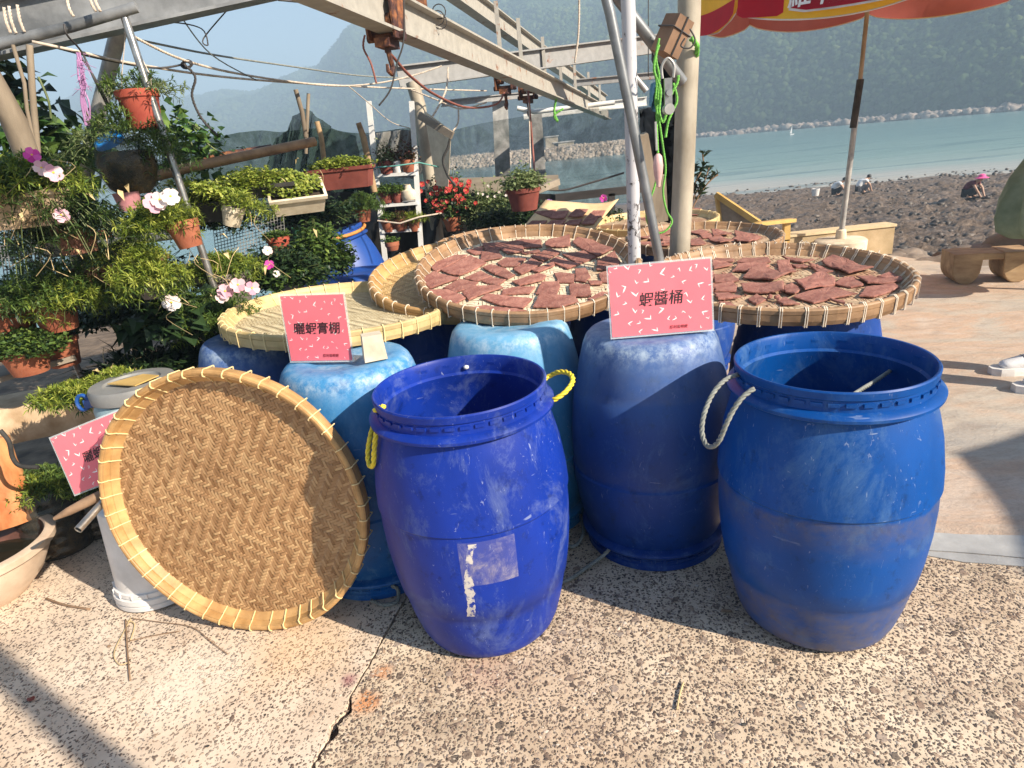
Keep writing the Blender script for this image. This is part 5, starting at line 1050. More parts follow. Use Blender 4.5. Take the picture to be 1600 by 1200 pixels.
# cardboard box tied to pole
bq = Quaternion((0, 1, 0), rad(28)) @ Quaternion((0, 0, 1), .4); bp = P(1050, 57, Y=2.72)
e = empty('tied_box', bp, 'brown cardboard box tied on the brace beside the beige pole', 'box', None, bq); m_ = MB(); m_.box((0, 0, 0), (.075, .09, .135)); m_.build('carton', mat('brown_carton', (.22, .13, .08), .85, .2, 9, .2), e)
m_ = MB(); m_.tube([(-.045, -.048, .02), (.045, -.048, .02), (.045, .048, .02), (-.045, .048, .02), (-.045, -.048, .02)], .003, 4); m_.tube([(0, -.05, -.07), (0, -.05, .07), (0, .05, .07)], .003, 4); m_.build('string', M['dark_wire'], e)
stick('wire_loop', smoothpts([P(1078, 45, Y=2.6), P(1086, 62, Y=2.6), P(1078, 75, Y=2.6), P(1064, 72, Y=2.6), P(1070, 60, Y=2.6)]), .003, 'dark_wire', 'dark wire loop twisted on the beige pole', 'wire')
# green ropes, pulley, float
def rp(pts, r, m, label, cat='rope', Y=2.6, tw=True, name='rope', group=None):
    P3 = smoothpts([P(x, y, Y=(z[0] if z else Y)) for x, y, *z in pts], 6)
    if tw: o = rope_mb(P3, r).build(name, M[m], smooth='all')
    else: mb = MB(); mb.tube(P3, r, 6); o = mb.build(name, M[m], smooth='all')
    return tag(o, label, cat, group)
rp([(1030, 70), (1022, 100), (1026, 130), (1024, 160), (1030, 190), (1036, 230), (1040, 265), (1036, 300), (1042, 330), (1050, 345), (1044, 357), (1032, 364), (1018, 358), (1010, 340), (1012, 320), (1020, 300), (1026, 280)], .0042, 'green_rope', 'long bright green rope looping down in front of the slanting tube')
rp([(1026, 80), (1022, 110), (1032, 140), (1030, 175), (1037, 190), (1048, 150), (1058, 130), (1060, 118)], .0055, 'green_rope', 'knotted green rope tangle near the pulley')
rp([(1030, 60), (1025, 90), (1030, 120), (1028, 150), (1026, 185), (1028, 240)], .0045, 'green_rope', 'green rope strand hanging left of the pulley')
rp([(1052, 130), (1058, 155), (1052, 172), (1044, 190), (1040, 215)], .005, 'green_rope', 'green rope strand hanging right of the pulley')
rp([(1080, 60, 2.86), (1089, 72, 2.88), (1088, 88, 2.92)], .011, 'green_rope', 'dark green rope wrapped round the beige pole')
sheetmesh('blue_net_scrap', [(1018, 130), (1026, 128), (1033, 132)], [(1014, 165), (1024, 175), (1032, 168)], mat('blue_net', (.12, .30, .42), .7), 'scrap of blue netting tied to the green rope', 'net', 2.62, .015, nv=6)
e = empty('pulley_block', P(1044, 150, Y=2.55), 'shiny steel pulley block hanging between the poles', 'pulley')
m_ = MB(); m_.box((0, 0, 0), (.028, .012, .12)); m_.build('cheek_plate', M['chrome'], e); m_ = MB(); m_.tube([(0, -.02, -.045), (0, .02, -.045)], .019, 14); m_.build('sheave', M['steel'], e); m_ = MB(); m_.tube([(0, -.022, .01), (0, .022, .01)], .012, 10); m_.build('pin', M['dark_steel'], e)
m_ = MB(); m_.tube(smoothpts([(-.02, 0, .06), (-.022, 0, .10), (0, 0, .125), (.022, 0, .10), (.02, 0, .06)]), .005, 6); m_.build('shackle', M['steel'], e)
m_ = MB(); Lf = (P(1028, 240, Y=2.5)-P(1031, 293, Y=2.5)).length; m_.lathe([(0, -Lf), (.007, -Lf*.97), (.009, -Lf*.85), (.016, -Lf*.6), (.019, -Lf*.35), (.015, -.01), (.006, 0), (0, 0)], 16); o = m_.build('net_float', M['float_pink'], None, P(1028, 240, Y=2.5), smooth=True); tag(o, 'pale pink net float hanging on the green rope', 'float')
m_ = MB(); m_.bar(P(1024, 190, Y=2.55), P(1026, 235, Y=2.55), .006, .014, (0, 1, 0)); tag(m_.build('metal_strip', M['steel']), 'thin perforated metal strip above the pink float', 'strip')
# shrub right of beige pole
e = empty('young_shrub', P(1078, 330, Y=5.0), 'young shrub with dark leaves beside the beige pole, against the water', 'shrub'); sb = MB(); mb = MB(); inv = e.location
for bx in ([(1078, 330), (1085, 290), (1098, 262), (1098, 240)], [(1080, 330), (1095, 300), (1112, 280), (1122, 273)], [(1078, 320), (1080, 285), (1084, 262)], [(1078, 325), (1088, 300), (1100, 285), (1108, 262)]):
    L = smoothpts([P(x, y, Y=5.0)-inv for x, y in bx], 5); sb.tube(L, .006, 5)
    for k in range(26):
        q = random.choice(L[3:]); d = Vector((random.gauss(0, 1), random.gauss(0, .6), random.uniform(.1, 1.2))); leaf(mb, q, d, random.uniform(.05, .085), random.uniform(.014, .021), .1, .2)
sb.build('branches', M['twig'], e); mb.build('foliage', M['leaf_dark'], e)['kind'] = 'stuff'

# ---- wires and ropes overhead
R = [([(50, 65, 2.9), (120, 80, 3), (200, 98, 3.2), (330, 118, 3.6), (470, 130, 4.2), (600, 137, 5.2), (760, 142, 6)], .006, 'pale_rope', 0, 'long pale cord running from the grey beam over to the pipe post, lowest'),
     ([(195, 50, 3), (290, 95, 3.3), (400, 120, 3.8), (520, 134, 4.5), (590, 130, 5), (645, 118, 5.4), (690, 103, 5.6)], .006, 'pale_rope', 1, 'twisted pale rope passing through the knotted ring'),
     ([(215, 62, 3.2), (330, 85, 3.6), (450, 103, 4.4), (560, 118, 5.2), (640, 122, 5.6)], .005, 'grey_rope', 0, 'upper thin cord running to the pipe post'),
     ([(60, 67, 3), (150, 90, 3.1), (240, 106, 3.3), (290, 100, 3.4)], .005, 'dark_wire', 0, 'dark cord sagging behind the red hanging pot'),
     ([(285, 98, 3.3), (305, 120, 3.3), (300, 150, 3.3), (315, 185, 3.3), (340, 212, 3.3)], .006, 'dark_wire', 1, 'kinked dark rope end dangling from the knotted ring'),
     ([(215, 38, 3.2), (270, 35, 3.3), (315, 45, 3.3), (325, 70, 3.3), (318, 60, 3.3), (360, 10, 3.4)], .003, 'dark_wire', 0, 'thin looping wire against the sky at upper left'),
     ([(282, 25, 3.3), (330, 85, 3.4), (400, 125, 3.8)], .003, 'grey_rope', 0, 'fine cord slanting down through the sky at upper left'),
     ([(100, 38, 2.9), (105, 55, 2.9), (128, 82, 3), (150, 130, 3), (175, 180, 3.1)], .004, 'dark_wire', 0, 'dark cord falling beside the lilac string'),
     ([(120, 80, 3.0), (150, 125, 3.0), (182, 188, 3.05)], .004, 'dark_wire', 0, 'pair of dark cords slanting down to the glass jar'),
     ([(570, 55, 3.3), (568, 75, 3.3), (580, 100, 3.3), (588, 130, 3.3)], .005, 'red_wire', 1, 'short reddish rope with frayed end under the big trolley'),
     ([(603, 80, 3.35), (615, 90, 3.5), (640, 118, 3.8), (680, 148, 4.3), (730, 168, 5), (775, 163, 5.8), (788, 145, 6.3)], .008, 'red_wire', 1, 'reddish rope swagged from the big trolley hook to the next trolley'),
     ([(630, -20, 3.2), (631, 60, 3.2), (620, 100, 3.2), (610, 140, 3.2), (592, 165, 3.2)], .004, 'dark_wire', 0, 'thin dark wire dropping past the big trolley'),
     ([(905, -20, 3.4), (904, 50, 3.4), (898, 98, 3.4)], .005, 'pale_rope', 1, 'frayed pale cord hanging from above, centre top'),
     ([(642, 140, 5.4), (680, 155, 5.4), (720, 170, 5.4), (760, 160, 5.6)], .006, 'pale_rope', 1, 'pale rope swag tied below the cross beam'),
     ([(700, 105, 5.5), (697, 140, 5.4), (680, 175, 5.2), (665, 195, 5.1)], .008, 'pale_rope', 1, 'thick pale rope tied to the leaning board'),
     ([(716, 165, 5.4), (716, 190, 5.3), (708, 205, 5.2)], .007, 'pale_rope', 1, 'pale rope loop above the leaning board'),
     ([(825, 140, 7), (829, 190, 7), (833, 240, 7), (836, 280, 6.5)], .012, 'red_wire', 0, 'brown cord hanging from the third trolley'),
     ([(820, 140, 7), (826, 160, 7), (829, 275, 6.6)], .007, 'pale_rope', 0, 'pale cord hanging beside the brown one'),
     ([(870, 150, 7), (866, 175, 7), (872, 190, 7), (866, 180, 7), (880, 170, 7)], .012, 'green_rope', 1, 'scrap of pale green net dangling under the rail'),
     ([(545, 135, 4.6), (575, 160, 4.8), (610, 190, 5), (640, 200, 5.1)], .003, 'pale_rope', 0, 'fine line slanting behind the white ladder'),
     ([(845, 295, 5.8), (880, 297, 5.8), (925, 285, 5.8), (975, 270, 5.8)], .009, 'dark_wire', 0, 'black cable drooping above the railing'),
     ([(1013, -20, 4), (1013, 120, 4)], .003, 'dark_wire', 0, 'thin vertical wire behind the poles'),
     ([(435, 0, 3), (640, 20, 4), (690, 30, 4.2), (780, 90, 6)], .004, 'dark_wire', 0, 'black wire running along the hoist rail')]
for pts, r, m, tw, lab in R: rp(pts, r, m, lab, 'cord' if not tw else 'rope', tw=bool(tw), name='cord' if not tw else 'rope')
for i, (px, py) in enumerate(((686, 18), (684, 28), (688, 34))):
    m_ = MB(); m_.tube([P(px, py, Y=3.9)+Vector((.035*math.cos(a), 0, .035*math.sin(a))) for a in np.linspace(0, 6.28, 14)], .003, 4); tag(m_.build('wire_coil', M['dark_wire']), ('upper', 'middle', 'lower')[i]+' coil of black wire hanging above the hoist rail', 'wire', 'coils of black wire')
m_ = MB(); kp = P(292, 102, Y=3.32)
for i in range(3): m_.tube([kp+Vector((.022*math.cos(a), .01*i-.01, .014*math.sin(a)+.004*i)) for a in np.linspace(0, 6.28, 12)], .005, 5)
tag(m_.build('knotted_ring', M['dark_wire']), 'knotted dark ring joining the cords at upper left', 'ring')
# loops of rope around the top left beam
for i, (px, y0, y1) in enumerate(((12, 18, 52), (20, 16, 52), (33, 14, 50), (110, 0, 26), (145, -8, 18), (152, -10, 18))):
    rp([(px-6, y0-6, 2.92), (px-2, (y0+y1)/2, 2.90), (px+5, y1, 2.9)], .006, 'pale_rope', ORD[i]+' rope lashing from the left on the top left beam', 'rope', tw=True, name='rope_lashing', group='rope lashings on the top left beam')
# lilac string tassel
m_ = MB()
for i in range(9): m_.tube(smoothpts([P(122+random.uniform(-3, 3), 82, Y=2.95), P(128+random.uniform(-6, 6), 120, Y=2.95), P(133+random.uniform(-7, 7), 160, Y=2.95), P(137+random.uniform(-5, 5), 196, Y=2.95)]), .0035, 4)
for i in range(40): p = P(random.gauss(130, 4), random.uniform(85, 150), Y=2.94); m_.tube([p, p+Vector((random.gauss(0, .02), random.gauss(0, .01), random.uniform(-.04, .01)))], .0012, 3)
tag(m_.build('lilac_string', M['pink_ribbon']), 'shredded lilac plastic string hanging under the grey beam', 'string')

# ================================================================== hanging garden, left
W_ = lambda *a: a
plant_pot(213, 142, 3.0, .082, .15, 'red_pot', 'red plastic pot with spiky plant hanging against the sky', [('needle', (.16, .12, .08), 90, 'leaf_mid', dict(up=.9, spill=.4)), ('needle', (.16, .12, .07), 40, 'leaf_pale', dict(up=.8, spill=.9, c=(.05, 0, -.02)))], wire=[[(197, 42, 3), (190, 120, 3), (190, 142, 3)], [(197, 42, 3), (236, 120, 3), (236, 142, 3)]])
# glass jar with moss
jp = P(186, 215, Y=2.9); e = empty('hanging_glass_jar', jp, 'round glass jar of soil with blue lid hanging among the plants', 'jar')
s = NT('dusty_glass'); s.b.inputs['Base Color'].default_value = (.05, .06, .05, 1); s.b.inputs['Roughness'].default_value = .08; s.b.inputs['Alpha'].default_value = .22; M['glass'] = s.m
m_ = MB(); m_.lathe([(0, -.235), (.06, -.235), (.095, -.20), (.118, -.13), (.120, -.09), (.105, -.04), (.085, -.02), (.088, 0), (.082, 0), (.080, -.02), (.10, -.04), (.114, -.09), (.112, -.13), (.09, -.195), (0, -.228)], 40); m_.build('glass', M['glass'], e, smooth='all')
s = NT('mossy_root_soil'); s.col(s.ramp(s.noise(16, 8, .75), [(.35, (.015, .012, .008)), (.5, (.09, .055, .02)), (.62, (.26, .15, .04)), (.75, (.10, .12, .03))])); s.b.inputs['Roughness'].default_value = .9; s.bump(s.noise(30, 6, .7), .9, .01); M['moss'] = s.m
m_ = MB(); m_.lathe([(0, -.226), (.055, -.226), (.088, -.195), (.111, -.13), (.112, -.09), (.095, -.055), (0, -.05)], 32); m_.build('root_ball', M['moss'], e, smooth='all')
m_ = MB(); m_.lathe([(0, .012), (.052, .012), (.058, .004), (.060, -.012), (.055, -.012)], 30, (-.03, -.03, .012)); lo = m_.build('lid', mat('blue_lid', (.02, .22, .62), .4, .1, 6, .02), e, smooth=True); lo.rotation_euler = (.5, -.15, 0)
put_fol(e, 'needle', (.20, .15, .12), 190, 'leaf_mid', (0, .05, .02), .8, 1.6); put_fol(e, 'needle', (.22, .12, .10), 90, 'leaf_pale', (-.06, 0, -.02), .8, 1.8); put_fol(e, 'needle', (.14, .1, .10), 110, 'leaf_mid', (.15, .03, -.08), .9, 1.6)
# left clump
plant_pot(38, 300, 2.45, (.30, .16), .12, 'box_tan', 'tan tub with a shaggy portulaca clump and pink blooms, far left', [('needle', (.26, .18, .13), 520, 'leaf_mid', dict(up=.9, spill=1.8)), ('needle', (.26, .18, .12), 260, 'leaf_bright', dict(up=1., spill=.5)), ('needle', (.2, .1, .16), 300, 'leaf_dark', dict(up=.2, spill=1.9, c=(.05, 0, -.04)))],
          [(50, 243, 'magenta_fl', .024), (65, 263, 'pink_fl', .024), (84, 271, 'pink_fl', .028), (96, 337, 'pink_fl', .024)])
plant_pot(110, 345, 2.55, .08, .12, 'brown_trough', 'dark hanging pot buried in trailing foliage left of the grey trunk', [('needle', (.20, .14, .14), 420, 'leaf_dark', dict(up=.6, spill=1.6)), ('needle', (.18, .14, .1), 160, 'leaf_mid', dict(up=.7, spill=1.2))])
plant_pot(190, 408, 2.75, (.31, .15), .10, 'brown_trough', 'brown trough of bright green succulents on the grey pipe', [('needle', (.19, .11, .09), 260, 'leaf_bright', dict(up=.8, spill=.4)), ('needle', (.20, .11, .07), 160, 'leaf_mid', dict(up=.8, spill=.3))], yaw=.12)
plant_pot(283, 346, 2.45, .055, .095, 'terracotta', 'small terracotta pot hanging tilted on the shiny pole with white blooms', [('needle', (.15, .12, .09), 240, 'leaf_bright', dict(up=.9, spill=1.1, c=(-.07, 0, .01))), ('needle', (.12, .1, .08), 120, 'leaf_mid', dict(up=.9, spill=1.4, c=(-.09, 0, .0)))],
          [(241, 318, 'pink_fl', .034), (250, 313, 'white_fl', .028), (267, 308, 'white_fl', .028)], tilt=-.12)
plant_pot(80, 470, 2.6, .085, .12, 'terracotta', 'terracotta pot under the feathery bush at left', [('needle', (.24, .17, .16), 620, 'leaf_mid', dict(up=.9, spill=.5)), ('needle', (.16, .12, .12), 180, 'leaf_bright', dict(up=.6, spill=.8, c=(.10, -.05, 0))), ('needle', (.22, .16, .15), 300, 'leaf_dark', dict(up=.6, spill=.6))])
plant_pot(-5, 470, 2.6, .12, .17, 'terracotta', 'terracotta pot cut by the left picture edge', [('needle', (.14, .12, .08), 200, 'leaf_dark', dict(up=.8, spill=.4))])
plant_pot(36, 545, 2.5, .085, .10, 'terracotta', 'square terracotta pot of dark round leaves on the wooden shelf', [('round', (.19, .13, .09), 520, 'leaf_mid', dict(up=.8, spill=.5)), ('round', (.17, .12, .09), 300, 'leaf_dark', dict(up=.7, spill=.5))])
plant_pot(88, 525, 2.7, .075, .13, 'terracotta', 'shaded terracotta pot behind the square one on the wooden shelf', [('round', (.10, .09, .06), 120, 'leaf_dark', dict(up=.8, spill=.2))])
plank('shelf_board', (P(-60, 602, Y=2.5), P(112, 552, Y=2.75)), .22, .022, 'wood_h', 'mossy wooden shelf board carrying terracotta pots at left', 'shelf')
plant_pot(235, 440, 2.4, .05, .06, 'grey_pot', 'small pot lost under a bright yellow green starry plant', [('needle', (.14, .11, .11), 300, 'leaf_bright', dict(up=1., spill=.9)), ('needle', (.13, .1, .1), 120, 'leaf_mid', dict(up=.6, spill=1.2))])
plant_pot(348, 425, 3.1, .13, .16, 'grey_pot', 'big grey tub of spiky plants above the pink blooms', [('needle', (.20, .15, .10), 420, 'leaf_bright', dict(up=.8, spill=.7)), ('needle', (.2, .14, .1), 200, 'leaf_mid', dict(up=.8, spill=.5))])
plant_pot(365, 322, 3.1, .05, .09, 'cream_pot', 'dirty white foam cup pot under the long foliage', [('needle', (.16, .12, .07), 110, 'leaf_bright', dict(up=.8, spill=.8, c=(.04, 0, .01))), ('round', (.2, .12, .05), 160, 'leaf_bright', dict(c=(-.1, 0, .04)))], tilt=.35)
plant_pot(300, 318, 3.2, (.34, .14), .09, 'black_pot', 'dark planter with yellow green mat behind the shiny pole', [('round', (.24, .12, .07), 520, 'leaf_bright', dict(up=1., spill=.7))])
plant_pot(395, 290, 3.3, (.40, .15), .06, 'black_pot', 'wire framed planter with a dense carpet of small bright leaves', [('round', (.24, .13, .08), 800, 'leaf_bright', dict(up=1., spill=.9))], yaw=.1)
plant_pot(462, 296, 3.3, (.26, .15), .10, 'cream_pot', 'long cream foam box tipped forward with small leaves', [('round', (.17, .10, .06), 360, 'leaf_bright', dict(up=.9, spill=.4, c=(-.03, .04, 0)))], yaw=.35, tilty=.55)
plant_pot(531, 262, 3.9, (.36, .15), .115, 'terra_dark', 'dark red brown rectangular planter with bright leaves', [('round', (.20, .09, .06), 560, 'leaf_bright', dict(up=.9, spill=.2))], yaw=-.05)
plant_pot(433, 370, 3.9, .065, .11, 'red_pot', 'small bright red pot behind the bushes', [('round', (.10, .08, .05), 90, 'leaf_mid')])
plant_pot(565, 328, 4.6, .06, .08, 'terracotta', 'small pot with feathery plant beside the ladder foot', [('needle', (.17, .12, .11), 260, 'leaf_mid', dict(up=.9, spill=.3))])
m_ = MB(); p = P(487, 392, Y=3.8); m_.box(p, (.14, .12, .12), Quaternion((0, 0, 1), .35), .92); tag(m_.build('tan_box', M['box_tan']), 'tan box half wrapped in green plastic behind the bush', 'box')
sheetmesh('green_plastic', [(455, 355), (470, 362), (485, 378)], [(458, 395), (468, 405), (478, 410)], mat('dark_green_plastic', (.015, .06, .035), .4), 'dark green plastic sheet over the tan box', 'sheet', 3.72, .02, nv=6)
def bush(px, py, Y, r, n, m, label, kind='bush', name='leafy_bush', flowers=(), extra=(), cat='bush'):
    p = P(px, py, Y=Y); e = empty(name, p, label, cat); put_fol(e, kind, r, n, m, (0, 0, 0), 1., .3)
    for x in extra: put_fol(e, *x)
    for fx, fy, fm, rr in flowers: q = P(fx, fy, Y=Y-r[1]*.9); flower(e, q-p, fm, rr, (CAMP-q+Vector((random.uniform(-.6, .6), 0, .8))))
    return e
bush(500, 415, 3.55, (.20, .16, .24), 520, 'leaf_mid', 'dense small leaved bush right behind the pale tray', extra=[('bush', (.2, .16, .2), 380, 'leaf_dark')])
bush(430, 440, 3.3, (.30, .2, .18), 620, 'leaf_dark', 'low dark bush with one magenta bloom behind the pale tray', flowers=[(421, 414, 'magenta_fl', .022), (418, 392, 'white_fl', .022), (432, 428, 'white_fl', .016)], extra=[('bush', (.3, .2, .15), 260, 'leaf_mid')])
bush(338, 508, 2.80, (.22, .16, .14), 520, 'leaf_mid', 'portulaca mound carrying four pale pink blooms beside the pale tray', 'needle', 'portulaca_mound', [(352, 456, 'pink_fl', .030), (372, 446, 'pink_fl', .030), (348, 464, 'white_fl', .026), (394, 451, 'pink_fl', .028)], extra=[('needle', (.21, .15, .15), 320, 'leaf_bright')])
bush(285, 520, 2.8, (.26, .2, .22), 120, 'leaf_dark', 'dark broad leaved plant with a single white pink bloom', 'broad', 'broad_leaf_plant', [(268, 474, 'white_fl', .034)])
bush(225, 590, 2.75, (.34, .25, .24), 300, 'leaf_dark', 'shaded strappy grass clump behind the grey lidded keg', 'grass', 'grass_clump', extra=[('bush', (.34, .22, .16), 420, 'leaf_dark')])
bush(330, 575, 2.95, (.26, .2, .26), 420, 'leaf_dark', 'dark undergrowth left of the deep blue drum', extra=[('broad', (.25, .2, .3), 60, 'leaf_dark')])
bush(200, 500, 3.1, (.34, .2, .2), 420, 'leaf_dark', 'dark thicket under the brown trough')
bush(180, 600, 2.45, (.12, .09, .05), 160, 'leaf_bright', 'small bright sprawling plant left of the blue keg handle', 'needle', 'portulaca_mound')
bush(115, 625, 2.4, (.16, .10, .06), 260, 'leaf_bright', 'yellow green sprawl spilling over the jars', 'needle', 'portulaca_mound', extra=[('needle', (.15, .1, .05), 120, 'leaf_mid')])
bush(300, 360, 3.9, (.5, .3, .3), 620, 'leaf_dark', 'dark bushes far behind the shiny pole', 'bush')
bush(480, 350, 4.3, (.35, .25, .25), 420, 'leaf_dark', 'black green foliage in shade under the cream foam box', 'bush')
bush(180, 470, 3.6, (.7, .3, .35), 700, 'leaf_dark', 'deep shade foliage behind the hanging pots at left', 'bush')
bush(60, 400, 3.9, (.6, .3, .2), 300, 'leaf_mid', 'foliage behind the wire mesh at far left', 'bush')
for i, (px, py, Y, n) in enumerate(((30, 310, 2.40, 26), (110, 360, 2.5, 20), (310, 450, 2.75, 16), (300, 400, 2.6, 16), (440, 280, 3.3, 12), (230, 560, 2.7, 26))):
    mb = MB(); c = P(px, py, Y=Y)
    for k in range(n):
        q = c+Vector((random.gauss(0, .13), random.gauss(0, .05), random.gauss(0, .07)))
        if k % 3: mb.tube(smoothpts([q, q+Vector((random.gauss(0, .03), random.gauss(0, .03), -.03)), q+Vector((random.gauss(0, .06), random.gauss(0, .03), -.10))], 3), .0013, 3)
        else: leaf(mb, q, Vector((random.gauss(0, 1), random.gauss(0, 1), -.6)), .035, .010, .8, .5)
    o = mb.build('dry_stems', M['straw']); tag(o, 'dry straw coloured stems tangled in the '+('left flower clump', 'trailing foliage beside the grey trunk', 'plants near the pale pink blooms', 'plants under the small tilted terracotta pot', 'planters near the cream foam box', 'shaded grass clump')[i], kind='stuff')
# climbing vine with broad leaves
def vine(pts, Y, n, m, label, L=(.06, .12)):
    e = empty('climbing_vine', P(*pts[0], Y=Y), label, 'vine'); sb = MB(); mb = MB(); S = smoothpts([P(x, y, Y=Y)-e.location for x, y in pts], 6); sb.tube(S, .005, 5); sb.build('stems', M['stem'], e)
    for k in range(n):
        q = random.choice(S)+Vector((random.gauss(0, .05), random.gauss(0, .08), random.gauss(0, .05))); d = Vector((random.gauss(0, 1), random.gauss(0, .7)-.3, random.uniform(-1, .3))); leaf(mb, q, d, random.uniform(*L), random.uniform(.45, .55)*L[1]*.7, .3, .18)
    mb.build('foliage', M[m], e)['kind'] = 'stuff'
vine([(-10, 100), (30, 130), (60, 170), (95, 190)], 3.3, 60, 'leaf_dark', 'dark broad leaved vine at the upper left edge')
vine([(0, 160), (20, 205), (60, 215), (95, 200)], 3.2, 70, 'leaf_broad', 'green vine leaves behind the thin canes')
vine([(20, 240), (70, 225), (110, 240), (150, 235)], 3.3, 110, 'leaf_broad', 'broad sunlit vine leaves behind the left clump')
vine([(250, 190), (285, 205), (300, 230), (280, 250), (240, 260)], 3.5, 200, 'leaf_broad', 'bright vine leaves just right of the glass jar', (.04, .075))
vine([(265, 180), (310, 200), (325, 225), (355, 245)], 3.5, 80, 'leaf_broad', 'vine tips reaching over the bamboo pole', (.03, .06))
vine([(60, 120), (75, 155), (80, 185)], 3.0, 7, 'leaf_mid', 'twig of small vine leaves beside the canes', (.04, .06))

# wire mesh, crate and fence parts at left
def grid(name, a, u, v, nu, nv, r, m, label, cat):
    e = MB(); a, u, v = Vector(a), Vector(u), Vector(v)
    for i in range(nu+1): e.tube([a+u*i/nu, a+u*i/nu+v], r, 4)
    for j in range(nv+1): e.tube([a+v*j/nv, a+v*j/nv+u], r, 4)
    o = e.build(name, M[m]); return tag(o, label, cat)
a = P(0, 385, Y=3.0); grid('wire_mesh_panel', a, P(62, 378, Y=3.1)-a, P(8, 440, Y=3.0)-a, 12, 3, .003, 'grey_pole', 'wire grille panel at the far left edge', 'wire panel')
a = P(60, 300, Y=3.3); grid('wire_mesh_panel', a, P(150, 290, Y=3.3)-a, P(66, 380, Y=3.3)-a, 16, 12, .0022, 'steel', 'fine wire mesh behind the left flower clump', 'wire panel')
a = P(160, 312, Y=3.0); grid('black_crate', a, P(215, 345, Y=3.0)-a, P(160, 340, Y=3.0)-a+Vector((0, 0, 0)), 9, 5, .004, 'black_pot', 'black lattice crate hanging by the pink rimmed basket', 'crate')
a = P(330, 330, Y=4.0); grid('wire_mesh_panel', a, P(440, 300, Y=4.0)-a, P(340, 420, Y=4.0)-a, 22, 18, .002, 'steel', 'pale wire mesh behind the foam cup pot', 'wire panel')
m_ = MB(); m_.lathe([(.04, -.07), (.052, 0), (.055, .004), (.048, 0), (.037, -.066)], 20, P(197, 302, Y=2.85)); tag(m_.build('pink_basket', mat('faded_pink_plastic', (.50, .22, .24), .5), smooth=True), 'faded pink plastic basket under the glass jar', 'basket')
m_ = MB(); a, b = P(130, 366, Y=6.8), P(180, 361, Y=6.8); m_.bar(a, b, .04, .05)
for k in range(6): q = a.lerp(b, k/5); m_.bar(q, q-Vector((0, 0, .35)), .03, .03, (0, 1, 0))
tag(m_.build('red_fence', M['terra_dark']), 'short reddish fence seen through the gap left of centre', 'fence')
# stone blocks and bin at lower left
m_ = MB(); m_.box(P(60, 628, Y=2.75)-Vector((0, 0, .05)), (.62, .25, .16), Quaternion((0, 0, 1), .35)); tag(m_.build('stone_block', M['box_tan']), 'long tan stone block below the wooden shelf board', 'stone')
m_ = MB(); m_.box(P(128, 600, Y=2.75)-Vector((0, 0, .06)), (.10, .2, .18), Quaternion((0, 0, 1), .35)); tag(m_.build('stone_block', M['box_tan']), 'short tan stone block behind the thin steel pole', 'stone')
# big plastic jars
def jar(px, py, Y, r, h, label):
    base = P(px, py, Y=Y); base.z = 0; e = empty('water_jar', base, label, 'jar')
    s_ = h/.32; prof = [(0, .004), (r*.9, .004), (r, .03)]
    for k in range(5): prof += [(r, .04+k*.05), (r*.95, .055+k*.05), (r*.95, .065+k*.05), (r, .08+k*.05)]
    prof += [(r*.9, .31), (r*.82, .325)]
    m_ = MB(); m_.lathe([(a, z*s_) for a, z in prof], 40); m_.build('jar_wall', M['dkglass'], e, smooth='all')
    m_ = MB(); m_.lathe([(0, .01), (r*.88, .01), (r*.9, .25*s_), (0, .26*s_)], 28); m_.build('wet_soil', M['moss'], e)
    return e, h
s = NT('dark_ribbed_plastic'); s.b.inputs['Base Color'].default_value = (.05, .05, .045, 1); s.b.inputs['Roughness'].default_value = .12; s.b.inputs['Alpha'].default_value = .6; M['dkglass'] = s.m
e, h = jar(48, 720, 2.45, .135, .30, 'big dark ribbed plastic jar planted with succulents, lower left'); put_fol(e, 'needle', (.18, .13, .09), 280, 'leaf_mid', (0, 0, .29), .9, .5); put_fol(e, 'needle', (.2, .13, .07), 120, 'leaf_bright', (.02, -.03, .29), .8, .7)
e, h = jar(108, 700, 2.55, .10, .25, 'smaller dark ribbed jar half hidden behind the big one'); put_fol(e, 'needle', (.12, .1, .06), 140, 'leaf_mid', (0, 0, .24), .9, .5)
stick('black_hose', smoothpts([P(0, 672, Y=2.2), P(14, 690, Y=2.2), P(20, 715, Y=2.2), P(32, 728, Y=2.2), P(60, 730, Y=2.2)]), .008, 'black_pot', 'black strap curling in front of the ribbed jar', 'strap')
# orange log stump
m_ = MB(); a, b = P(-25, 690, Y=2.42), P(25, 815, Y=2.36); m_.tube([a, a.lerp(b, .3), a.lerp(b, .6), a.lerp(b, .85), b], [.085, .08, .088, .105, .10], 22); o = m_.build('orange_log', M['orange_wood'], smooth=True); tag(o, 'peeling orange tree stump behind the clay bowl', 'log')
# clay bowl
bc = Vector((-2.105, 2.13, 0)); e = empty('clay_bowl', bc, 'pale clay basin with dark glazed inside at the left edge', 'bowl')
m_ = MB(); m_.lathe([(0, 0), (.12, 0), (.13, .01), (.19, .07), (.235, .15), (.245, .185), (.268, .19), (.272, .215), (.262, .222), (.238, .222), (.232, .215)], 56); m_.build('outside', M['clay_bowl'], e, smooth=True)
m_ = MB(); m_.lathe([(.233, .216), (.222, .15), (.18, .08), (.12, .03), (0, .02)], 48); m_.build('glazed_inside', M['glaze'], e, smooth=True)
m_ = MB(); m_.lathe([(0, .125), (.207, .125)], 40); wm_ = NT('still_dark_water'); wm_.b.inputs['Base Color'].default_value = (.02, .018, .012, 1); wm_.b.inputs['Roughness'].default_value = .04; m_.build('water_surface', wm_.m, e)
mk = MB(); pr = [(.1805, .06), (.2, .085), (.221, .125), (.236, .155)]
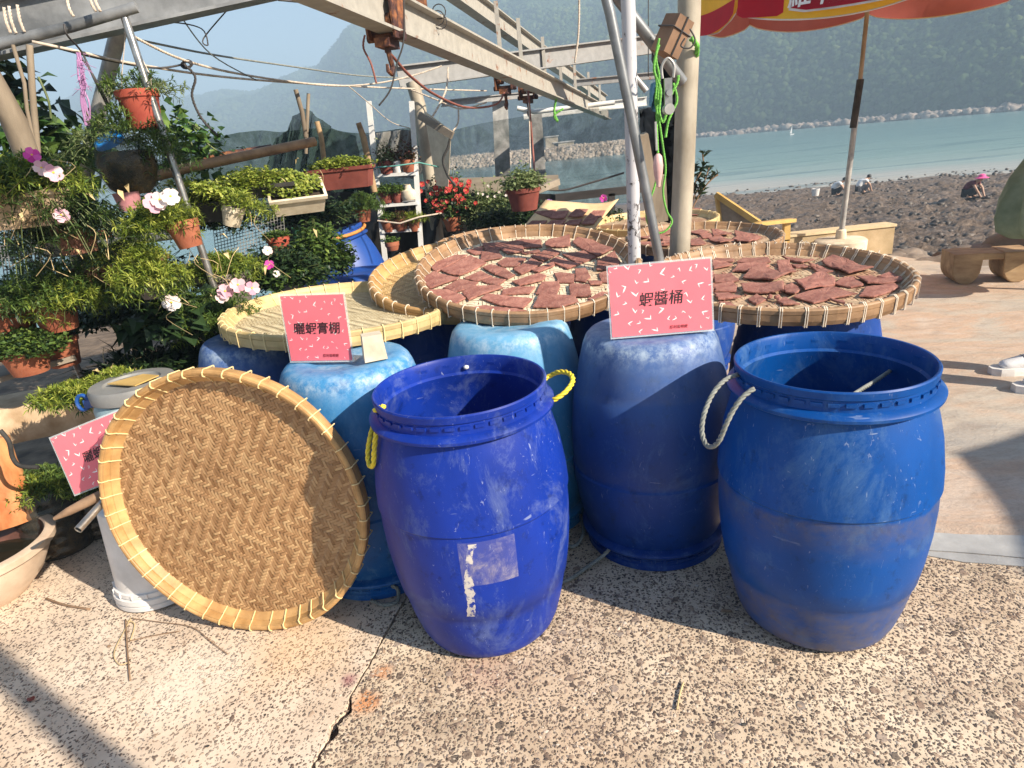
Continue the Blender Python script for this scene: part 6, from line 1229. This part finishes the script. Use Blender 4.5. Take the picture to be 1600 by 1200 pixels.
for (a0, pts) in ((rad(-52), [(0, .16), (.02, .13), (-.01, .12), (.01, .10)]), (rad(-60), [(0, .125), (-.04, .12), (-.07, .105), (-.05, .10)])):
    L = []
    for da, z in pts:
        r = np.interp(z, [.01, .07, .15, .185], [.13, .19, .235, .245])+.0015; a_ = a0+da; L.append((r*math.cos(a_), r*math.sin(a_), z))
    mk.tube(smoothpts(L, 5), .0035, 5)
mk.build('red_mark', M['ink_red'], e)
# white bucket upside down
bk = P(212, 958, z=0); bc = Vector((bk.x+.035, bk.y+.155, 0)); e = empty('white_bucket', bc, 'upturned white plastic bucket behind the leaning woven tray', 'bucket')
m_ = MB(); m_.lathe([(0, .385), (.115, .385), (.124, .378), (.128, .36), (.150, .075), (.158, .074), (.160, .06), (.156, .055), (.166, .052), (.168, .034), (.160, .030), (.166, .026), (.167, .010), (.158, .004)], 56); m_.build('shell', M['white_plastic'], e, smooth=True)
for k in range(18):
    a = 2*math.pi*k/18; t_ = MB(); t_.box((.159*math.cos(a), .159*math.sin(a), .066), (.008, .004, .018), Quaternion((0, 0, 1), a)); t_.build('lid_rib', M['white_plastic'], e)
c3 = Vector((bc.x-.06, bc.y-.10, .40))
a, b = P(84, 811, Y=1.86), P(160, 772, Y=1.93); m_ = MB(); d = (b-a); m_.tube([a, a+d*.3, a+d*.7, b+d*.6], [.006, .014, .017, .012], 10); tag(m_.build('driftwood_stick', M['twig'], smooth=True), 'brown driftwood stick lying on the white bucket', 'stick')
a, b = P(122, 828, Y=1.80), P(158, 788, Y=1.90); m_ = MB(); d = (b-a).normalized(); L = (b-a).length*2.2; u, v = frame(d)
m_.tube([a, a+d*L], .013, 16, False); m_.tube([a+d*L, a+d*.001, a], [.0105, .0105, .0125], 16, False); tag(m_.build('metal_pipe', M['chrome'], smooth=True), 'short shiny metal pipe poking out over the white bucket', 'pipe')
# grey-lidded blue keg
kc = P(195, 600, Y=2.33); kr = .135; kb = Vector((kc.x+.03, kc.y, 0)); kh = kc.z+.01; e = empty('lidded_keg', kb, 'pale blue keg with grey lid and dark blue clasp behind the woven tray', 'keg')
m_ = MB(); m_.lathe([(0, 0), (.14, 0), (.15, .03), (.155, .2), (.15, kh-.08), (.135, kh-.05)], 40); m_.build('body', mat('pale_blue_plastic', (.28, .40, .44), .5), e, smooth=True)
m_ = MB(); m_.lathe([(.142, kh-.055), (.15, kh-.05), (.152, kh-.012), (.146, kh), (.10, kh+.002), (.095, kh-.006), (0, kh-.006)], 48); m_.build('lid', M['grey_lid'], e, smooth=True)
cl = MB()
a0 = rad(200); ca = Vector((.16*math.cos(a0), .16*math.sin(a0), kh-.04)); cl.tube([ca+Vector((-.02+.022*math.cos(t), .005*math.sin(t), .028*math.sin(t)-.008)) for t in np.linspace(0, 6.28, 14)], .007, 6); cl.box(ca+Vector((.005, 0, -.012)), (.03, .03, .03)); cl.build('clasp', mat('dark_blue_clasp', (.01, .07, .28), .4), e, smooth=True)
m_ = MB(); m_.add([(kb.x+x, kb.y+y, kh+.004) for x, y in ((-.075, -.03), (.06, -.09), (.10, .01), (.02, .05))]+[(kb.x+x, kb.y+y, kh+.008) for x, y in ((-.075, -.03), (.06, -.09), (.10, .01), (.02, .05))], [(3, 2, 1, 0), (4, 5, 6, 7), (0, 1, 5, 4), (1, 2, 6, 5), (2, 3, 7, 6), (3, 0, 4, 7)]); tag(m_.build('wood_chip', M['yellow_wood']), 'pale wood offcut lying on the grey keg lid', 'offcut')

# extra drum lying behind the bushes with orange rope
e = empty('plastic_drum', P(560, 385, Y=4.5)*1.0, 'open blue drum with orange rope behind the bush, left of the ladder', 'barrel', None, Quaternion((0, 1, 0), rad(-14)))
e.location.z = P(560, 362, Y=4.5).z-.80; link('shell', mesh_with(_dm, uk.children[0].data.materials[0]), e)
m_ = MB(); m_.tube([(.262*math.cos(t), .262*math.sin(t), .79+.01*math.sin(3*t)) for t in np.linspace(0, 6.2, 40)], .012, 6); m_.build('rope_band', mat('orange_rope', (.60, .25, .06), .7), e, smooth='all')

# ================================================================== right side
# parasol
def parasol(c, R, zr, apex, ang0, label, text=True, base=None, tiltv=(0, 0)):
    e = empty('parasol', base, label, 'parasol'); inv = Vector(base); C = Vector(c)-inv
    seg = 8; pm = {k: mat('parasol_'+k, v, .7, .06, 6, .05, trans=.5) for k, v in (('red', (.55, .012, .035)), ('yellow', (.80, .56, .05)), ('faded', (.48, .13, .10)))} if 'parasol_red' not in bpy.data.materials else {k: bpy.data.materials['parasol_'+k] for k in ('red', 'yellow', 'faded')}  # 'faded' red puts the backlit look of the far valances into their colour
    def rimp(k, r=1., dz=0): a = ang0+2*math.pi*k/seg; return C+Vector((R*r*math.cos(a), R*r*math.sin(a), zr-0+dz+tiltv[0]*r*math.cos(a)*R+tiltv[1]*r*math.sin(a)*R))
    ap = C+Vector((0, 0, apex))
    for k in range(seg):
        for (r0, r1, mm) in ((0, .72, 'yellow' if k % 2 else 'red'), (.72, 1, 'yellow' if (k % 2 == 0 or (text and k == 7)) else 'red')):
            m_ = MB(); n_ = 6; vs = []
            for i in range(n_+1):
                for j in range(5):
                    r = r0+(r1-r0)*j/4; p = ap.lerp(rimp(k), r).lerp(ap.lerp(rimp(k+1), r), i/n_); s_ = math.sin(math.pi*i/n_)*r; p.z += -.03*s_+.05*math.sin(math.pi*r)*0; vs.append(p)
            m_.add(vs, [(i*5+j, (i+1)*5+j, (i+1)*5+j+1, i*5+j+1) for i in range(n_) for j in range(4)], .5); m_.build('canopy_panel', pm[mm], e)
        # scalloped valance
        m_ = MB(); n_ = 16; vs = []
        for i in range(n_+1):
            t = i/n_; p = rimp(k).lerp(rimp(k+1), t); p.z -= .03*math.sin(math.pi*t); dz = .20+.07*abs(math.sin(math.pi*t))**.5; d = (rimp(k)+rimp(k+1))/2-C; d.z = 0; d.normalize()
            vs += [p, p+d*(.02*math.sin(t*9+k))-Vector((0, 0, dz*.5)), p+d*(.03*math.sin(t*7+k*2))-Vector((0, 0, dz))]
        m_.add(vs, [(i*3+j, i*3+j+1, (i+1)*3+j+1, (i+1)*3+j) for i in range(n_) for j in range(2)], .5); va = m_.build('valance', pm['yellow' if (text and k in (text-1, 7)) else 'faded'], e, smooth='all')
        m_ = MB(); m_.tube([Vector(vs[i*3+2])+Vector((0, 0, 0)) for i in range(n_+1)], .005, 4); m_.build('piping', M['white_plastic'], va)
        m_ = MB(); m_.tube([C+Vector((0, 0, apex-.05)), rimp(k, .97, -.01)], .006, 5); m_.build('rib', M['steel'], e)
        if text and k == 7:
            d7 = (rimp(k)+rimp(k+1))/2-C; d7.z = 0; d7.normalize(); bx_ = MB(); vs2 = []
            for i in range(13):
                t = i/12; q_ = rimp(k).lerp(rimp(k+1), t); q_.z -= .03*math.sin(math.pi*t); vs2 += [q_+d7*.045-Vector((0, 0, .20+.075*abs(math.sin(math.pi*t))**.5)), q_+d7*.03-Vector((0, 0, .13-.03*t))]
            bx_.add(vs2, [(i*2, i*2+1, i*2+3, i*2+2) for i in range(12)], .5); bx_.build('red_band', pm['red'], va)
        if text and k == text-1:
            a, b = rimp(k), rimp(k+1); d = (b-a).normalized(); nrm = d.cross(Vector((0, 0, 1))).normalized()
            if nrm.dot((a+b)/2-C) < 0: nrm = -nrm
            for (u0, u1, z0, z1, mm, off, nm_) in ((.30, .98, -.225, .0, M['white_plastic'], .034, 'white_border'), (.315, .965, -.212, .0, pm['red'], .038, 'red_field'), (-.0, .27, -.235, -.085, pm['red'], .034, 'red_corner')):
                bx_ = MB(); vs2 = []
                for i in range(9):
                    t = u0+(u1-u0)*i/8; q_ = a.lerp(b, t); q_.z -= .03*math.sin(math.pi*t); rr_ = .02 if i in (0, 8) else 0
                    vs2 += [q_+nrm*off+Vector((0, 0, z0+rr_)), q_+nrm*(off*.6)+Vector((0, 0, z1))]
                bx_.add(vs2, [(i*2, i*2+1, i*2+3, i*2+2) for i in range(8)], .5); bx_.build(nm_, mm, va)
            for i, ch in enumerate('維他'):
                tm = textmesh(ch, .16, M['tick'], 'lettering', .003); mid = a.lerp(b, .36+.16*i); mid.z -= .155
                xax = d if Vector((0, 0, 1)).cross(nrm).dot(d) > 0 else -d
                if xax is not d and (xax-d).length > .1: mid = a.lerp(b, 1-(.36+.16*i)); mid.z -= .14
                q = Matrix((xax, Vector((0, 0, 1)), nrm)).transposed().to_quaternion(); link('lettering', tm, va, mid+nrm*.045, q)
    return e
ub_ = P(1313, 380, Y=6.3); pt_ = P(1357, 0, Y=6.3)
base = Vector((ub_.x, 6.3, 0)); top = base+(pt_-Vector((ub_.x, 6.3, .25)))*1.35+Vector((0, 0, .25))
par = parasol((3.47, 5.95, 0), 1.64, 2.42, 2.95, rad(-157.5), 'red and yellow parasol with white lettering above the ochre wall', 1, base, (-.01, .085))
m_ = MB(); pa = ub_; m_.tube([Vector((0, 0, .24)), (P(1344, 125, Y=6.3)-base)], .026, 14); m_.build('lower_pole', M['steel'], par)
m_ = MB(); m_.tube([P(1333, 200, Y=6.3)-base, P(1344.5, 124, Y=6.3)-base], .031, 14); m_.build('black_sleeve', M['black_pot'], par)
m_ = MB(); m_.tube([P(1344, 125, Y=6.3)-base, P(1357, 0, Y=6.3)-base, Vector((3.47, 5.95, 2.93))-base], .019, 14); m_.build('upper_pole', M['beige_pole'], par)
m_ = MB(); m_.lathe([(0, 0), (.20, 0), (.20, .12), (.22, .14), (.235, .15), (.24, .24), (.22, .255), (.05, .26), (.045, .34), (.03, .35)], 36); m_.build('base_disc', M['cream_pot'], par, smooth=True)
# second parasol beyond the right edge of the picture (its shade lies on the ground)
SPc = Vector((2.55, 1.75, 0)); dsp = Vector((math.cos(SUN_AZ), math.sin(SUN_AZ), 0))*(2.45/math.tan(SUN_EL)); pc2 = SPc+dsp
par2 = parasol((pc2.x, pc2.y, 0), 1.12, 2.35, 2.75, rad(0), 'second red and yellow parasol beyond the right picture edge', 0, Vector((pc2.x, pc2.y, 0)))
m_ = MB(); m_.tube([(0, 0, .1), (0, 0, 2.7)], .024, 12); m_.build('pole', M['steel'], par2); m_ = MB(); m_.lathe([(0, 0), (.24, 0), (.24, .1), (.05, .12)], 28); m_.build('base_disc', M['cream_pot'], par2)
# low concrete kerb wall
a, b = P(1235, 392, Y=6.75), P(1388, 400, z=0); m_ = MB(); wy = 6.62; xa, xb = 2.9, P(1386, 398, Y=wy).x; zt = P(1390, 352, Y=wy).z; m_.box(((xa+xb)/2, wy, zt/2), (xb-xa, .17, zt)); e = m_.build('low_wall', mat('ochre_rendered_wall', (.42, .31, .17), .85, .15, 6, .3, c2=(.52, .40, .25))); tag(e, 'low ochre rendered wall end behind the parasol foot', 'wall')
m_ = MB(); m_.box(((xa+xb)/2, wy, zt+.012), (xb-xa+.02, .20, .024)); m_.build('coping', mat('pale_coping', (.60, .48, .30), .8, .1), e)
# wooden armchair
ac = P(1180, 385, Y=5.2); e = empty('wooden_armchair', Vector((ac.x, 5.2, 0)), 'yellow varnished wooden armchair turned away, behind the trays', 'armchair'); o_ = e.location
def bb(nm, a, b, wd, ht, m='yellow_wood', up=(0, 0, 1)): m_ = MB(); m_.bar(a-o_, b-o_, wd, ht, up); return m_.build(nm, M[m], e)
q0, q1, q2, q3 = P(1122, 305, Y=5.45), P(1183, 347, Y=5.15), P(1186, 368, Y=5.15), P(1130, 368, Y=5.45)
m_ = MB(); m_.add([x-o_ for x in (q0, q1, q2, q3)]+[x-o_+Vector((.02, .035, 0)) for x in (q0, q1, q2, q3)], [(0, 3, 2, 1), (4, 5, 6, 7), (0, 1, 5, 4), (1, 2, 6, 5), (2, 3, 7, 6), (3, 0, 4, 7)]); m_.build('side_panel', M['wood_h'], e)
bb('backrest_rail', P(1119, 304, Y=5.46), P(1186, 349, Y=5.14), .03, .045); bb('back_post', P(1120, 304, Y=5.46), P(1130, 372, Y=5.46), .035, .035, up=(0, 1, 0)); bb('front_post', P(1183, 347, Y=5.12), P(1188, 375, Y=5.12), .05, .05, up=(0, 1, 0))
bb('armrest', P(1183, 350, Y=5.13), P(1239, 344, Y=5.3), .07, .028); bb('leg', P(1229, 347, Y=5.3), P(1228, 376, Y=5.3), .05, .045, up=(0, 1, 0)); bb('leg', Vector((q3.x, 5.45, 0)), q3, .04, .04, up=(0, 1, 0)); bb('leg', Vector((q2.x, 5.15, 0)), q2, .04, .04, up=(0, 1, 0)); bb('leg', Vector((P(1228, 376, Y=5.3).x, 5.3, 0)), P(1228, 374, Y=5.3), .045, .045, up=(0, 1, 0))
s0 = P(1160, 385, Y=5.3); m_ = MB(); m_.box((.12, .15, .40), (.48, .45, .03)); m_.build('seat', M['yellow_wood'], e)
# log stool
sc_ = P(1540, 437, z=0); e = empty('log_stool', sc_, 'rough stool made of split logs on the paving at right', 'stool', None, Quaternion((0, 0, 1), rad(-16)))
zt = .24; m_ = MB()
m_.add([(-.30, -.13, zt-.045), (.22, -.13, zt-.05), (.23, .13, zt-.05), (-.28, .14, zt-.045), (-.29, -.12, zt+.01), (.215, -.12, zt-.005), (.225, .12, zt), (-.27, .13, zt+.012)], [(3, 2, 1, 0), (4, 5, 6, 7), (0, 1, 5, 4), (1, 2, 6, 5), (2, 3, 7, 6), (3, 0, 4, 7)]); o = m_.build('seat', M['log'], e); bv = o.modifiers.new('b', 'BEVEL'); bv.width = .012; bv.segments = 2
for x in (-.20, .16):
    m_ = MB(); n_ = 18; pr = [(.098*math.cos(t)*(.95 if t > 0 else 1), .03+.135*math.sin(t)+.04) for t in np.linspace(math.pi*1.02, math.pi*2-.02, 12)]+[(.10, .19), (-.095, .19)]
    vs = []; k = len(pr)
    for y in (-.14, .15):
        for px_, pz_ in pr: vs.append((x+px_*1.1, y, max(0, pz_+.06)))
    m_.add(vs, [tuple(range(k)), tuple(range(k, 2*k))[::-1]]+[(i, i+k, (i+1) % k+k, (i+1) % k) for i in range(k)]); o = m_.build('leg', M['log'], e); bv = o.modifiers.new('b', 'BEVEL'); bv.width = .008; bv.segments = 2
# boulder
def boulder(c, r, label, seed=0):
    N, K = 48, 30; th = np.linspace(0, 2*np.pi, N, endpoint=False)[None]; ph = np.linspace(.02, np.pi-.02, K)[:, None]; x, y, z = np.sin(ph)*np.cos(th), np.sin(ph)*np.sin(th), np.cos(ph)+0*th
    d = 1+(fbm(x*1.7+seed+5, y*1.7+z*1.3, 5, seed)-.5)*.8+(fbm(x*6+9, z*6+y*5, 4, seed+3)-.5)*.22; v = np.stack([x*d*r[0], y*d*r[1], z*d*r[2]], -1).reshape(-1, 3); i = np.arange(K-1)[:, None]*N; j = np.arange(N)[None]; f = np.stack([i+j, i+N+j, i+N+(j+1) % N, i+(j+1) % N], -1).reshape(-1, 4)
    return tag(link('boulder', npmesh('boulder', v, f, M['rock']), None, c), label, 'rock')
boulder((5.75, 5.95, -.25), (1.1, .6, .62), 'big grey brown boulder behind the log stool', 1)
boulder((4.75, 6.1, -.18), (.75, .35, .28), 'low flat rock sloping down beside the paving edge', 4)
boulder((P(1425, 405, Y=6.6).x, 6.7, -.25), (.4, .3, .22), 'small dark rock at the end of the ochre wall', 8)
# green netting cover at right edge
M['green_cover'] = mat('pale_green_mesh_cloth', (.16, .24, .17), .75, .2, 5, .3, c2=(.28, .36, .27), trans=.3)
gc = P(1657, 362, Y=4.7); zt2 = P(1615, 225, Y=4.7).z; e = empty('covered_parasol', Vector((gc.x, 4.7, 0)), 'folded parasol wrapped in pale green mesh cloth at the right edge', 'cover')
h0 = gc.z; m_ = MB(); wob = lambda a, z: .10*math.sin(7*a+z*3)+.05*math.sin(13*a+2)+.03*math.sin(3*a)
m_.lathe([(.28, h0-.03), (.36, h0+.02), (.385, h0+.12), (.37, h0+.25), (.32, h0+.40), (.23, h0+.58), (.10, h0+.80), (.03, h0+.95)], 90, wob=wob); m_.build('mesh_cloth', M['green_cover'], e, smooth='all')
m_ = MB(); m_.tube([(0, 0, 0), (0, 0, h0+1.1)], .024, 12); m_.build('pole', M['steel'], e); m_ = MB(); m_.tube([(-.378, -.10, h0+.24), (-.372, -.10, h0+.32), (-.35, -.10, h0+.37)], .012, 6); m_.build('strap', M['black_pot'], e)

# ---- people
def skinbody(name, joints, edges, m, parent, loc=(0, 0, 0), sub=2):
    me = bpy.data.meshes.new(name); me.from_pydata([Vector(j[:3]) for j in joints], edges, []); o = link(name, me, parent, loc); me.materials.append(m)
    sk = o.modifiers.new('skin', 'SKIN'); 
    for v_, j in zip(me.skin_vertices[0].data, joints): v_.radius = (j[3], j[4] if len(j) > 4 else j[3])
    me.skin_vertices[0].data[0].use_root = True; sk.use_smooth_shade = True; sb = o.modifiers.new('sub', 'SUBSURF'); sb.levels = sub; sb.render_levels = sub; return o
M['skin'] = mat('skin', (.42, .25, .17), .55, .1, 9, .05); M['cloth_black'] = mat('black_cloth', (.018, .018, .020), .85, .3, 12, .3); M['cloth_white'] = mat('white_shirt', (.70, .70, .70), .85, .1, 9, .2); M['cloth_dark'] = mat('dark_cloth', (.03, .03, .04), .85, .2, 9, .2); M['hair'] = mat('black_hair', (.012, .01, .01), .6, .2, 30, .2); M['pink_hat'] = mat('pink_hat', (.75, .10, .30), .7, .1, 9, .1); M['maroon'] = mat('maroon_cloth', (.12, .02, .03), .85, .2, 9, .2)
def mudp(px, py):
    for Y in np.linspace(20, 45, 300):
        p = P(px, py, Y=Y)
        if p.z < -1.35-min(1, max(0, (Y-8)/30))*1.05+.10: return p
    return P(px, py, Y=32)
def squat(px, py, Y, yaw, shirt, label, hat=None, pants='cloth_dark'):
    p = mudp(px, py); e = empty('person', p, label, 'person', None, Quaternion((0, 0, 1), yaw)); e.scale = (.85, .85, .85)
    skinbody('body', [(0, 0, .22, .14), (0, .02, .36, .13), (0, -.08, .52, .15), (0, -.22, .62, .15), (0, -.32, .66, .06), (0, -.40, .70, .085), (0, -.43, .76, .08),
                      (.17, -.22, .60, .06), (.24, -.38, .40, .05), (.16, -.52, .12, .035), (.15, -.56, .05, .035), (-.17, -.22, .60, .06), (-.24, -.38, .40, .05), (-.14, -.52, .12, .035), (-.13, -.56, .05, .035),
                      (.12, -.02, .22, .10), (.22, -.36, .40, .085), (.18, -.10, .08, .06), (.18, -.26, .03, .05), (-.12, -.02, .22, .10), (-.22, -.36, .40, .085), (-.18, -.10, .08, .06), (-.18, -.26, .03, .05)],
             [(0, 1), (1, 2), (2, 3), (3, 4), (4, 5), (5, 6), (3, 7), (7, 8), (8, 9), (9, 10), (3, 11), (11, 12), (12, 13), (13, 14), (0, 15), (15, 16), (16, 17), (17, 18), (0, 19), (19, 20), (20, 21), (21, 22)], M['skin'], e)
    skinbody('shirt', [(0, .04, .28, .155), (0, .03, .38, .155), (0, -.08, .53, .175), (0, -.21, .62, .175), (.17, -.23, .61, .085), (.22, -.32, .50, .07), (-.17, -.23, .61, .085), (-.22, -.32, .50, .07)], [(0, 1), (1, 2), (2, 3), (3, 4), (4, 5), (3, 6), (6, 7)], M[shirt], e)
    skinbody('trousers', [(0, .03, .20, .16), (.13, -.02, .22, .115), (.22, -.35, .40, .10), (.18, -.14, .12, .075), (-.13, -.02, .22, .115), (-.22, -.35, .40, .10), (-.18, -.14, .12, .075)], [(0, 1), (1, 2), (2, 3), (0, 4), (4, 5), (5, 6)], M[pants], e)
    if hat: m_ = MB(); m_.lathe([(.24, -.03), (.13, .02), (.11, .09), (.05, .12), (0, .125)], 20, (0, -.43, .79)); m_.lathe([(0, 0), (.24, -.03)], 20, (0, -.43, .80)); m_.build('hat', M[hat], e)
    else: m_ = MB(); m_.lathe([(0, .10), (.06, .09), (.10, .04), (.105, -.02), (.08, -.05)], 14, (0, -.42, .765)); m_.build('hair', M['hair'], e, smooth=True)
    for sx in (-.18, .18): m_ = MB(); m_.box((sx, -.27, .03), (.10, .26, .07)); m_.build('boot', M['cloth_black'], e)
    return e
squat(1303, 306, 31, rad(60), 'cloth_white', 'person in white shirt bending over the mudflat beside the white bucket', None, 'cloth_black')
squat(1342, 302, 33, rad(85), 'cloth_white', 'person in pale shirt squatting on the mudflat just right of the parasol pole', None)
squat(1510, 310, 29, rad(30), 'maroon', 'person in a pink hat and dark clothes squatting on the mudflat at right', 'pink_hat', 'cloth_black')
m_ = MB(); p = mudp(1274, 306); m_.lathe([(0, 0), (.13, 0), (.17, .30), (.155, .30), (.12, .02), (0, .02)], 20, p); tag(m_.build('mud_bucket', M['white_plastic']), 'small white bucket standing on the mudflat', 'bucket')
def stander():
    f1 = P(1592, 612, z=0); e = empty('person', Vector((f1.x+.22, f1.y+.10, 0)), 'person in black trousers and white trainers at the right picture edge', 'person', None, Quaternion((0, 0, 1), rad(-100)))
    J = [(0, 0, .95, .13, .10), (0, 0, 1.12, .12, .09), (0, .01, 1.30, .15, .10), (0, .01, 1.42, .13, .08), (0, 0, 1.49, .055), (0, -.01, 1.57, .07, .08), (0, -.015, 1.66, .078, .09), (0, 0, 1.73, .05),
         (.19, .01, 1.40, .055), (.24, .06, 1.12, .042), (.23, .08, .88, .028), (.23, .08, .82, .03, .018), (-.19, .01, 1.40, .055), (-.24, .06, 1.12, .042), (-.23, .08, .88, .028), (-.23, .08, .82, .03, .018),
         (.10, 0, .88, .095), (.12, -.02, .50, .06), (.13, .01, .12, .042), (.13, -.03, .05, .04), (-.10, 0, .88, .095), (-.12, .0, .50, .06), (-.13, .03, .12, .042), (-.13, -.01, .05, .04), (0, -.118, 1.645, .012), (.092, .005, 1.65, .014), (-.092, .005, 1.65, .014)]
    skinbody('body', J, [(0, 1), (1, 2), (2, 3), (3, 4), (4, 5), (5, 6), (6, 7), (3, 8), (8, 9), (9, 10), (10, 11), (3, 12), (12, 13), (13, 14), (14, 15), (0, 16), (16, 17), (17, 18), (18, 19), (0, 20), (20, 21), (21, 22), (22, 23), (6, 24), (6, 25), (6, 26)], M['skin'], e)
    for sx in (-.032, .032): m_ = MB(); m_.lathe([(0, -.008), (.012, 0), (0, .008)], 10, (sx, -.098, 1.668)); m_.build('eye', M['hair'], e, smooth='all')
    m_ = MB(); m_.tube([(-.025, -.096, 1.612), (0, -.104, 1.608), (.025, -.096, 1.612)], .005, 6); m_.build('mouth', M['maroon'], e)
    for sx in (1, -1):
        for k, (dx, L) in enumerate(((-.02, .07), (-.007, .08), (.007, .075), (.02, .06))): m_ = MB(); b_ = Vector((sx*.23+dx*.2, .08+dx, .80)); m_.tube([b_, b_+Vector((0, -.006, -L*.5)), b_+Vector((-sx*.008, -.002, -L))], [.008, .0075, .006], 6); m_.build('finger', M['skin'], e)
        m_ = MB(); b_ = Vector((sx*.215, .07, .84)); m_.tube([b_, b_+Vector((-sx*.012, -.025, -.03)), b_+Vector((-sx*.012, -.03, -.055))], [.01, .009, .007], 6); m_.build('thumb', M['skin'], e)
    skinbody('shirt', [(0, 0, .92, .155, .125), (0, 0, 1.1, .14, .115), (0, .01, 1.30, .17, .12), (0, .01, 1.42, .14, .095), (.19, .01, 1.40, .075), (.23, .02, 1.2, .065), (-.19, .01, 1.40, .075), (-.23, .02, 1.2, .065)], [(0, 1), (1, 2), (2, 3), (3, 4), (4, 5), (3, 6), (6, 7)], M['cloth_dark'], e)
    skinbody('trousers', [(0, 0, .95, .15, .12), (.10, 0, .85, .115), (.12, -.02, .50, .085), (.13, .01, .20, .07), (.13, .01, .12, .062), (-.10, 0, .85, .115), (-.12, 0, .50, .085), (-.13, .03, .20, .07), (-.13, .03, .12, .062)], [(0, 1), (1, 2), (2, 3), (3, 4), (0, 5), (5, 6), (6, 7), (7, 8)], M['cloth_black'], e)
    m_ = MB(); m_.lathe([(0, .115), (.05, .108), (.085, .06), (.09, 0), (.075, -.04)], 18, (0, .01, 1.66)); m_.build('hair', M['hair'], e, smooth=True)
    for sx, dy in ((.13, 0), (-.13, .02)):
        sh_ = empty('shoe', (sx, dy, 0)); sh_.parent = e
        so_ = MB(); pr = [(.032, .05), (.045, 0), (.046, -.06), (.052, -.13), (.046, -.19), (.02, -.225)]; n_ = len(pr); ring = [(x, y) for x, y in pr]+[(-x, y) for x, y in pr[::-1]]; k = len(ring)
        wv = [(.004 if i % 2 else -.002) for i in range(k)]
        so_.add([(x+math.copysign(w_, x), y, 0) for (x, y), w_ in zip(ring, wv)]+[(x*1.04, y, .022) for x, y in ring]+[(x*.98, y, .038) for x, y in ring], [tuple(range(k))]+[(i+r_*k, (i+1) % k+r_*k, (i+1) % k+(r_+1)*k, i+(r_+1)*k) for r_ in range(2) for i in range(k)]+[tuple(range(2*k, 3*k))[::-1]]); so_.build('sole', M['white_plastic'], sh_)
        up_ = skinbody('upper', [(0, .02, .07, .042, .045), (0, -.06, .07, .040, .042), (0, -.13, .055, .042, .03), (0, -.185, .048, .036, .022), (0, .02, .11, .045, .045)], [(0, 1), (1, 2), (2, 3), (0, 4)], mat('white_trainer', (.74, .74, .76), .6, .06, 20, .2), sh_)
        for i in range(4): l_ = MB(); l_.tube([(-.022, -.05-.025*i, .108-.012*i), (0, -.055-.025*i, .114-.012*i), (.022, -.05-.025*i, .108-.012*i)], .0035, 5); l_.build('lace', M['grey_lid'], sh_)
stander()
# unseen post behind the viewer, further down : added to cast the slanting shade
# ---- ground litter
def litter():
    st = []
    for pts, r, m, lab in (([(205, 965), (192, 990), (178, 1020), (186, 1038), (203, 1034)], .0018, 'straw', 'dry straw curl lying on the concrete at lower left'), ([(196, 968), (198, 1000), (200, 1030), (203, 1063)], .003, 'twig', 'short brown twig pointing at the viewer on the concrete'), ([(197, 970), (210, 975), (204, 1000)], .002, 'straw', 'bent straw beside the brown twig'),
                           ([(205, 966), (250, 972), (300, 980), (330, 1003), (356, 1022)], .0014, 'twig', 'long thin wiry stem on the concrete below the woven tray'), ([(200, 1002), (240, 993), (280, 986)], .0018, 'twig', 'thin brown stem crossing the litter below the woven tray'), ([(1068, 1066), (1062, 1085), (1058, 1108)], .0028, 'straw', 'pale straw on the aggregate between the open drums'), ([(72, 935), (100, 945), (140, 952)], .004, 'twig', 'twig lying between the clay bowl and bucket')):
        mb = MB(); mb.tube(smoothpts([P(x, y, z=.006) for x, y in pts], 5), r, 5); tag(mb.build('twig' if m == 'twig' else 'straw', M[m], smooth='all'), lab, 'twig' if m == 'twig' else 'straw')
    for px, py, r, m, lab in ((49, 1093, .016, 'terra_dark', 'dried red brown leaf on the pale concrete, lower left'), (1162, 1132, .008, 'black_pot', 'small black chip on the aggregate near the bottom'), (170, 1010, .010, 'twig', 'crumpled dry leaf by the straw'), (1135, 955, .016, 'twig', 'dark dry leaf beside the wide blue drum'), (88, 862, .03, 'rock', 'flat grey stone between bowl and bucket'), (325, 1166, .006, 'black_pot', 'tiny dark chip on the pale concrete')):
        p = P(px, py, z=.003); mb = MB(); n_ = 9; a0 = random.random()*6; ring = [(p.x+r*random.uniform(.6, 1.2)*math.cos(a0+6.28*k/n_), p.y+.7*r*random.uniform(.6, 1.2)*math.sin(a0+6.28*k/n_), p.z+random.uniform(0, .35)*r) for k in range(n_)]
        mb.add(ring+[(p.x, p.y, p.z+r*.45)], [(k, (k+1) % n_, n_) for k in range(n_)]+[tuple(range(n_))[::-1]]); tag(mb.build('dry_leaf' if 'leaf' in lab else 'stone_chip', M[m]), lab, 'leaf' if 'leaf' in lab else 'stone')
litter()
for pxy, lab in (((860, 0), 0),): pass
pp_ = P(75, 1115, z=0); sdir = Vector((math.cos(SUN_AZ), math.sin(SUN_AZ), 0)); q = pp_+sdir*4.1  # unseen post added towards the sun, caster of the lower left shade
m_ = MB(); m_.tube([(q.x, q.y, 0), (q.x+.02, q.y, 1.6), (q.x-.01, q.y, 3.7)], .045, 14); tag(m_.build('beige_pole', M['beige_pole'], smooth=True), 'unseen post added behind the viewer to cast the slanting shade', 'pole')
for o in list(bpy.data.objects):
    if o.name.startswith(('paste_slab', 'stone_block', 'low_wall', 'sea_wall', 'shelf_board', 'breakwater_')) and o.parent is None and 'kind' not in o: o['kind'] = 'thing'
